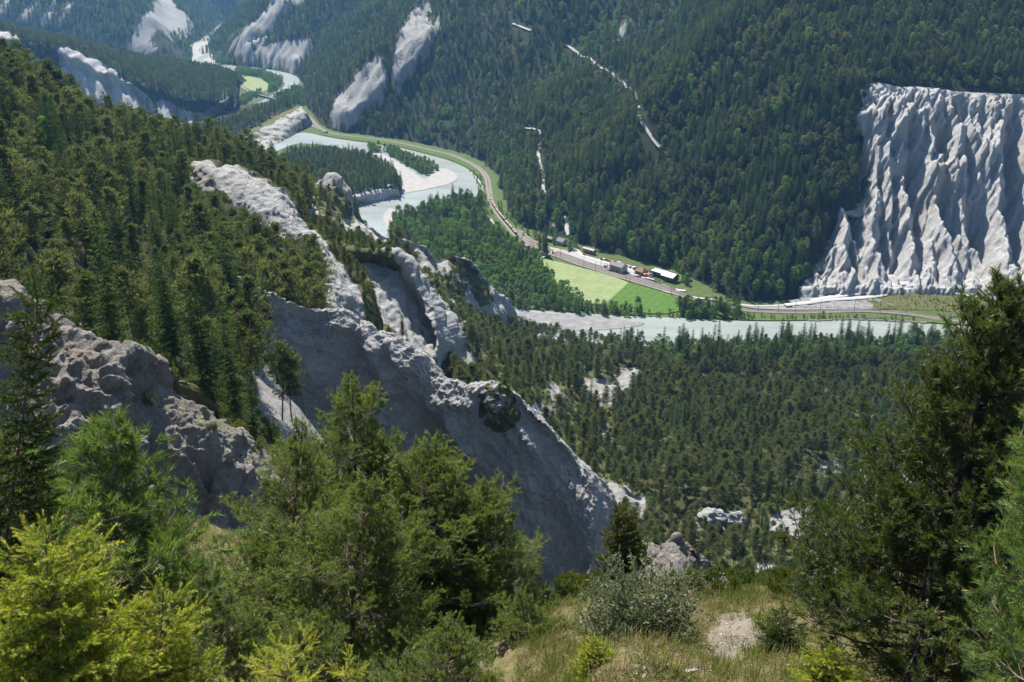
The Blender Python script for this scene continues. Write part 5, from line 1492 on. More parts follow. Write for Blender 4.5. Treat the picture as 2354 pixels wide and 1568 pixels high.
# undergrowth between the trees
scatter("wooded basin", P_, 0.11, (bb < 0.5) * (bk < 0.5) * fw * (py_ > 830), [("shrub", 1.0)], {"shrub": (0.6, 2.4)}, 1.5, 54)
g = PATCHES["wooded_hillside"]; P_ = g['P']; px_, py_ = g['px'], g['py']
scatter("near wooded slope", P_, 0.10, (bare_lf(px_, py_) < 0.6) * frame_weight(P_, 40) * (py_ < 1060), [("shrub", 1.0)], {"shrub": (0.5, 2.0)}, 1.5, 55)
g = PATCHES["river_cliffs"]
scatter("river cliffs", g['P'], 0.10, (g['veg'] > 0.45) * frame_weight(g['P']), [("shrub", 1.0)], {"shrub": (0.5, 1.8)}, 1.4, 56)
g = PATCHES["grey_dome_ridge"]
scatter("grey dome ridge", g['P'], 0.10, (g['veg'] > 0.45) * frame_weight(g['P']), [("shrub", 1.0)], {"shrub": (0.5, 1.8)}, 1.4, 57)
g = PATCHES["brown_rock_ridge"]
scatter("brown rock ridge", g['P'], 0.25, (g['veg'] > 0.42) * frame_weight(g['P']), [("shrub", 1.0)], {"shrub": (0.3, 1.0)}, 0.7, 58)
# ------------------------------------------------------------------ plant them: the largest 300 of a kind in view singly, the rest as one wood
NAMES = {"spruce": "spruce_tree", "pine": "pine_tree", "broadleaf": "broadleaf_tree", "willow": "willow_tree", "shrub": "shrub"}
ARR = {k: np.array(v) for k, v in TREES.items()}

# coarse depth buffer of the terrain to tell which trees show
BIN = 8.0
zb = np.full((int(H0 / BIN) + 2, int(W0 / BIN) + 2), 1e9)
for nm, g in PATCHES.items():
    P_ = g['P']
    for sub_ in (P_, 0.5 * (P_[1:, 1:] + P_[:-1, :-1]), 0.5 * (P_[1:] + P_[:-1]), 0.5 * (P_[:, 1:] + P_[:, :-1])):
        x, y, d = plate(sub_)
        ok = (x >= 0) & (x < W0) & (y >= 0) & (y < H0) & (d > 1)
        np.minimum.at(zb, ((y[ok] / BIN).astype(int), (x[ok] / BIN).astype(int)), d[ok])

def shows(A):
    P_ = A[:, :3] + np.stack([0 * A[:, 3], 0 * A[:, 3], A[:, 3] * 0.72], 1)
    x, y, d = plate(P_)
    xt, yt, dt = plate(A[:, :3] + np.stack([0 * A[:, 3], 0 * A[:, 3], A[:, 3]], 1))
    ok = (x > 10) & (x < W0 - 10) & (y > 8) & (y < H0 - 8)
    z = np.full(len(A), 0.0)
    z[ok] = zb[(y[ok] / BIN).astype(int), (x[ok] / BIN).astype(int)]
    return ok & (d < z + 12)

# things in the foreground hide what is behind them here
HIDDEN = [[(1900, 1568), (1830, 1300), (1900, 1100), (2000, 900), (2100, 680), (2353, 640), (2353, 1568)],
          [(620, 1568), (600, 1200), (680, 960), (780, 880), (900, 960), (1000, 1010), (1230, 1200), (1240, 1568)],
          [(0, 1000), (330, 950), (450, 1250), (450, 1568), (0, 1568)]]

def gn_tree_group(name, protos):
    """instances of the given meshes on the points of a mesh, chosen by 'var', turned by 'rot', sized by 'size'"""
    ng = bpy.data.node_groups.new(name, 'GeometryNodeTree')
    ng.interface.new_socket("Geometry", in_out='INPUT', socket_type='NodeSocketGeometry')
    ng.interface.new_socket("Geometry", in_out='OUTPUT', socket_type='NodeSocketGeometry')
    N_ = ng.nodes; L_ = ng.links
    gi = N_.new('NodeGroupInput'); go = N_.new('NodeGroupOutput')
    gti = N_.new('GeometryNodeGeometryToInstance')
    for o in reversed(protos):
        oi = N_.new('GeometryNodeObjectInfo'); oi.inputs['Object'].default_value = o
        oi.inputs['As Instance'].default_value = True
        oi.transform_space = 'ORIGINAL'
        L_.new(oi.outputs['Geometry'], gti.inputs[0])
    ip = N_.new('GeometryNodeInstanceOnPoints')
    ip.inputs['Pick Instance'].default_value = True
    L_.new(gi.outputs[0], ip.inputs['Points']); L_.new(gti.outputs[0], ip.inputs['Instance'])
    for nm, typ, sock in (("var", 'INT', 'Instance Index'), ("size", 'FLOAT', 'Scale')):
        a = N_.new('GeometryNodeInputNamedAttribute'); a.data_type = typ; a.inputs['Name'].default_value = nm
        L_.new(a.outputs['Attribute'], ip.inputs[sock])
    a = N_.new('GeometryNodeInputNamedAttribute'); a.data_type = 'FLOAT_VECTOR'; a.inputs['Name'].default_value = "turn"
    L_.new(a.outputs['Attribute'], ip.inputs['Rotation'])
    L_.new(ip.outputs[0], go.inputs[0])
    return ng

def mass(name, pts, var, size, rot, protos, label, mats=()):
    """pts (n,3); one object of instanced copies"""
    me = bpy.data.meshes.new(name)
    me.vertices.add(len(pts)); me.vertices.foreach_set("co", np.asarray(pts, np.float32).ravel())
    a = me.attributes.new("var", 'INT', 'POINT'); a.data.foreach_set("value", np.asarray(var, np.int32))
    a = me.attributes.new("size", 'FLOAT', 'POINT'); a.data.foreach_set("value", np.asarray(size, np.float32))
    a = me.attributes.new("turn", 'FLOAT_VECTOR', 'POINT'); a.data.foreach_set("vector", np.asarray(rot, np.float32).ravel())
    me.update()
    o = link(name, me, kind="stuff", label=label)
    md = o.modifiers.new("scatter", 'NODES'); md.node_group = gn_tree_group(name, protos)
    return o

SINGLES = []       # (object, kind, plate x, plate y, height, zone)
for kind, A in ARR.items():
    if not len(A): continue
    pr = PROTO[kind]
    r = np.random.default_rng(900 + len(kind))
    var = r.integers(0, len(pr), len(A)); turn = r.uniform(0, 6.283, len(A)); tilt = r.normal(0, 0.035, (len(A), 2))
    x, y, d = plate(A[:, :3] + np.stack([0 * A[:, 3], 0 * A[:, 3], 0.5 * A[:, 3]], 1))
    vis = shows(A)
    for poly in HIDDEN:
        vis &= ~in_poly(x, y, poly)
    px_h = A[:, 3] / d * FOC
    order = np.argsort(-np.where(vis, px_h, -1))
    single = np.zeros(len(A), bool); single[order[:280]] = True
    single &= vis
    for n_, i in enumerate(i for i in order if single[i]):
        p = pr[var[i]]
        s = A[i, 3] / p['H']
        root = thing(NAMES[kind], A[i, :3], "x", "shrub" if kind == "shrub" else "tree", "g")
        root.rotation_euler = (tilt[i, 0], tilt[i, 1], turn[i]); root.scale = (s, s, s)
        link("trunk", p['trunk'], root); link("crown", p['crown'], root)
        SINGLES.append([root, kind, x[i], y[i], A[i, 3], ZONES[int(A[i, 4])]])
    rest = ~single
    heads = []
    for p in pr:
        o = bpy.data.objects.new(kind + "_model", p['whole'])
        heads.append(o)
    mass(kind + "_forest", A[rest, :3], var[rest], A[rest, 3] / pr[0]['H'], np.stack([tilt[rest, 0], tilt[rest, 1], turn[rest]], 1), heads,
         {"spruce": "dark spruces covering the valley sides and lining the river", "pine": "grey-green pines covering the basin and slopes", "broadleaf": "fresh green broadleaved trees among the conifers", "willow": "pale riverside trees along the banks", "shrub": "low undergrowth of shrubs between the trees and on the ledges"}[kind])
LANDMARKS = [
    (108, 310, "bright green leafy tree on the near slope"), (40, 570, "bleached dead tree"), (560, 430, "pale shoulder above the grey dome"), (790, 640, "top of the grey dome"),
    (700, 620, "dark scrub beside the grey dome"), (660, 860, "pair of slim pines below the fin"), (200, 790, "crest of the brown rock"), (350, 860, "notch in the brown rock"), (570, 680, "upper end of the grey fin"),
    (250, 420, "middle of the near wooded slope"), (20, 200, "skyline where the near slope meets the frame"), (230, 270, "white face of the far spur"), (430, 360, "place where the pale shoulder begins"),
    (300, 640, "shaded hollow of the near slope"), (500, 800, "gap between brown rock and grey fin"), (1150, 940, "scrub on the crest of the grey fin"), (1350, 1200, "rounded end of the grey fin"),
    (900, 560, "ragged crest of the river cliffs"), (1040, 640, "sunny ledges of the river cliffs"), (850, 600, "pine terrace of the river cliffs"), (1195, 750, "round rock standing in the river"), (920, 790, "hollow behind the grey fin"), (1060, 820, "pale scree chute"),
    (1440, 875, "white scarp in the basin"), (1290, 930, "grey scree streak in the basin"), (1420, 1160, "bare slabs beside the fin"), (1660, 1200, "pale boulders in the basin"), (1760, 1330, "pale stream bed"), (1830, 1200, "stony clearing in the basin"),
    (1880, 1080, "open stony strip in the basin"), (1400, 800, "near bank where the gravel bar ends"), (1700, 790, "tall spruces of the near bank"), (1950, 800, "near bank opposite the white cliff"), (1850, 950, "middle of the basin wood"), (1560, 1020, "dense heart of the basin wood"), (1560, 870, "basin edge behind the near bank"), (1250, 830, "basin edge below the river cliffs"), (1550, 1260, "rock outcrop beyond the knoll"),
    (1256, 585, "level crossing"), (1330, 670, "hay meadow"), (1500, 700, "green meadow"), (1421, 622, "station building"), (1354, 577, "orange shed"), (1540, 640, "dark barn"), (1280, 530, "ochre house"), (1150, 490, "middle of the goods train"), (1180, 620, "riverside wood between train and meadow"), (1030, 470, "wooded point inside the river bend"),
    (1090, 420, "outer river bend"), (897, 431, "lone hut on the river terrace"), (780, 370, "wooded river terrace"), (950, 390, "gravel island"), (1850, 690, "foot of the white cliff"), (1630, 720, "riverside trees beyond the green meadow"), (1900, 735, "stony bank below the railway"), (1245, 400, "lower forest road"), (1470, 260, "upper forest road"), (1970, 340, "edge of the white cliff"), (2150, 205, "rim of the white cliff"),
    (850, 200, "pale slide with the sharp tip"), (950, 100, "long pale slide high on the mountainside"), (610, 222, "truss railway bridge"), (630, 300, "pale face of the wooded knoll"),
]
ORD = ["nearest", "second nearest", "third nearest", "fourth nearest", "fifth nearest", "sixth nearest", "seventh nearest", "eighth nearest", "ninth nearest", "tenth nearest", "eleventh nearest", "twelfth nearest", "thirteenth nearest", "fourteenth nearest", "fifteenth nearest",
       "sixteenth nearest", "seventeenth nearest", "eighteenth nearest", "nineteenth nearest", "twentieth nearest"]
TENS = {20: "twenty", 30: "thirty", 40: "forty", 50: "fifty", 60: "sixty", 70: "seventy"}
UNIT = ["", "first", "second", "third", "fourth", "fifth", "sixth", "seventh", "eighth", "ninth"]
TENTH = {20: "twentieth", 30: "thirtieth", 40: "fortieth", 50: "fiftieth", 60: "sixtieth", 70: "seventieth"}
def ordinal(k):
    if k < 20: return ORD[k]
    n = k + 1; t = n // 10 * 10
    return (TENTH[t] if n == t else TENS[t] + "-" + UNIT[n - t]) + " nearest"
WORD = {"spruce": ("dark spruce", 19, 12), "pine": ("grey green pine", 15, 8), "broadleaf": ("fresh green leafy tree", 12, 6), "willow": ("pale green leafy tree", 10, 6), "shrub": ("low green shrub", 2.0, 0.9)}
by = {}
for s_ in SINGLES:
    d2 = [(s_[2] - a) ** 2 + (s_[3] - b) ** 2 for a, b, _ in LANDMARKS]
    k = int(np.argmin(d2)); by.setdefault((s_[1], k), []).append((d2[k], s_))
for (kind, k), lst in by.items():
    lst.sort(key=lambda q: q[0])
    for n_, (_, s_) in enumerate(lst):
        w_, hi, lo = WORD[kind]
        size = "tall " if s_[4] > hi else "small " if s_[4] < lo else ""
        s_[0]["label"] = size + w_ + ", " + ordinal(n_) + " to the " + LANDMARKS[k][2]
        s_[0]["group"] = {"spruce": "spruces", "pine": "pines", "broadleaf": "leafy trees", "willow": "pale leafy trees", "shrub": "shrubs"}[kind] + " of the " + s_[5]
print("TREES", {k: len(v) for k, v in ARR.items()})
# ------------------------------------------------------------------ the station and what stands round it
M['white_wall'] = plain('white_plaster', (0.50, 0.485, 0.45), 0.85, vary=0.06)
M['yellow_wall'] = plain('ochre_plaster', (0.50, 0.40, 0.22), 0.85, vary=0.08)
M['orange_wall'] = plain('orange_boards', (0.50, 0.125, 0.03), 0.7, vary=0.12)
M['dark_wood'] = plain('dark_boards', (0.075, 0.055, 0.045), 0.85, vary=0.2)
M['brown_wood'] = plain('brown_boards', (0.17, 0.10, 0.065), 0.85, vary=0.2)
M['grey_roof'] = plain('grey_tiles', (0.19, 0.175, 0.165), 0.8, vary=0.2, scale=1.2)
M['brown_roof'] = plain('brown_tiles', (0.20, 0.115, 0.08), 0.8, vary=0.2, scale=1.2)
M['red_roof'] = plain('red_tiles', (0.33, 0.14, 0.08), 0.8, vary=0.2, scale=1.2)
M['metal_roof'] = plain('pale_metal_sheet', (0.40, 0.41, 0.42), 0.45, 0.0, vary=0.06)
M['fibre_roof'] = plain('pale_fibre_sheet', (0.34, 0.315, 0.30), 0.8, vary=0.12)
M['glass'] = plain('dark_window_glass', (0.03, 0.035, 0.04), 0.12, vary=0, spec=0.6)
M['dark_steel'] = plain('dark_mast_steel', (0.09, 0.085, 0.08), 0.6, 0.3, vary=0.1)
M['rubber'] = plain('tyre_rubber', (0.02, 0.02, 0.02), 0.8, vary=0)
M['blue_paint'] = plain('blue_paint', (0.08, 0.28, 0.55), 0.6, vary=0.15)
PAINT = {n: plain(n + '_car_paint', c, 0.35, vary=0, spec=0.5) for n, c in
         dict(white=(0.72, 0.72, 0.72), silver=(0.40, 0.41, 0.42), red=(0.45, 0.02, 0.02), black=(0.02, 0.02, 0.022), blue=(0.04, 0.08, 0.2), green=(0.25, 0.36, 0.25)).items()}

a_ = at_z(*S(900, 765), 0); b_ = at_z(*S(1500, 950), 0)
RAIL_DIR = math.atan2(b_[1] - a_[1], b_[0] - a_[0])
def ground(x, y, z=0.3):
    return at_z(*S(x, y), z)

def building(name, label, cat, px, py, L, W, eave, ridge, wall, roof, turn=0.0, over=0.6, windows=(), doors=(), chimneys=(), hip=0.0, group=None):
    """gabled house, ridge along its length; local x along the rails, -y toward the rails"""
    p = ground(px, py, 0.25)
    root = thing(name, p, label, cat, group, RAIL_DIR + turn)
    mb = MB()
    mb.box((-L / 2, -W / 2, 0), (L / 2, W / 2, eave))
    if not hip:
        g_ = [(-W / 2, eave), (W / 2, eave), (0, ridge - 0.15)]
        for sx in (-1, 1):
            v = np.array([[sx * L / 2, y, z] for y, z in g_])
            mb.add(v, tris=[[0, 1, 2] if sx > 0 else [0, 2, 1]])
    mb.obj("wall", wall, root)
    rf = MB(); t = 0.28
    rise = (ridge - eave); sl = rise / (W / 2)
    hx = L / 2 + over; e0 = eave - sl * over; rx = hx - hip * W / 2 if hip else hx
    for sy in (-1, 1):
        lo = [(-hx, sy * (W / 2 + over), e0), (hx, sy * (W / 2 + over), e0), (rx, 0, ridge), (-rx, 0, ridge)]
        v = np.array(lo + [(x, y, z + t) for x, y, z in lo])
        rf.add(v, [[0, 3, 2, 1], [4, 5, 6, 7], [0, 1, 5, 4], [1, 2, 6, 5], [2, 3, 7, 6], [3, 0, 4, 7]])
    if hip:
        for sx in (-1, 1):
            lo = [(sx * hx, -(W / 2 + over), e0), (sx * hx, W / 2 + over, e0), (sx * rx, 0, ridge)]
            v = np.array(lo + [(x, y, z + t) for x, y, z in lo])
            rf.add(v, [[0, 1, 4, 3]], [[0, 2, 1], [3, 4, 5]])
    ro = rf.obj("roof", roof, root)
    for cx, cyy in chimneys:
        c = MB(); zc = ridge - abs(cyy) * sl
        c.box((cx - 0.4, cyy - 0.4, zc - 0.5), (cx + 0.4, cyy + 0.4, zc + 1.3)).box((cx - 0.5, cyy - 0.5, zc + 1.3), (cx + 0.5, cyy + 0.5, zc + 1.5))
        c.obj("chimney", M['brown_roof'], ro)
    def opening(side, u, z, w, h, nm):
        y = -W / 2
        fr = MB(); pn = MB()
        T = {"front": lambda a, b, c: (a, -W / 2 - b, c), "back": lambda a, b, c: (a, W / 2 + b, c), "right": lambda a, b, c: (L / 2 + b, a, c), "left": lambda a, b, c: (-L / 2 - b, a, c)}[side]
        def bx(m, u0, u1, z0, z1, b0, b1):
            p0 = T(u0, b0, z0); p1 = T(u1, b1, z1)
            m.box(tuple(min(a, b) for a, b in zip(p0, p1)), tuple(max(a, b) for a, b in zip(p0, p1)))
        f = 0.12
        bx(fr, u - w / 2 - f, u - w / 2, z - f, z + h + f, -0.05, 0.09); bx(fr, u + w / 2, u + w / 2 + f, z - f, z + h + f, -0.05, 0.09)
        bx(fr, u - w / 2, u + w / 2, z - f, z, -0.05, 0.09); bx(fr, u - w / 2, u + w / 2, z + h, z + h + f, -0.05, 0.09)
        bx(pn, u - w / 2, u + w / 2, z, z + h, -0.04, 0.03)
        fo = fr.obj(nm, M['brown_wood'] if nm == "door" else M['white_wall'], root)
        pn.obj("pane" if nm == "window" else "panel", M['glass'] if nm == "window" else M['brown_wood'], fo)
    for w_ in windows: opening(*w_, "window")
    for d in doors: opening(*d, "door")
    return root

st = building("station_building", "two storey white station building with brown grey roof and balcony beside the tracks", "building", 1226, 822, 15.5, 9.0, 6.2, 9.0, M['white_wall'], M['grey_roof'],
              windows=[("front", x, z, 1.1, 1.4) for z in (1.0, 3.9) for x in (-6, -3.6, -1.2, 1.2, 3.6, 6)] + [("right", y, z, 1.1, 1.4) for z in (1.0, 3.9) for y in (-2.4, 0, 2.4)],
              doors=[("front", 0.0 + 2.4, 0.05, 1.0, 2.1)], chimneys=[(1.5, 0.9), (-4.5, -0.6)])
mb = MB(); mb.box((-6.5, -5.9, 3.35), (6.5, -4.5, 3.5))
for x in np.linspace(-6.4, 6.4, 14): mb.box((x - 0.05, -5.9, 3.5), (x + 0.05, -5.8, 4.4))
mb.box((-6.5, -5.95, 4.4), (6.5, -5.75, 4.5))
mb.obj("balcony", M['brown_wood'], st)
mb = MB(); mb.box((-9.5, -7.2, 2.9), (-4.0, -4.5, 3.1)); [mb.box((x, -7.0, 0), (x + 0.15, -6.85, 2.9)) for x in (-9.3, -6.8, -4.3)]
mb.obj("canopy_roof", M['grey_roof'], st)
building("hut", "small grey flat hut beside the station building", "hut", 1120, 793, 3.6, 2.8, 2.6, 3.1, M['concrete'], M['fibre_roof'], over=0.25, doors=[("front", 0, 0.05, 0.9, 2.0)])
ow_ = building("wooden_shed", "long orange boarded shed with pale roof below the forest", "shed", 978, 662, 15.0, 4.6, 3.4, 4.3, M['orange_wall'], M['fibre_roof'], over=0.35,
               doors=[("front", 4.5, 0.05, 1.6, 2.2)], windows=[("front", -4.5, 1.3, 1.2, 1.0)])
mb = MB()
r_ = np.random.default_rng(5)
for k in range(9):
    x = -3.4 + k * 0.75
    mb.box((x, -2.345, 0.7 + 0.3 * r_.uniform()), (x + 0.6, -2.31, 1.9 + 0.4 * r_.uniform()))
mb.obj("painted_lettering", M['blue_paint'], ow_)
building("freight_shed", "low shed with brown hipped roof between station and barn", "shed", 1422, 848, 9.5, 8.0, 3.6, 6.3, M['brown_wood'], M['brown_roof'], hip=0.7, doors=[("front", -1.5, 0.05, 2.2, 2.5)], windows=[("front", 2.4, 1.2, 1.2, 1.1)])
b1 = building("barn", "long dark wooden barn under pale metal roofs at the edge of the forest", "barn", 1668, 897, 13.0, 9.0, 4.6, 6.9, M['dark_wood'], M['metal_roof'], over=1.0, doors=[("front", -2.0, 0.05, 3.0, 3.0)], windows=[("right", 0, 2.0, 2.4, 1.4), ("front", 3.0, 1.4, 1.6, 1.2)])
mb = MB(); mb.box((-22.0, -1.0, 0), (-6.6, 4.6, 4.2)); mb.obj("side_wing", M['dark_wood'], b1)
mb = MB(); v = [(-22.6, -2.0, 4.2), (-6.62, -2.0, 4.2), (-6.62, 5.3, 5.1), (-22.6, 5.3, 5.1)]
mb.add(np.array(v + [(x, y, z + 0.25) for x, y, z in v]), [[0, 3, 2, 1], [4, 5, 6, 7], [0, 1, 5, 4], [1, 2, 6, 5], [2, 3, 7, 6], [3, 0, 4, 7]])
mb.obj("wing_roof", M['metal_roof'], b1)
for k in range(5):
    mb = MB(); mb.box((-21 + k * 2.9, -1.06, 1.2), (-19.2 + k * 2.9, -1.01, 2.5)); mb.obj("window", M['glass'] if k % 2 else M['blue_paint'], b1)
building("house", "tall ochre house with grey gabled roof among the trees by the forest road", "house", 702, 482, 8.5, 8.0, 6.6, 9.8, M['yellow_wall'], M['grey_roof'], turn=0.35,
         windows=[("front", x, z, 0.9, 1.3) for z in (1.0, 4.0) for x in (-2.8, 0, 2.8)] + [("left", y, z, 0.9, 1.3) for z in (1.0, 4.0) for y in (-2.0, 2.0)], chimneys=[(1.5, 1.0)])
building("shed", "small shed with red tiled roof beside the ochre house", "shed", 652, 482, 4.2, 3.4, 2.3, 3.6, M['brown_wood'], M['red_roof'], turn=0.35, over=0.4, doors=[("front", 0, 0.05, 0.9, 1.9)])
building("shed", "dark wooden shed with long grey roof above the brown yard", "shed", 645, 563, 8.8, 4.8, 2.9, 4.4, M['dark_wood'], M['grey_roof'], over=0.5, doors=[("front", -2, 0.05, 1.6, 2.1)])
building("house", "low white cottage with grey roof and dormers above the brown yard", "house", 742, 590, 9.2, 7.0, 3.5, 6.4, M['white_wall'], M['grey_roof'], over=0.6, windows=[("front", x, 1.0, 1.0, 1.2) for x in (-3, 0, 3)] + [("right", y, 1.0, 1.0, 1.2) for y in (-1.5, 1.5)], chimneys=[(-2, 0.6)])
# small hut on the terrace bluff
hp = at_z(897, 431, 11.0)
hut = thing("hut", hp, "lone wooden hut at the tip of the river terrace", "hut", None, 0.3)
mb = MB(); mb.box((-3, -2, -1), (3, 2, 2.4)); mb.obj("wall", M['brown_wood'], hut)
mb = MB(); mb.prism([(-3.5, 2.3), (3.5, 2.3), (3.5, 2.5), (0, 3.6), (-3.5, 2.5)], -2.5, 2.5); mb.obj("roof", M['fibre_roof'], hut)

# cars
def car(px, py, paint, label, cat="car", van=False, turn=0.0):
    p = ground(px, py, 0.42)
    root = thing("parked_van" if van else "parked_car", p, label, cat, "vehicles parked at the station", RAIL_DIR + turn)
    L, W, h1, h2 = (5.2, 2.0, 1.15, 2.15) if van else (4.3, 1.75, 0.85, 1.45)
    prof = [(-L/2, 0.35), (L/2, 0.35), (L/2, h1*0.8), (L/2-0.5, h1), (L*0.26, h1), (L*0.12, h2-0.05), (-L*0.38, h2), (-L/2+0.05, h1), (-L/2, h1*0.7)]
    if van: prof = [(-L/2, 0.35), (L/2, 0.35), (L/2, h1*0.9), (L/2-0.35, h1+0.1), (L*0.30, h2-0.1), (L*0.2, h2), (-L/2+0.1, h2), (-L/2, h1)]
    mb = MB(); mb.prism(prof, -W / 2, W / 2); mb.obj("body", PAINT[paint], root)
    mb = MB()
    for sy in (-1, 1):
        y0, y1 = sorted((sy * W / 2, sy * (W / 2 + 0.015)))
        mb.prism([(-L*0.33, h1+0.02), (L*0.19, h1+0.02), (L*0.10, h2-0.15), (-L*0.33, h2-0.12)], y0, y1)
    mb.obj("side_window", M['glass'], root)
    mb = MB(); mb.add(np.array([[L*0.265, -W/2+0.1, h1+0.02], [L*0.265, W/2-0.1, h1+0.02], [L*0.135, W/2-0.15, h2-0.08], [L*0.135, -W/2+0.15, h2-0.08]]) + [0.02, 0, 0.02], [[0, 1, 2, 3]])
    mb.obj("windscreen", M['glass'], root)
    for sx in (-1, 1):
        for sy in (-1, 1):
            an = np.linspace(0, 6.283, 13)[:-1]
            m2 = MB(); m2.prism(np.stack([sx * L * 0.31 + 0.33 * np.cos(an), 0.33 + 0.33 * np.sin(an)], 1), sy * W / 2 - 0.12, sy * W / 2 + 0.03)
            m2.obj("wheel", M['rubber'], root)
    return root
for c in [
    (1085, 726, "black", "black car at the shaded left end of the row below the forest"), (1104, 728, "white", "white car second along the row below the forest"),
    (1126, 735, "black", "black car between the white and the red car below the forest"), (1150, 742, "red", "dark red car in the row below the forest"),
    (1196, 750, "white", "white car behind the station roof, further from the tracks"), (1214, 755, "silver", "silver car behind the station roof, beside the white one"),
    (1332, 793, "red", "red car parked behind the right end of the station building"), (1292, 783, "black", "black car half behind the station roof"),
    (1300, 838, "silver", "silver car at the right gable of the station building"), (1384, 866, "white", "white car in front of the brown roofed shed"),
    (1404, 874, "red", "red car beside the white car in front of the brown roofed shed"), (938, 684, "red", "bright red car in front of the orange shed"),
    (1515, 858, "silver", "silver car next to the dark barn wing"), (1122, 770, "green", "pale green car behind the grey hut"),
]: car(*c, turn=(1.2 if c[0] in (1332, 1384, 1404) else 0.0))
car(1363, 803, "white", "white van behind the brown roofed shed", "van", True, 1.2)
car(1520, 836, "silver", "silver van at the corner of the dark barn wing", "van", True, 0.2)
car(1240, 762, "white", "white van hidden behind the station roof", "van", True, 0.0)

# sunshades, benches and a banner on the lawn
for (x, y, mname, lab) in ((1452, 866, 'red', "red sunshade nearest the brown roofed shed"), (1470, 864, 'orange', "orange sunshade between the two red ones"), (1488, 862, 'red', "red sunshade nearest the barn wing")):
    p = ground(x, y, 0.4)
    t_ = thing("sunshade", p, lab, "sunshade", "sunshades on the lawn")
    mb = MB(); an = np.linspace(0, 6.283, 9)[:-1]
    mb.add(np.concatenate([[[0, 0, 3.0]], np.stack([1.9 * np.cos(an), 1.9 * np.sin(an), 2.2 + 0 * an], 1)]), tris=[[0, 1 + i, 1 + (i + 1) % 8] for i in range(8)])
    mb.obj("canopy", PAINT['red'] if mname == 'red' else M['orange_wall'], t_)
    mb = MB(); mb.tube([(0, 0, 0), (0, 0, 3.0)], 0.05); mb.obj("pole", M['metal_roof'], t_)
for k, (x, y) in enumerate([(1500, 880), (1545, 885), (1575, 893), (1610, 912)]):
    p = ground(x, y, 0.42)
    t_ = thing("picnic_table", p, ["wooden picnic table closest to the sunshades", "wooden picnic table second from the sunshades", "wooden picnic table third from the sunshades", "wooden picnic table at the barn door"][k], "table", "tables on the lawn", RAIL_DIR)
    mb = MB(); mb.box((-1, -0.4, 0.7), (1, 0.4, 0.78)); mb.obj("tabletop", M['brown_wood'], t_)
    for sy in (-1, 1):
        mb = MB(); mb.box((-1, sy * 0.75 - 0.15, 0.42), (1, sy * 0.75 + 0.15, 0.48)); mb.obj("bench_seat", M['brown_wood'], t_)
    mb = MB(); [mb.box((x_ - 0.06, -0.8, 0), (x_ + 0.06, 0.8, 0.7)) for x_ in (-0.7, 0.7)]; mb.obj("support", M['brown_wood'], t_)
p = ground(1490, 850, 0.4)
t_ = thing("banner", p, "tall white banner on a pole beside the brown roofed shed", "banner", None, RAIL_DIR)
mb = MB(); mb.tube([(0, 0, 0), (0, 0, 6.0)], 0.06); mb.obj("pole", M['metal_roof'], t_)
mb = MB(); mb.box((0.06, -0.02, 2.0), (1.1, 0.02, 5.8)); mb.obj("cloth", M['white_wall'], t_)

# overhead line masts
MAST = [(577, 702, 11, "at the level crossing"), (693, 737, 10.5, "above the upper corner of the hay meadow"), (930, 797, 12, "in front of the yard road"), (1030, 834, 11, "left of the station canopy"),
        (1293, 905, 8, "right of the station building, nearer of the pair"), (1325, 915, 9.5, "at the boundary of hay and green meadow"), (1680, 1032, 9.5, "above the green meadow, at its far corner"),
        (619, 663, 8, "on the brown yard edge"), (730, 698, 9.5, "on the grey yard"), (1077, 790, 8, "beside the grey hut"), (480, 615, 8, "above the spruces at the crossing"), (1360, 865, 7, "at the gate of the station forecourt"),
        (250, 398, 8, "beside the middle of the train"), (125, 250, 8, "beside the rear of the train"), (1536, 930, 7, "below the barn lawn")]
def mast(p, h, label, ang=RAIL_DIR, arm=-1):
    t_ = thing("line_mast", p, label, "mast", "overhead line masts", ang)
    mb = MB(); mb.tube([(0, 0, -0.5), (0, 0, h)], [0.2, 0.13], 6); mb.obj("pole", M['dark_steel'], t_)
    mb = MB(); mb.tube([(0, 0, h * 0.72), (0, 3.0 * arm, h * 0.75)], 0.06, 4).tube([(0, 0, h * 0.86), (0, 3.0 * arm, h * 0.75)], 0.05, 4); mb.obj("bracket", M['dark_steel'], t_)
    return t_
for x, y, h, lab in MAST:
    mast(ground(x, y, 0.3), h, "dark steel mast " + lab)
for k, (x, y, dst) in enumerate([(1742, 714, 10), (1788, 717, 11), (1827, 719, 11), (1884, 719, 12), (1962, 718, 12), (2022, 718, 11), (2082, 722, 11)]):
    ww = ["nearest the riverside trees", "second from the riverside trees", "third from the riverside trees", "left of the white boulder block", "right of the white boulder block", "below the scrubby bank", "furthest along, close to the big pine"][k]
    mast(at_z(x, y, 0.2), dst, "slender line mast on the river side, " + ww, 0.0, 1 if k % 2 else -1)
for k, (x, y) in enumerate([(851, 313), (950, 331), (1018, 346), (1075, 368), (1112, 392), (1121, 428), (1130, 460)]):
    ww = ["furthest up the valley", "second from the far end", "third from the far end", "where the bend tightens", "on the bend beside the path", "on the bend below the path", "just ahead of the train"][k]
    mast(at_z(x, y, 0.3), 8.5, "line mast on the river bend, " + ww, 0.8, -1)

# level crossing cabinets
for x, y, lab in ((617, 690, "black crossing cabinet on the meadow side"), (665, 671, "black crossing cabinet on the yard side")):
    t_ = thing("crossing_cabinet", ground(x, y, 0.4), lab, "cabinet", "level crossing cabinets", RAIL_DIR)
    mb = MB(); mb.box((-0.9, -0.6, 0), (0.9, 0.6, 1.9)); mb.obj("housing", M['rubber'], t_)
    mb = MB(); mb.box((-1.05, -0.75, 1.9), (1.05, 0.75, 2.05)); mb.obj("lid", M['dark_steel'], t_)

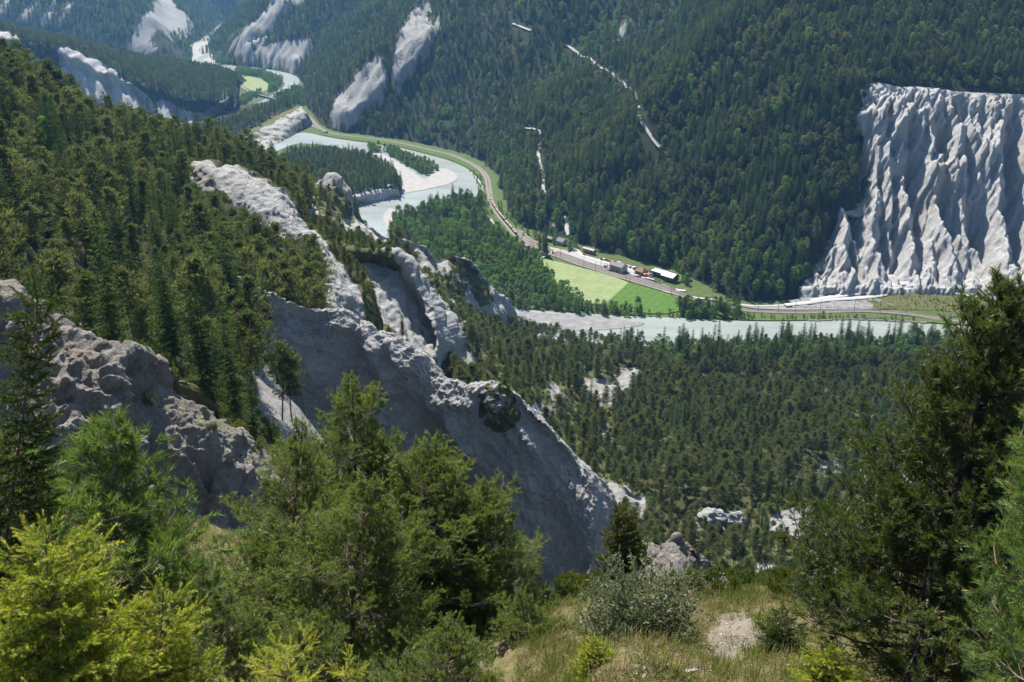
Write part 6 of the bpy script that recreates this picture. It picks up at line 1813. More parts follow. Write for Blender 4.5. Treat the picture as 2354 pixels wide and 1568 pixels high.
# piles of timber on the brown yard
M['timber'] = plain('reddish_timber', (0.26, 0.14, 0.09), 0.85, vary=0.25)
for (x, y, lab) in ((512, 583, "reddish timber pile furthest up the brown yard"), (592, 612, "reddish timber pile in the middle of the brown yard"), (618, 622, "reddish timber pile nearest the crossing")):
    t_ = thing("timber_pile", ground(x, y, 0.3), lab, "timber", "timber piles on the brown yard", RAIL_DIR + 0.2)
    for k in range(5):
        mb = MB(); zz = 0.2 + 0.36 * (k // 3); yy = -0.5 + 0.5 * (k % 3)
        mb.box((-2.6 + 0.2 * k, yy - 0.17, zz - 0.17), (2.4 + 0.15 * k, yy + 0.17, zz + 0.17)); mb.obj("beam", M['timber'], t_)

# goods train
M['wagon'] = plain('wagon_brown', (0.115, 0.052, 0.042), 0.65, vary=0.2)
M['load'] = plain('pale_load', (0.25, 0.205, 0.17), 0.9, vary=0.2, scale=0.8)
La = np.concatenate([[0], np.cumsum(np.linalg.norm(np.diff(rail_line, axis=0), axis=1))])
rx_, ry_, _ = plate(rail_line)
s0 = La[np.argmin((rx_ - S(128, 205)[0]) ** 2 + (ry_ - S(128, 205)[1]) ** 2)]
s1 = La[np.argmin((rx_ - S(352, 512)[0]) ** 2 + (ry_ - S(352, 512)[1]) ** 2)]
nw = 9
ww = (s1 - s0) / nw
PLACE = ["rearmost", "second from the rear", "third from the rear", "fourth from the rear", "middle", "fourth from the front", "third from the front", "second from the front", "foremost"]
wag_meshes = None
for k in range(nw):
    sc_ = s0 + (k + 0.5) * ww
    pa = np.array([np.interp(sc_ - ww * 0.35, La, rail_line[:, i]) for i in range(3)]); pb = np.array([np.interp(sc_ + ww * 0.35, La, rail_line[:, i]) for i in range(3)])
    c = (pa + pb) / 2
    hop = k in (2, 5, 7)
    t_ = thing("goods_wagon", (c[0], c[1], 0.75), "brown goods wagon with " + ("tall sides" if hop else "pale load") + ", " + PLACE[k] + " of the train", "wagon", "wagons of the goods train", math.atan2(pb[1] - pa[1], pb[0] - pa[0]))
    l = ww - 1.4; w = 2.7; h = 3.0 if hop else 2.4
    mb = MB(); mb.box((-l/2, -w/2, 0.9), (l/2, w/2, 1.15)); mb.obj("underframe", M['dark_steel'], t_)
    mb = MB()
    for sy in (-1, 1):
        y0, y1 = sorted((sy * w/2, sy * (w/2 - 0.12))); mb.box((-l/2, y0, 1.15), (l/2, y1, h))
        for x in np.linspace(-l/2 + 0.5, l/2 - 0.5, 7): mb.box((x - 0.07, min(sy * w/2, sy * (w/2 + 0.1)), 1.15), (x + 0.07, max(sy * w/2, sy * (w/2 + 0.1)), h + 0.05))
    for sx in (-1, 1):
        x0, x1 = sorted((sx * l/2, sx * (l/2 - 0.12))); mb.box((x0, -w/2 + 0.12, 1.15), (x1, w/2 - 0.12, h))
    mb.obj("body", M['wagon'], t_)
    mb = MB(); xs = np.linspace(-l/2 + 0.13, l/2 - 0.13, 9); top = h - 0.15 + 0.22 * np.sin(xs * 1.7 + k)
    mb.prism([(xs[0], 1.16), (xs[-1], 1.16)] + [(x, z) for x, z in zip(xs[::-1], top[::-1])], -w/2 + 0.13, w/2 - 0.13); mb.obj("load", M['load'], t_)
    for sx in (-1, 1):
        mb = MB()
        for dx in (-0.9, 0.9):
            for sy in (-1, 1):
                an = np.linspace(0, 6.283, 11)[:-1]
                mb.prism(np.stack([sx * l * 0.36 + dx + 0.42 * np.cos(an), 0.45 + 0.42 * np.sin(an)], 1), sy * 0.6 - 0.07, sy * 0.6 + 0.07)
        mb.box((sx * l * 0.36 - 1.3, -0.9, 0.45), (sx * l * 0.36 + 1.3, 0.9, 0.75)); mb.obj("bogie", M['dark_steel'], t_)

# far truss bridge and its line
fr = [(530, 150), (540, 170), (547, 187), (555, 198), (567, 207), (590, 216.5), (633, 227.5), (667, 237), (690, 250), (712, 270), (728, 288), (750, 303)]
fl = smooth_line(at_z(*np.array(fr).T, 2.0), 8.0)
link("railway_track", strip_mesh("railway_track", fl, 4.0, M['ballast'], 0.3, shoulder=1.5), kind="structure")
pa = at_z(588, 215.5, 2.5); pb = at_z(635, 228.2, 2.5)
Lb = np.linalg.norm(pb - pa)
br_ = thing("railway_bridge", (pa + pb) / 2, "grey steel truss railway bridge across the far river", "bridge", None, math.atan2(pb[1] - pa[1], pb[0] - pa[0]))
M['grey_steel'] = plain('grey_bridge_steel', (0.25, 0.25, 0.25), 0.6, 0.2)
nb = 8; xs = np.linspace(-Lb / 2, Lb / 2, nb + 1); hb = 6.5
for sy in (-1, 1):
    mb = MB()
    mb.box((-Lb/2, sy*2.8 - 0.3, -0.6), (Lb/2, sy*2.8 + 0.3, 0.4)).box((xs[1], sy*2.8 - 0.3, hb - 0.6), (xs[-2], sy*2.8 + 0.3, hb))
    for i in range(nb):
        up = i % 2 == 0
        z0, z1 = (0, hb - 0.3) if up else (hb - 0.3, 0)
        mb.tube([(xs[i], sy*2.8, z0), (xs[i + 1], sy*2.8, z1)], 0.28, 4)
        if 0 < i < nb: mb.tube([(xs[i], sy*2.8, 0), (xs[i], sy*2.8, hb - 0.3)], 0.2, 4)
    mb.obj("truss", M['grey_steel'], br_)
mb = MB(); mb.box((-Lb/2, -2.5, -0.5), (Lb/2, 2.5, 0.1)); mb.obj("deck", M['ballast'], br_)
mb = MB(); [mb.box((x - 2, -3.4, -6), (x + 2, 3.4, -0.61)) for x in (-Lb/2, Lb/2)]; mb.obj("abutment", M['concrete'], br_)

# loose rocks
def rock_mesh(name, r0, seed, squash=(1, 1, 0.8), lev=3, amp=0.35, mat='rock'):
    import bmesh
    bm = bmesh.new(); bmesh.ops.create_icosphere(bm, subdivisions=lev, radius=1.0)
    v = np.array([q.co[:] for q in bm.verts]); f = np.array([[w.index for w in p.verts] for p in bm.faces]); bm.free()
    n = fbm(v[:, 0] * 1.1 + seed, v[:, 1] * 1.1, v[:, 2] * 1.1, 4)
    v = v * (1 + amp * n)[:, None] * np.array(squash) * r0
    return mesh_of(name, v, f, [M[mat]])
def boulder(x, y, Y, r0, label, seed, squash=(1, 1, 0.8), mat='rock', lev=4, amp=0.35):
    o = link("boulder", rock_mesh("boulder", r0, seed, squash, lev, amp, mat), None, at(x, y, Y), label=label, category="boulder")
    return o
boulder(1194, 752, 768, 10.5, "round brown topped rock standing in the river below the cliffs", 3, (1.05, 0.9, 0.95), 'rock_near', 5)
boulder(1886, 678, 858, 5.0, "big white block lying at the foot of the white cliff", 8, (0.9, 0.9, 1.2), 'rock_far')
boulder(1640, 1192, 383, 5.5, "pale boulder among small pines, right of the rounded fin", 15, (1.2, 0.9, 0.9), 'rock')
boulder(1690, 1203, 380, 4.0, "jagged pale boulder beside a larger one among small pines", 19, (1.1, 0.9, 1.2), 'rock')
mb = MB(); r_ = np.random.default_rng(77)
base = [rock_mesh("boulder", 1.0, 40 + k, (1, 1, 0.7), 1, 0.4) for k in range(4)]
for px_, py_ in zip(np.linspace(1860, 2130, 190), np.interp(np.linspace(1860, 2130, 190), [1860, 1950, 2050, 2130], [737, 733.5, 737, 742])):
    for q in range(2):
        b = base[r_.integers(4)]
        v = np.array([w.co[:] for w in b.vertices]); f = np.array([p.vertices[:] for p in b.polygons])
        c = at_z(px_ + r_.uniform(-1, 1), py_ - 1.5 + 3.0 * r_.uniform(), 0.1)
        mb.add(v * r_.uniform(0.45, 1.25) + c, tris=f)
mb.obj("bank_rubble", M['rock_near'], kind="stuff", label="dark stones heaped along the river bank below the railway")
for b in base: bpy.data.meshes.remove(b)
# ------------------------------------------------------------------ plants close to the viewpoint
def fleaf(name, dark, light, trans, tcol=(1.3, 1.3, 0.45)):
    return leaf_mat(name, dark, light, trans, tcol, 0.03)
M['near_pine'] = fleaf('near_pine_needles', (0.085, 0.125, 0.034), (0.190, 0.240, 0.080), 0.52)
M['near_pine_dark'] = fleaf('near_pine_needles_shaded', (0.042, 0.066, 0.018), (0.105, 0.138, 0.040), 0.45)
M['fresh_pine'] = fleaf('fresh_pine_needles', (0.075, 0.130, 0.034), (0.165, 0.240, 0.072), 0.50)
M['yellow_spruce'] = fleaf('yellow_green_spruce_needles', (0.160, 0.215, 0.018), (0.290, 0.330, 0.045), 0.55)
M['yellow_tip'] = fleaf('fresh_spruce_tips', (0.320, 0.360, 0.050), (0.450, 0.440, 0.100), 0.55)
M['olive_spruce'] = fleaf('olive_spruce_needles', (0.055, 0.070, 0.014), (0.125, 0.130, 0.028), 0.40)
M['dark_spruce'] = fleaf('dark_spruce_needles', (0.030, 0.055, 0.012), (0.085, 0.120, 0.025), 0.42)
M['juniper'] = fleaf('juniper_needles', (0.050, 0.080, 0.022), (0.120, 0.150, 0.045), 0.35)
M['grey_willow'] = fleaf('grey_willow_leaves', (0.130, 0.160, 0.085), (0.220, 0.250, 0.150), 0.40, (1.1, 1.2, 0.7))
M['bud'] = plain('brown_buds', (0.30, 0.17, 0.09), 0.8, vary=0.2)
M['twig'] = plain('pale_twigs', (0.25, 0.19, 0.15), 0.85, vary=0.25, scale=6)
M['red_bark'] = plain('reddish_pine_bark', (0.155, 0.085, 0.055), 0.9, vary=0.35, scale=8)
M['dark_bark'] = plain('dark_pine_bark', (0.055, 0.042, 0.035), 0.95, vary=0.35, scale=8)
M['grey_twig'] = plain('weathered_grey_wood', (0.34, 0.31, 0.29), 0.9, vary=0.2, scale=6)

def tuft_template(n, L, spread, seed, w=0.0045, body=0.11):
    """a shoot along +z with needles pointing up and out"""
    r = np.random.default_rng(seed)
    z = r.uniform(0, body, n); a = r.uniform(0, 6.283, n)
    out = np.stack([np.cos(a), np.sin(a), 0 * a], 1)
    d = out * spread * r.uniform(0.6, 1.2, (n, 1)) + [0, 0, 1.0]
    base = np.stack([0 * z, 0 * z, z], 1)
    return soup(base, d, L * r.uniform(0.75, 1.15, n), np.full(n, w), r)

def frames(dirs, r):
    d = dirs / (np.linalg.norm(dirs, axis=1)[:, None] + 1e-9)
    q = r.normal(size=d.shape)
    x = np.cross(d, q); x /= np.linalg.norm(x, axis=1)[:, None] + 1e-9
    y = np.cross(d, x)
    return np.stack([x, y, d], 2)          # columns

def stamp(templates, pos, dirs, scale, r):
    pos = np.asarray(pos); dirs = np.asarray(dirs); scale = np.asarray(scale)
    F = frames(dirs, r)
    out = []
    pick = r.integers(0, len(templates), len(pos))
    for k, t in enumerate(templates):
        m = pick == k
        if not m.any(): continue
        v = np.einsum('nij,vj->nvi', F[m], t) * scale[m][:, None, None] + pos[m][:, None]
        out.append(v.reshape(-1, 3))
    return np.concatenate(out)

BUD = None
def bud_mesh(pos, dirs, size, r):
    F = frames(np.asarray(dirs), r); pos = np.asarray(pos); n = len(pos)
    t = np.array([[0.16, 0, 0], [-0.08, 0.14, 0], [-0.08, -0.14, 0], [0, 0, 1.0]])
    v = np.einsum('nij,vj->nvi', F, t) * np.asarray(size).reshape(-1, 1, 1) + pos[:, None]
    f = np.array([[0, 1, 3], [1, 2, 3], [2, 0, 3]])
    return v.reshape(-1, 3), (np.arange(n)[:, None, None] * 4 + f).reshape(-1, 3)

BOUGHS = {}
def pine_bough(L, seed, mat, bark, needle, w, dens, per):
    """one bough along +x that forks twice: wood and needles, as two meshes"""
    r = np.random.default_rng(seed)
    T = [tuft_template(per, needle, 0.8, seed * 10 + k, w, 0.10) for k in range(3)]
    n = 7; u = np.linspace(0, 1, n)
    P = np.stack([u * L, r.normal(0, 0.05 * L) * np.sin(u * 4), -0.07 * L * np.sin(u * 3.1) + 0.15 * L * u ** 2.5], 1)
    wood = MB(); wood.tube(P, (0.006 + 0.010 * L) * (1.05 - u) + 0.002, 5)
    pos, dirs, sc = [], [], []
    nt = max(4, int(5 + L * 9))
    for k in range(nt):
        uu = 0.14 + 0.86 * (k + r.uniform(0, 1)) / nt
        i = min(int(uu * (n - 1)), n - 2); q = uu * (n - 1) - i
        p0 = P[i] * (1 - q) + P[i + 1] * q
        ax_ = P[i + 1] - P[i]; ax_ /= np.linalg.norm(ax_)
        sg = 1 if k % 2 else -1
        dd = ax_ * r.uniform(0.5, 1.0) + np.array([0, sg * r.uniform(0.5, 1.1), r.uniform(-0.2, 0.55)]); dd /= np.linalg.norm(dd)
        l2 = L * (0.46 * (1 - uu) + 0.13) * r.uniform(0.7, 1.2) + 0.06
        e = p0 + dd * l2 + np.array([0, 0, 0.12 * l2])
        wood.tube([p0, (p0 + e) / 2 + r.normal(0, 0.05 * l2, 3), e], [0.004 + 0.0018 * L, 0.003, 0.0018], 3)
        nn = max(2, int(l2 * 12))
        for c in range(nn):
            v = 0.22 + 0.78 * (c + r.uniform(0, 1)) / nn
            pp = p0 + (e - p0) * v
            ddd = dd * 0.8 + r.normal(0, 0.5, 3) + np.array([0, 0, 0.35]); ddd /= np.linalg.norm(ddd)
            l3 = min(0.26, 0.09 + 0.25 * l2) * r.uniform(0.5, 1.2)
            ee = pp + ddd * l3
            if l3 > 0.10: wood.tube([pp, ee], [0.0026, 0.0014], 3)
            kk = max(1, int(round(l3 * 22 * dens * r.uniform(0.6, 1.3))))
            for t_ in range(kk):
                w_ = 1 - 0.8 * t_ / max(kk, 1)
                pos.append(pp + (ee - pp) * w_ - ddd * 0.04); dirs.append(ddd + r.normal(0, 0.3, 3)); sc.append(r.uniform(0.75, 1.2))
        pos.append(e - dd * 0.05); dirs.append(dd + [0, 0, 0.4]); sc.append(r.uniform(0.9, 1.25))
    pos = np.array(pos); dirs = np.array(dirs)
    V = stamp(T, pos, dirs, sc, r)
    tips = r.uniform(size=len(pos)) < 0.16
    tips[0] = True
    dn = dirs[tips] / np.linalg.norm(dirs[tips], axis=1)[:, None]
    bv, bf = bud_mesh(pos[tips] + dn * 0.11, dn + [0, 0, 0.4], 0.04 * np.ones(tips.sum()), r)
    F_ = np.concatenate([tris_of(V), bf + len(V)]); mi = np.concatenate([np.zeros(len(V) // 3), np.ones(len(bf))])
    return wood.mesh("branch", [M[bark]]), mesh_of("needles", np.concatenate([V, bv]), F_, [M[mat], M['bud']], mi)

def bough_set(key, maker, classes, variants):
    if key not in BOUGHS:
        BOUGHS[key] = [(L, [maker(L, 1000 + 37 * i + k) for k in range(variants)]) for i, L in enumerate(classes)]
    return BOUGHS[key]

def hang(root, lib, p, az, pitch, L, r):
    """put a copy of the bough of nearest length on the tree"""
    Lc, ms = min(lib, key=lambda q: abs(math.log(q[0] / L)))
    wm, nm = ms[r.integers(len(ms))]
    bo = link("branch", wm, root, p)
    bo.rotation_euler = (Matrix.Rotation(az, 3, 'Z') @ Matrix.Rotation(-pitch, 3, 'Y') @ Matrix.Rotation(r.uniform(-0.5, 0.5), 3, 'X')).to_euler()
    s = L / Lc * r.uniform(0.95, 1.05)
    bo.scale = (s, s * (1 if r.uniform() < 0.5 else -1), s)
    if nm is not None:
        link("needles", nm, bo)
    return bo

def near_pine(label, foot, top, R, seed, mat='near_pine', bark='red_bark', boughs=60, bare=0.10, trunk=0.10, needle=0.065, w=0.0095, dens=0.72, per=20, droop=0.0, group=None, flat=False, dead=0, twig='twig'):
    """a pine seen close to: trunk, boughs that fork twice, needles on the outer shoots"""
    r = np.random.default_rng(seed)
    foot = np.asarray(foot, float); top = np.asarray(top, float)
    root = thing("pine_tree", foot, label, "tree", group)
    H = top[2] - foot[2]
    lean = (top - foot)[:2]
    wob = r.normal(0, 0.03 * H, 2)
    def stem(f):
        f = np.asarray(f, float)
        return np.stack([lean[0] * f + wob[0] * np.sin(3.0 * f), lean[1] * f + wob[1] * np.sin(3.0 * f), H * f], -1)
    mb = MB(); f = np.linspace(-0.10, 1.0, 14)
    mb.tube(stem(f), trunk * np.clip(1.02 - f, 0.03, 2) ** 0.8, 8)
    mb.obj("trunk", M[bark], root, smooth=True)
    lib = bough_set((mat, needle, w, dens, per), lambda L, sd: pine_bough(L, sd, mat, twig, needle, w, dens, per), [0.3, 0.55, 0.95, 1.5, 2.2] if R > 1.5 else [0.3, 0.55, 0.95], 3)
    for b in range(boughs):
        g = (b + r.uniform(0, 1)) / boughs
        fz = bare + (0.99 - bare) * g
        az = b * 2.399 + r.uniform(-0.4, 0.4)
        prof = (0.70 + 0.30 * math.sin(math.pi * min(1.0, 0.2 + 0.8 * g))) * (1 - g ** 3.0) ** 0.8 if not flat else (0.88 + 0.12 * math.sin(7 * g)) * (1 - 0.55 * g) * (1 - g ** 5) ** 0.6
        L = max(0.25, R * prof * r.uniform(0.55, 1.15))
        pitch = 0.02 + 0.72 * g + r.uniform(-0.15, 0.15) - droop
        hang(root, lib, stem(fz), az, pitch, L, r)
    # the leading shoot and its last whorl
    hang(root, lib, stem(0.97), 0.0, 1.45, max(0.3, 0.16 * R), r)
    # dead bare limbs low on the trunk
    for b in range(dead):
        fz = r.uniform(0.08, 0.55); az = r.uniform(0, 6.283); L = R * r.uniform(0.4, 0.8)
        d0 = np.array([math.cos(az), math.sin(az), r.uniform(-0.15, 0.25)])
        mb = MB(); p0 = stem(fz); u = np.linspace(0, 1, 6)
        P = p0 + d0 * (u * L)[:, None] + np.cumsum(r.normal(0, 0.03 * L, (6, 3)), 0)
        mb.tube(P, (0.008 + 0.008 * L) * (1.05 - u), 4)
        for c in range(7):
            i = r.integers(1, 5); dd = d0 + r.normal(0, 0.6, 3); l2 = L * r.uniform(0.15, 0.35)
            mb.tube([P[i], P[i] + dd * l2 * 0.5 + r.normal(0, 0.03, 3), P[i] + dd * l2], [0.005, 0.004, 0.002], 3)
        mb.obj("dead_branch", M['grey_twig'], root)
    return root

def twig_template(n, length, nl, w, seed, flat=0.55):
    r = np.random.default_rng(seed)
    z = np.sort(r.uniform(0.02, 1.0, n)) * length; a = r.uniform(0, 6.283, n)
    out = np.stack([np.cos(a), np.sin(a) * flat, 0 * a], 1)
    d = out + [0, 0, 0.75]
    return soup(np.stack([0 * z, 0 * z, z], 1), d, nl * r.uniform(0.75, 1.15, n) * np.where(z > 0.8 * length, 0.8, 1), np.full(n, w), r), z / length

def spruce_bough(L, seed, mat, tip, twig, needle, w, density, per, buds, bark):
    r = np.random.default_rng(seed)
    T = [twig_template(per, twig, needle, w, seed * 7 + k) for k in range(4)]
    tipcut = 0.66
    old = [t[np.repeat(z <= tipcut, 3)] for t, z in T]; new = [t[np.repeat(z > tipcut, 3)] for t, z in T]
    if tip is None: old = [t for t, z in T]
    u = np.linspace(0, 1, 6)
    P = np.stack([u * L, r.normal(0, 0.03 * L) * np.sin(3 * u), 0.14 * L * u ** 2 - 0.04 * L * np.sin(3.1 * u)], 1)
    wood = MB(); wood.tube(P, (0.003 + 0.006 * L) * (1.05 - u) + 0.001, 4)
    pos, dirs, sc = [], [], []
    step = twig * 0.34 / density
    m = max(2, int(L / step))
    for k in range(m):
        uu = 0.08 + 0.92 * (k + 0.5) / m
        i = min(int(uu * 5), 4); q = uu * 5 - i
        p0 = P[i] * (1 - q) + P[i + 1] * q
        a_x = P[i + 1] - P[i]; a_x /= np.linalg.norm(a_x)
        for sg in (-1, 1):
            reach = L * 0.40 * (1 - uu) + twig * 0.7
            dd = a_x * 0.9 + np.array([0, sg * r.uniform(0.6, 1.0), r.uniform(-0.25, 0.2)]); dd /= np.linalg.norm(dd)
            nn = max(1, int(reach / (twig * 0.7)))
            for c in range(nn):
                pos.append(p0 + dd * c * twig * 0.7 + r.normal(0, 0.05 * twig, 3)); dirs.append(dd + r.normal(0, 0.15, 3)); sc.append(r.uniform(0.75, 1.15))
                if c:
                    for s2 in (-1, 1):
                        d2 = dd * 0.8 + np.cross(dd, [0, 0, 1.0]) * s2 * 0.7 + r.normal(0, 0.15, 3)
                        pos.append(p0 + dd * c * twig * 0.65); dirs.append(d2); sc.append(r.uniform(0.55, 0.95))
    pos.append(P[-1]); dirs.append(P[-1] - P[-2]); sc.append(1.0)
    for q in np.linspace(0.2, 0.9, max(2, int(L / twig * 1.2))):
        i = min(int(q * 5), 4)
        pos.append(P[i] * (1 - (q * 5 - i)) + P[i + 1] * (q * 5 - i)); dirs.append(P[i + 1] - P[i]); sc.append(1.0)
    pos = np.array(pos); dirs = np.array(dirs); sc = np.array(sc)
    st = r.bit_generator.state
    V = stamp(old, pos, dirs, sc, r); faces = [tris_of(V)]; mi = [np.zeros(len(V) // 3)]
    if tip is not None:
        r.bit_generator.state = st
        V2 = stamp(new, pos, dirs, sc, r); faces.append(tris_of(V2) + len(V)); mi.append(np.ones(len(V2) // 3)); V = np.concatenate([V, V2])
    if buds:
        sel = r.uniform(size=len(pos)) < buds
        if sel.any():
            dn = dirs[sel] / np.linalg.norm(dirs[sel], axis=1)[:, None]
            bv, bf = bud_mesh(pos[sel] + dn * (twig * 0.96 * sc[sel])[:, None], dn, 0.020 * np.ones(sel.sum()), r)
            faces.append(bf + len(V)); mi.append(np.full(len(bf), 2)); V = np.concatenate([V, bv])
    nm = mesh_of("needles", V, [np.concatenate(faces)], [M[mat], M[tip] if tip else M[mat], M['bud']], np.concatenate(mi))
    return wood.mesh("branch", [M[bark]]), nm

def near_spruce(label, foot, top, R, seed, mat, tip=None, boughs=60, twig=0.16, needle=0.016, w=0.0035, density=1.0, trunk=0.03, bare=0.03, droop=0.25, per=60, buds=0.25, group=None, name="spruce_tree", cat="tree", power=0.8, bark='bark', rise=0.35):
    r = np.random.default_rng(seed)
    foot = np.asarray(foot, float); top = np.asarray(top, float)
    root = thing(name, foot, label, cat, group)
    ax_ = top - foot; H = np.linalg.norm(ax_)
    mb = MB(); f = np.linspace(-0.06, 1.0, 8)
    mb.tube(ax_ * f[:, None], trunk * np.clip(1.03 - f, 0.05, 2), 6); mb.obj("trunk", M[bark], root, smooth=True)
    cl = [c for c in (0.12, 0.22, 0.40, 0.70, 1.2) if c < R * 1.4 and c > twig * 0.9] or [max(R, twig)]
    lib = bough_set((mat, tip, twig, needle, w, density, per, buds, len(cl)), lambda L, sd: spruce_bough(L, sd, mat, tip, twig, needle, w, density, per, buds, bark), cl, 3)
    for b in range(boughs):
        g = (b + r.uniform(0, 1)) / boughs
        fz = bare + (0.985 - bare) * g
        az = b * 2.399 + r.uniform(-0.5, 0.5)
        L = max(twig * 0.9, R * (1 - g) ** power * r.uniform(0.75, 1.12))
        hang(root, lib, ax_ * fz, az, -droop + (rise + droop) * g + r.uniform(-0.15, 0.15), L, r)
    hang(root, lib, ax_ * 0.96, 0.0, 1.4, max(twig, 0.1 * R), r)
    return root

def twiggy(label, foot, H, R, seed, name="willow_shrub", cat="shrub", leaf='grey_willow', wood='twig', stems=26, leaves=60, lsize=0.035, group=None, forks=7, spread=1.0, lw=0.5):
    """many-stemmed shrub with thin rods and small leaves (or none)"""
    r = np.random.default_rng(seed)
    root = thing(name, foot, label, cat, group)
    for k in range(stems):
        az = r.uniform(0, 6.283); out = R * math.sqrt(r.uniform(0.02, 1)) * spread
        hh = H * (1 - 0.45 * (out / R) ** 2) * r.uniform(0.7, 1.08)
        u = np.linspace(0, 1, 7)
        d = np.array([math.cos(az), math.sin(az)])
        P = np.stack([d[0] * out * u ** 0.8, d[1] * out * u ** 0.8, hh * u - 0.08], 1) + np.cumsum(r.normal(0, 0.012 * H, (7, 3)), 0) * [1, 1, 0.3]
        mb = MB(); mb.tube(P, (0.011 * (1.05 - u) + 0.002) * (H / 2), 4)
        pos, dirs = [], []
        for c in range(forks):
            q = r.uniform(0.25, 0.98); i = min(int(q * 6), 5)
            p0 = P[i] + (P[i + 1] - P[i]) * (q * 6 - i)
            dd = np.array([math.cos(az), math.sin(az), 0]) * 0.35 + r.normal(0, 0.5, 3) + [0, 0, 0.7]; dd /= np.linalg.norm(dd)
            l2 = H * r.uniform(0.12, 0.32) * (1.1 - 0.5 * q)
            e = p0 + dd * l2
            mb.tube([p0, (p0 + e) / 2 + r.normal(0, 0.05 * l2, 3), e], [0.004 * H / 2, 0.003 * H / 2, 0.0015 * H / 2], 3)
            if leaves:
                n = max(2, int(leaves / forks))
                v = r.uniform(0.15, 1.0, n)
                pos.append(p0 + (e - p0) * v[:, None]); dirs.append(dd + r.normal(0, 0.7, (n, 3)))
        so = mb.obj("stem", M[wood], root)
        if leaves:
            pos = np.concatenate(pos); dirs = np.concatenate(dirs)
            V = soup(pos, dirs, lsize * r.uniform(0.7, 1.3, len(pos)), lsize * lw * np.ones(len(pos)), r)
            link("leaves", mesh_of("leaves", V, tris_of(V), [M[leaf]]), so)
    return root

def bush(label, foot, H, R, seed, mat, name="juniper_bush", cat="bush", group=None, clumps=26, spikes=70, ssize=0.09, upright=0.9):
    """dense low bush of short upright sprays"""
    r = np.random.default_rng(seed)
    root = thing(name, foot, label, cat, group)
    mb = MB()
    for k in range(clumps):
        az = r.uniform(0, 6.283); rr = R * math.sqrt(r.uniform(0, 1)); z = H * (1 - 0.6 * (rr / R) ** 2) * r.uniform(0.35, 1.0)
        c = np.array([math.cos(az) * rr, math.sin(az) * rr, z])
        mb.tube([[0, 0, -0.2], c * [0.5, 0.5, 0.45], c], [0.03 * H, 0.02 * H, 0.008 * H], 4)
        q = r.normal(size=(spikes, 3)); q /= np.linalg.norm(q, axis=1)[:, None]
        rad = np.array([0.26, 0.26, 0.30]) * (0.4 * R + 0.4 * H) * r.uniform(0.8, 1.3)
        base = c + q * rad * r.uniform(0.2, 1, (spikes, 1))
        d = q * 0.7 + [0, 0, upright] + r.normal(0, 0.35, (spikes, 3))
        V = [soup(base, d, ssize * r.uniform(0.7, 1.4, spikes), ssize * 0.32 * np.ones(spikes), r)]
        for _ in range(2):
            V.append(soup(base + r.normal(0, 0.25 * ssize, (spikes, 3)), d + r.normal(0, 0.5, (spikes, 3)), ssize * r.uniform(0.6, 1.1, spikes), ssize * 0.28 * np.ones(spikes), r))
        V = np.concatenate(V)
        link("foliage", mesh_of("foliage", V, tris_of(V), [M[mat]]), root)
    mb.obj("stem", M['bark'], root)
    return root

# ---- pines in the middle
GP = "pines of the central clump"
near_pine("tall pine with whorled open top, furthest back of the central clump", at(800, 1720, 20.0), at(806, 880, 22.0), 2.35, 21, boughs=62, bare=0.28, trunk=0.11, group=GP, w=0.011)
near_pine("pine with bare reddish trunk standing in the centre of the clump", at(826, 1650, 16.0), at(852, 1120, 16.5), 2.2, 22, boughs=66, bare=0.05, trunk=0.085, group=GP, dead=10)
near_pine("pine with leading shoot against the grey fin, on the sunny side of the clump", at(1010, 1640, 18.5), at(984, 1020, 20.5), 2.6, 23, boughs=74, bare=0.12, trunk=0.10, group=GP, w=0.011, dead=5)
near_pine("broad low pine between the clump and the grey willow shrub", at(1225, 1700, 16.0), at(1195, 1385, 16.5), 1.35, 24, boughs=46, bare=0.03, trunk=0.06, group=GP, dead=4)
near_pine("low pine filling the shaded edge of the clump", at(665, 1640, 17.5), at(650, 1235, 18.0), 1.45, 25, boughs=50, bare=0.03, trunk=0.06, group=GP, dead=5)
near_pine("small pine at the foot of the clump, nearest the viewpoint", at(1020, 1760, 13.0), at(1050, 1450, 13.2), 1.4, 26, boughs=46, bare=0.02, trunk=0.05, group=GP, w=0.009, dead=6)
near_pine("half grown pine between the bare reddish trunk and the foot of the clump", at(720, 1760, 13.5), at(700, 1440, 13.8), 1.3, 27, boughs=44, bare=0.02, trunk=0.05, group=GP, w=0.009, dead=6)
near_pine("pine on the shaded flank of the clump, below the tall open topped one", at(690, 1690, 18.5), at(700, 985, 19.5), 2.0, 28, boughs=60, bare=0.08, trunk=0.08, group=GP, dead=5)
near_pine("pine on the sunny flank of the clump, beside the rounded fin", at(1120, 1660, 19.0), at(1120, 1120, 20.0), 2.0, 29, boughs=58, bare=0.08, trunk=0.08, group=GP, dead=5)
# ---- big dark pine on the right
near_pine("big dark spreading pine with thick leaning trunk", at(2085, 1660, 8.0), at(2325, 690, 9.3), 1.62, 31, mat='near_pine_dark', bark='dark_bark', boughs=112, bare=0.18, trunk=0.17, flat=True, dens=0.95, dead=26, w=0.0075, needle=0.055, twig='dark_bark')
near_pine("sunlit fresh green pine in front of the big dark pine", at(2480, 1760, 5.6), at(2430, 900, 5.8), 0.85, 32, mat='fresh_pine', boughs=60, bare=0.05, trunk=0.05, needle=0.05, w=0.005, dens=1.4)
near_pine("thin dark leaning pine behind the big dark pine", at(2250, 1620, 10.5), at(2430, 820, 11.5), 1.3, 33, mat='near_pine_dark', bark='dark_bark', boughs=50, bare=0.2, trunk=0.07, needle=0.055, w=0.0075, twig='dark_bark', dead=12)
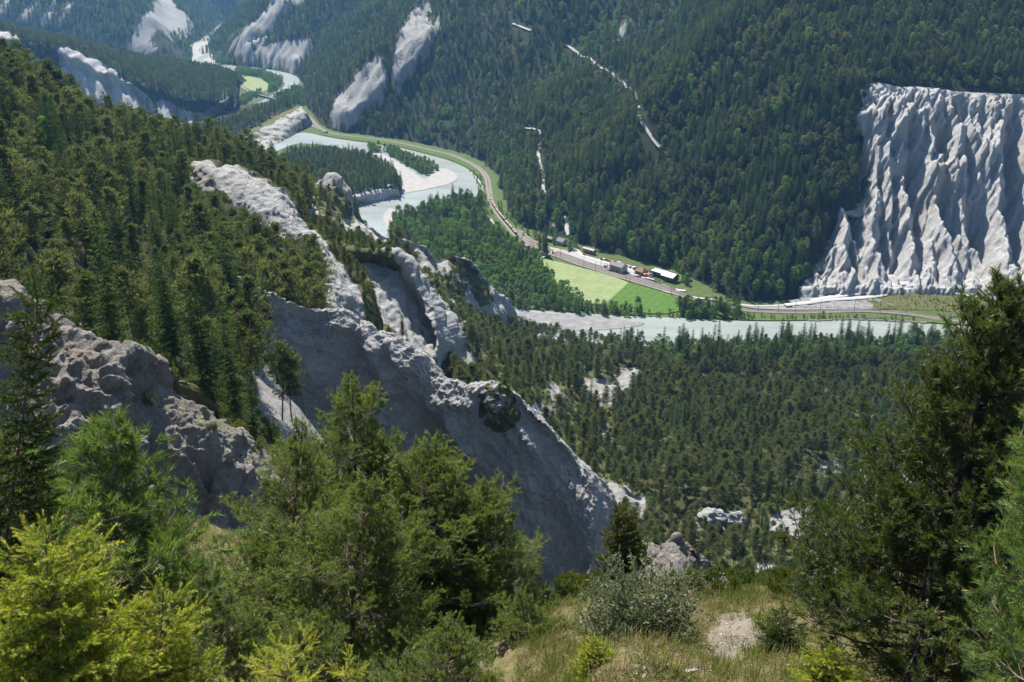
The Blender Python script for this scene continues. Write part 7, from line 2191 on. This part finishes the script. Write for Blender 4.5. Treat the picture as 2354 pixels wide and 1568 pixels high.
# ---- long-needled pines on the left
near_pine("bushy long needled pine behind the yellow green spruce", at(190, 1760, 6.8), at(285, 1020, 8.0), 1.15, 41, mat='fresh_pine', boughs=60, bare=0.10, trunk=0.05, needle=0.075, w=0.0065, per=20, dead=8)
near_pine("long needled pine at the edge behind the yellow green spruce", at(-60, 1760, 6.2), at(20, 1070, 7.0), 1.1, 42, mat='fresh_pine', boughs=52, bare=0.10, trunk=0.05, needle=0.075, w=0.0065, per=20, dead=6)
near_pine("pine sapling filling the gap above the dry bank", at(470, 1600, 12.5), at(520, 1395, 12.8), 0.9, 43, boughs=34, bare=0.02, trunk=0.03, w=0.009)
# ---- spruces
near_spruce("slim spruce top with drooping twigs and brown buds before the brown rock", at(-30, 1560, 3.9), at(92, 672, 4.2), 0.27, 51, 'dark_spruce', None, boughs=130, twig=0.10, needle=0.018, w=0.0046, density=1.3, trunk=0.012, droop=0.35, per=64, buds=0.35)
near_spruce("yellow green spruce with fresh tips, closest to the viewpoint", at(130, 2050, 3.0), at(105, 1215, 3.4), 0.80, 52, 'yellow_spruce', 'yellow_tip', boughs=110, twig=0.085, needle=0.0165, w=0.0038, density=1.15, trunk=0.02, droop=0.05, per=50, buds=0.16, power=0.62)
near_spruce("yellow green spruce sapling beside the closest spruce", at(340, 1960, 3.3), at(375, 1360, 3.6), 0.42, 53, 'yellow_spruce', 'yellow_tip', boughs=70, twig=0.085, needle=0.0165, w=0.0038, density=1.15, trunk=0.014, droop=0.0, per=50, buds=0.16, power=0.5)
near_spruce("pale yellow spruce sprig leaning before the central pines", at(540, 1800, 2.5), at(700, 1470, 2.6), 0.20, 54, 'yellow_tip', 'yellow_tip', boughs=34, twig=0.065, needle=0.014, w=0.0034, density=1.1, trunk=0.008, droop=-0.1, per=50, buds=0.0, power=0.5)
near_spruce("tiny pale yellow spruce tip at the foot of the reddish trunk", at(770, 1700, 2.5), at(800, 1535, 2.5), 0.09, 55, 'yellow_tip', 'yellow_tip', boughs=16, twig=0.065, needle=0.014, w=0.0034, density=1.1, trunk=0.006, droop=-0.1, per=50, buds=0.0)
near_spruce("dark olive spruce standing against the rounded end of the grey fin", at(1430, 1500, 25.0), at(1432, 1168, 26.0), 1.5, 56, 'olive_spruce', None, boughs=150, twig=0.24, needle=0.055, w=0.02, density=1.3, trunk=0.07, droop=0.12, per=36, buds=0.0, power=0.75)
near_spruce("knee high bright green spruce below the grey willow shrub", at(1370, 1572, 10.0), at(1368, 1482, 10.1), 0.33, 57, 'yellow_spruce', 'yellow_tip', boughs=60, twig=0.09, needle=0.022, w=0.006, density=1.1, trunk=0.014, droop=0.0, per=36, buds=0.0, power=0.5)
near_spruce("bright green sapling under the big dark pine", at(1905, 1680, 7.4), at(1905, 1505, 7.6), 0.5, 58, 'yellow_spruce', 'yellow_tip', boughs=60, twig=0.09, needle=0.022, w=0.006, density=1.1, trunk=0.015, droop=-0.05, per=36, buds=0.0, power=0.5)
near_spruce("small bright sprout on the grassy knoll", at(1525, 1552, 10.2), at(1528, 1505, 10.2), 0.14, 59, 'yellow_spruce', 'yellow_tip', boughs=16, twig=0.09, needle=0.022, w=0.006, density=1.1, trunk=0.008, droop=-0.2, per=36, buds=0.0)
near_spruce("small dark spruce on the knoll beside the bare soil", at(1795, 1500, 12.6), at(1795, 1420, 12.7), 0.42, 60, 'dark_spruce', None, boughs=44, twig=0.12, needle=0.03, w=0.009, density=1.0, trunk=0.02, droop=0.1, per=30, buds=0.0, power=0.5)
near_spruce("slender dark juniper spire beyond the broad low pine", at(1232, 1400, 20.5), at(1231, 1330, 20.6), 0.22, 61, 'dark_spruce', None, boughs=40, twig=0.12, needle=0.03, w=0.009, density=1.0, trunk=0.02, droop=-0.9, per=30, buds=0.0, power=0.5, name="juniper_bush", cat="bush")
# ---- shrubs
twiggy("grey green willow shrub of many thin rods on the grassy knoll", at(1462, 1512, 13.6), 1.95, 0.98, 71, stems=90, leaves=190, lsize=0.06, forks=12)
twiggy("leaning bare willow rods over the small rock outcrop", at(1560, 1395, 19.0), 1.5, 0.9, 72, stems=14, leaves=16, lsize=0.04, forks=6)
twiggy("withered grey brown shrub between left pines and brown rock", at(330, 1290, 13.5), 1.9, 0.62, 73, name="dead_shrub", leaf='bud', wood='bark_grey', stems=24, leaves=40, lsize=0.03, forks=10)
twiggy("bare grey twigs lying beside the big dark pine", at(1880, 1395, 15.5), 0.7, 0.7, 74, name="dead_shrub", wood='grey_twig', stems=16, leaves=0, forks=8)
for k, (x, y, Y, H_, R_, m_, lab) in enumerate([
    (405, 1262, 30.0, 1.5, 0.75, 'olive_spruce', "olive bush tallest of those below the brown rock"),
    (455, 1300, 31.0, 1.0, 0.8, 'juniper', "round green bush below the olive one"),
    (505, 1300, 31.5, 1.15, 0.75, 'juniper', "dark green juniper bush above the dry bank"),
    (545, 1330, 29.0, 1.1, 0.8, 'juniper', "dense juniper bush at the top of the dry bank"),
    (590, 1310, 29.0, 1.35, 0.45, 'dark_spruce', "dark spire shaped juniper beside the central pines"),
    (425, 1355, 24.5, 0.95, 0.75, 'juniper', "low juniper bush over the dry bank"),
    (385, 1330, 26.0, 0.8, 0.6, 'near_pine', "small bush under the long needled pine"),
    (560, 1265, 34.0, 1.0, 0.8, 'willow', "silvery bush at the lip of the ravine"),
    (1600, 1380, 19.0, 0.35, 0.9, 'juniper', "flat juniper mat beside the willow on the knoll rim"),
    (1690, 1374, 19.0, 0.4, 0.9, 'juniper', "flat juniper mat in the middle of the knoll rim"),
    (1760, 1372, 19.5, 0.55, 0.7, 'juniper', "juniper mat below the pale stream bed on the knoll rim"),
    (1830, 1378, 18.0, 0.6, 0.6, 'olive_spruce', "olive juniper at the end of the knoll rim"),
    (1290, 1420, 19.5, 0.9, 0.8, 'juniper', "juniper bush before the dark olive spruce"),
    (1330, 1390, 21.0, 0.8, 0.7, 'olive_spruce', "olive bush at the foot of the dark olive spruce"),
    (343, 935, 107.5, 2.3, 1.3, 'juniper', "dark bush in the notch of the brown rock"),
    (470, 1430, 18.0, 0.55, 0.6, 'juniper', "small green bush in the middle of the dry bank"), (610, 1370, 25.0, 1.0, 0.8, 'near_pine', "green bush against the low shaded pine"),
    (360, 1420, 17.0, 0.9, 0.8, 'near_pine', "green bush behind the yellow green sapling"), (530, 1480, 15.5, 0.6, 0.6, 'near_pine', "knee high bush below the pine sapling"),
    (440, 1240, 36.0, 1.0, 0.9, 'willow', "pale bush at the rim under the brown rock"), (330, 1240, 34.0, 1.2, 0.8, 'olive_spruce', "olive bush under the withered shrub"),
]):
    bush(lab, at(x, y, Y), H_, R_, 80 + k, m_, group="low bushes near the viewpoint")

# ---- turf, log and stones
def tuft_mesh(name, seed, n, H_, spread, w, mat):
    r = np.random.default_rng(seed)
    b = r.normal(0, spread * 0.45, (n, 3)); b[:, 2] = -0.02
    d = r.normal(0, 0.55, (n, 3)); d[:, 2] = 1.0
    d /= np.linalg.norm(d, axis=1)[:, None]
    L = H_ * r.uniform(0.5, 1.2, n)
    mid = b + d * (L * 0.6)[:, None]
    tip = mid + (d * [1.6, 1.6, 0.55]) * (L * 0.5)[:, None]
    s = np.cross(d, r.normal(size=(n, 3))); s /= np.linalg.norm(s, axis=1)[:, None]
    v = np.stack([b - s * w, b + s * w, mid + s * w * 0.8, mid - s * w * 0.8, tip], 1).reshape(-1, 3)
    i = np.arange(n)[:, None] * 5
    return mesh_of(name, v, [i + np.array([[0, 1, 2, 3]]), i + np.array([[3, 2, 4]])], [mat])
M['straw'] = leaf_mat('dry_grass', (0.22, 0.17, 0.09), (0.40, 0.33, 0.20), 0.35, (1.1, 1.05, 0.8))
M['blade'] = leaf_mat('green_grass', (0.075, 0.105, 0.026), (0.170, 0.190, 0.055), 0.42)
g = PATCHES["grassy_slope"]
def turf(name, mat, n, seed, H_, label, thresh):
    r = np.random.default_rng(seed)
    P_ = g['P']; px_, py_ = g['px'], g['py']
    vis = ((px_ > 1180) & (px_ < 2150) & (py_ > 1340) & (py_ < 1640)) * 1.0 + ((px_ > 300) & (px_ < 720) & (py_ > 1200) & (py_ < 1500)) * 0.35
    bare = soft_in(px_, py_, [(1640, 1440), (1700, 1425), (1722, 1440), (1720, 1475), (1680, 1510), (1630, 1500)], 20)
    nz = fbm(P_[..., 0] / 1.1, P_[..., 1] / 1.1, seed * 1.0, 3)
    w = vis * (1 - 0.9 * bare) * (0.25 + sstep(thresh, thresh + 0.4, nz))
    a = P_[:-1, :-1]; b = P_[:-1, 1:]; c = P_[1:, :-1]; d = P_[1:, 1:]
    area = np.linalg.norm(np.cross(b - a, c - a), axis=-1) * w[:-1, :-1]
    cell = r.choice(area.size, n, p=(area / area.sum()).ravel())
    u = r.uniform(size=(n, 1)); v = r.uniform(size=(n, 1))
    A, B, C_, D_ = (q.reshape(-1, 3)[cell] for q in (a, b, c, d))
    pts = (A * (1 - u) + B * u) * (1 - v) + (C_ * (1 - u) + D_ * u) * v
    heads = [bpy.data.objects.new("tuft_model", tuft_mesh("tuft", seed + k, 18, H_, 0.12, 0.0042, M[mat])) for k in range(4)]
    mass(name, pts, r.integers(0, 4, n), r.uniform(0.6, 1.3, n), np.stack([r.normal(0.35, 0.2, n), r.normal(0, 0.2, n), r.uniform(-0.6, 0.6, n)], 1), heads, label)
turf("dry_grass", 'straw', 12000, 61, 0.17, "straw coloured dry grass over the knoll", -0.2)
turf("green_grass", 'blade', 15000, 62, 0.20, "fresh green grass tufts among the dry grass", 0.0)
lg = thing("log", at(1568, 1556, 10.0), "split weathered log lying on the grassy knoll", "log", None, 0.35)
mb = MB(); mb.tube([(-0.2, 0, 0.03), (-0.05, 0.01, 0.05), (0.1, 0, 0.05), (0.22, 0.01, 0.04)], [0.03, 0.045, 0.04, 0.015], 7); mb.obj("wood", M['grey_twig'], lg)
mb = MB(); mb.tube([(-0.18, -0.05, 0.01), (0.12, -0.06, 0.03)], [0.02, 0.015], 5); mb.obj("split_piece", M['grey_twig'], lg)
r_ = np.random.default_rng(91); mb = MB()
for k in range(90):
    z_ = [(1300, 1360, 1520, 1575), (1455, 1560, 1525, 1570), (1640, 1720, 1430, 1500)][k % 3]
    x, y = r_.uniform(z_[0], z_[1]), r_.uniform(z_[2], z_[3])
    j = np.argmin((g['px'] - x) ** 2 + (g['py'] - y) ** 2 + 1e6 * (g['t'] < 0.3)); c = g['P'].reshape(-1, 3)[j]
    q = r_.normal(size=(7, 3)); q /= np.linalg.norm(q, axis=1)[:, None]
    import bmesh as _bm
    bm = _bm.new(); [bm.verts.new(w * r_.uniform(0.02, 0.06) * [1, 1, 0.6] + c) for w in q]
    _bm.ops.convex_hull(bm, input=bm.verts); bm.verts.index_update()
    vv = np.array([w.co[:] for w in bm.verts]); ff = [[w.index for w in p.verts] for p in bm.faces if len(p.verts) == 3]; bm.free()
    mb.add(vv, tris=ff)
mb.obj("pebbles", M['gravel'], kind="stuff", label="pale pebbles scattered on the bare soil of the knoll")
# bleached dead tree on the left slope
dt = thing("dead_tree", at(22, 605, 225), "bleached dead tree with comb of bare branches above the brown rock", "tree")
mb = MB(); mb.tube([(0, 0, -1), (-0.6, 0, 3), (-1.2, 0, 7.5)], [0.22, 0.16, 0.05], 6); mb.obj("trunk", M['grey_twig'], dt)
for k in range(12):
    zz = 1.2 + k * 0.5; x0 = -0.16 * zz
    mb = MB(); mb.tube([(x0, 0, zz), (x0 + 1.4, -0.3, zz + 0.1), (x0 + 2.6, -0.4 + 0.1 * k % 0.5, zz - 0.5)], [0.08, 0.06, 0.02], 4); mb.obj("branch", M['grey_twig'], dt)
HAZE_TOP = max(max(float(g['P'][..., 2].max()) for g in PATCHES.values()) + 45.0, EYE + 30.0)
# ------------------------------------------------------------------ the air of the valley
hm, hnt, hout = new_mat("valley_air")
vol = hnt.nodes.new("ShaderNodeVolumePrincipled")
vol.inputs['Color'].default_value = (0.22, 0.52, 1.0, 1)
vol.inputs['Density'].default_value = 0.000055
vol.inputs['Anisotropy'].default_value = 0.3
hnt.links.new(vol.outputs[0], hout.inputs['Volume'])
mb = MB(); mb.box((-6500, -200, -20), (6500, 7600, HAZE_TOP))
haze = mb.obj("haze", hm, kind="stuff", label="pale blue air between the viewpoint and the far mountainsides")
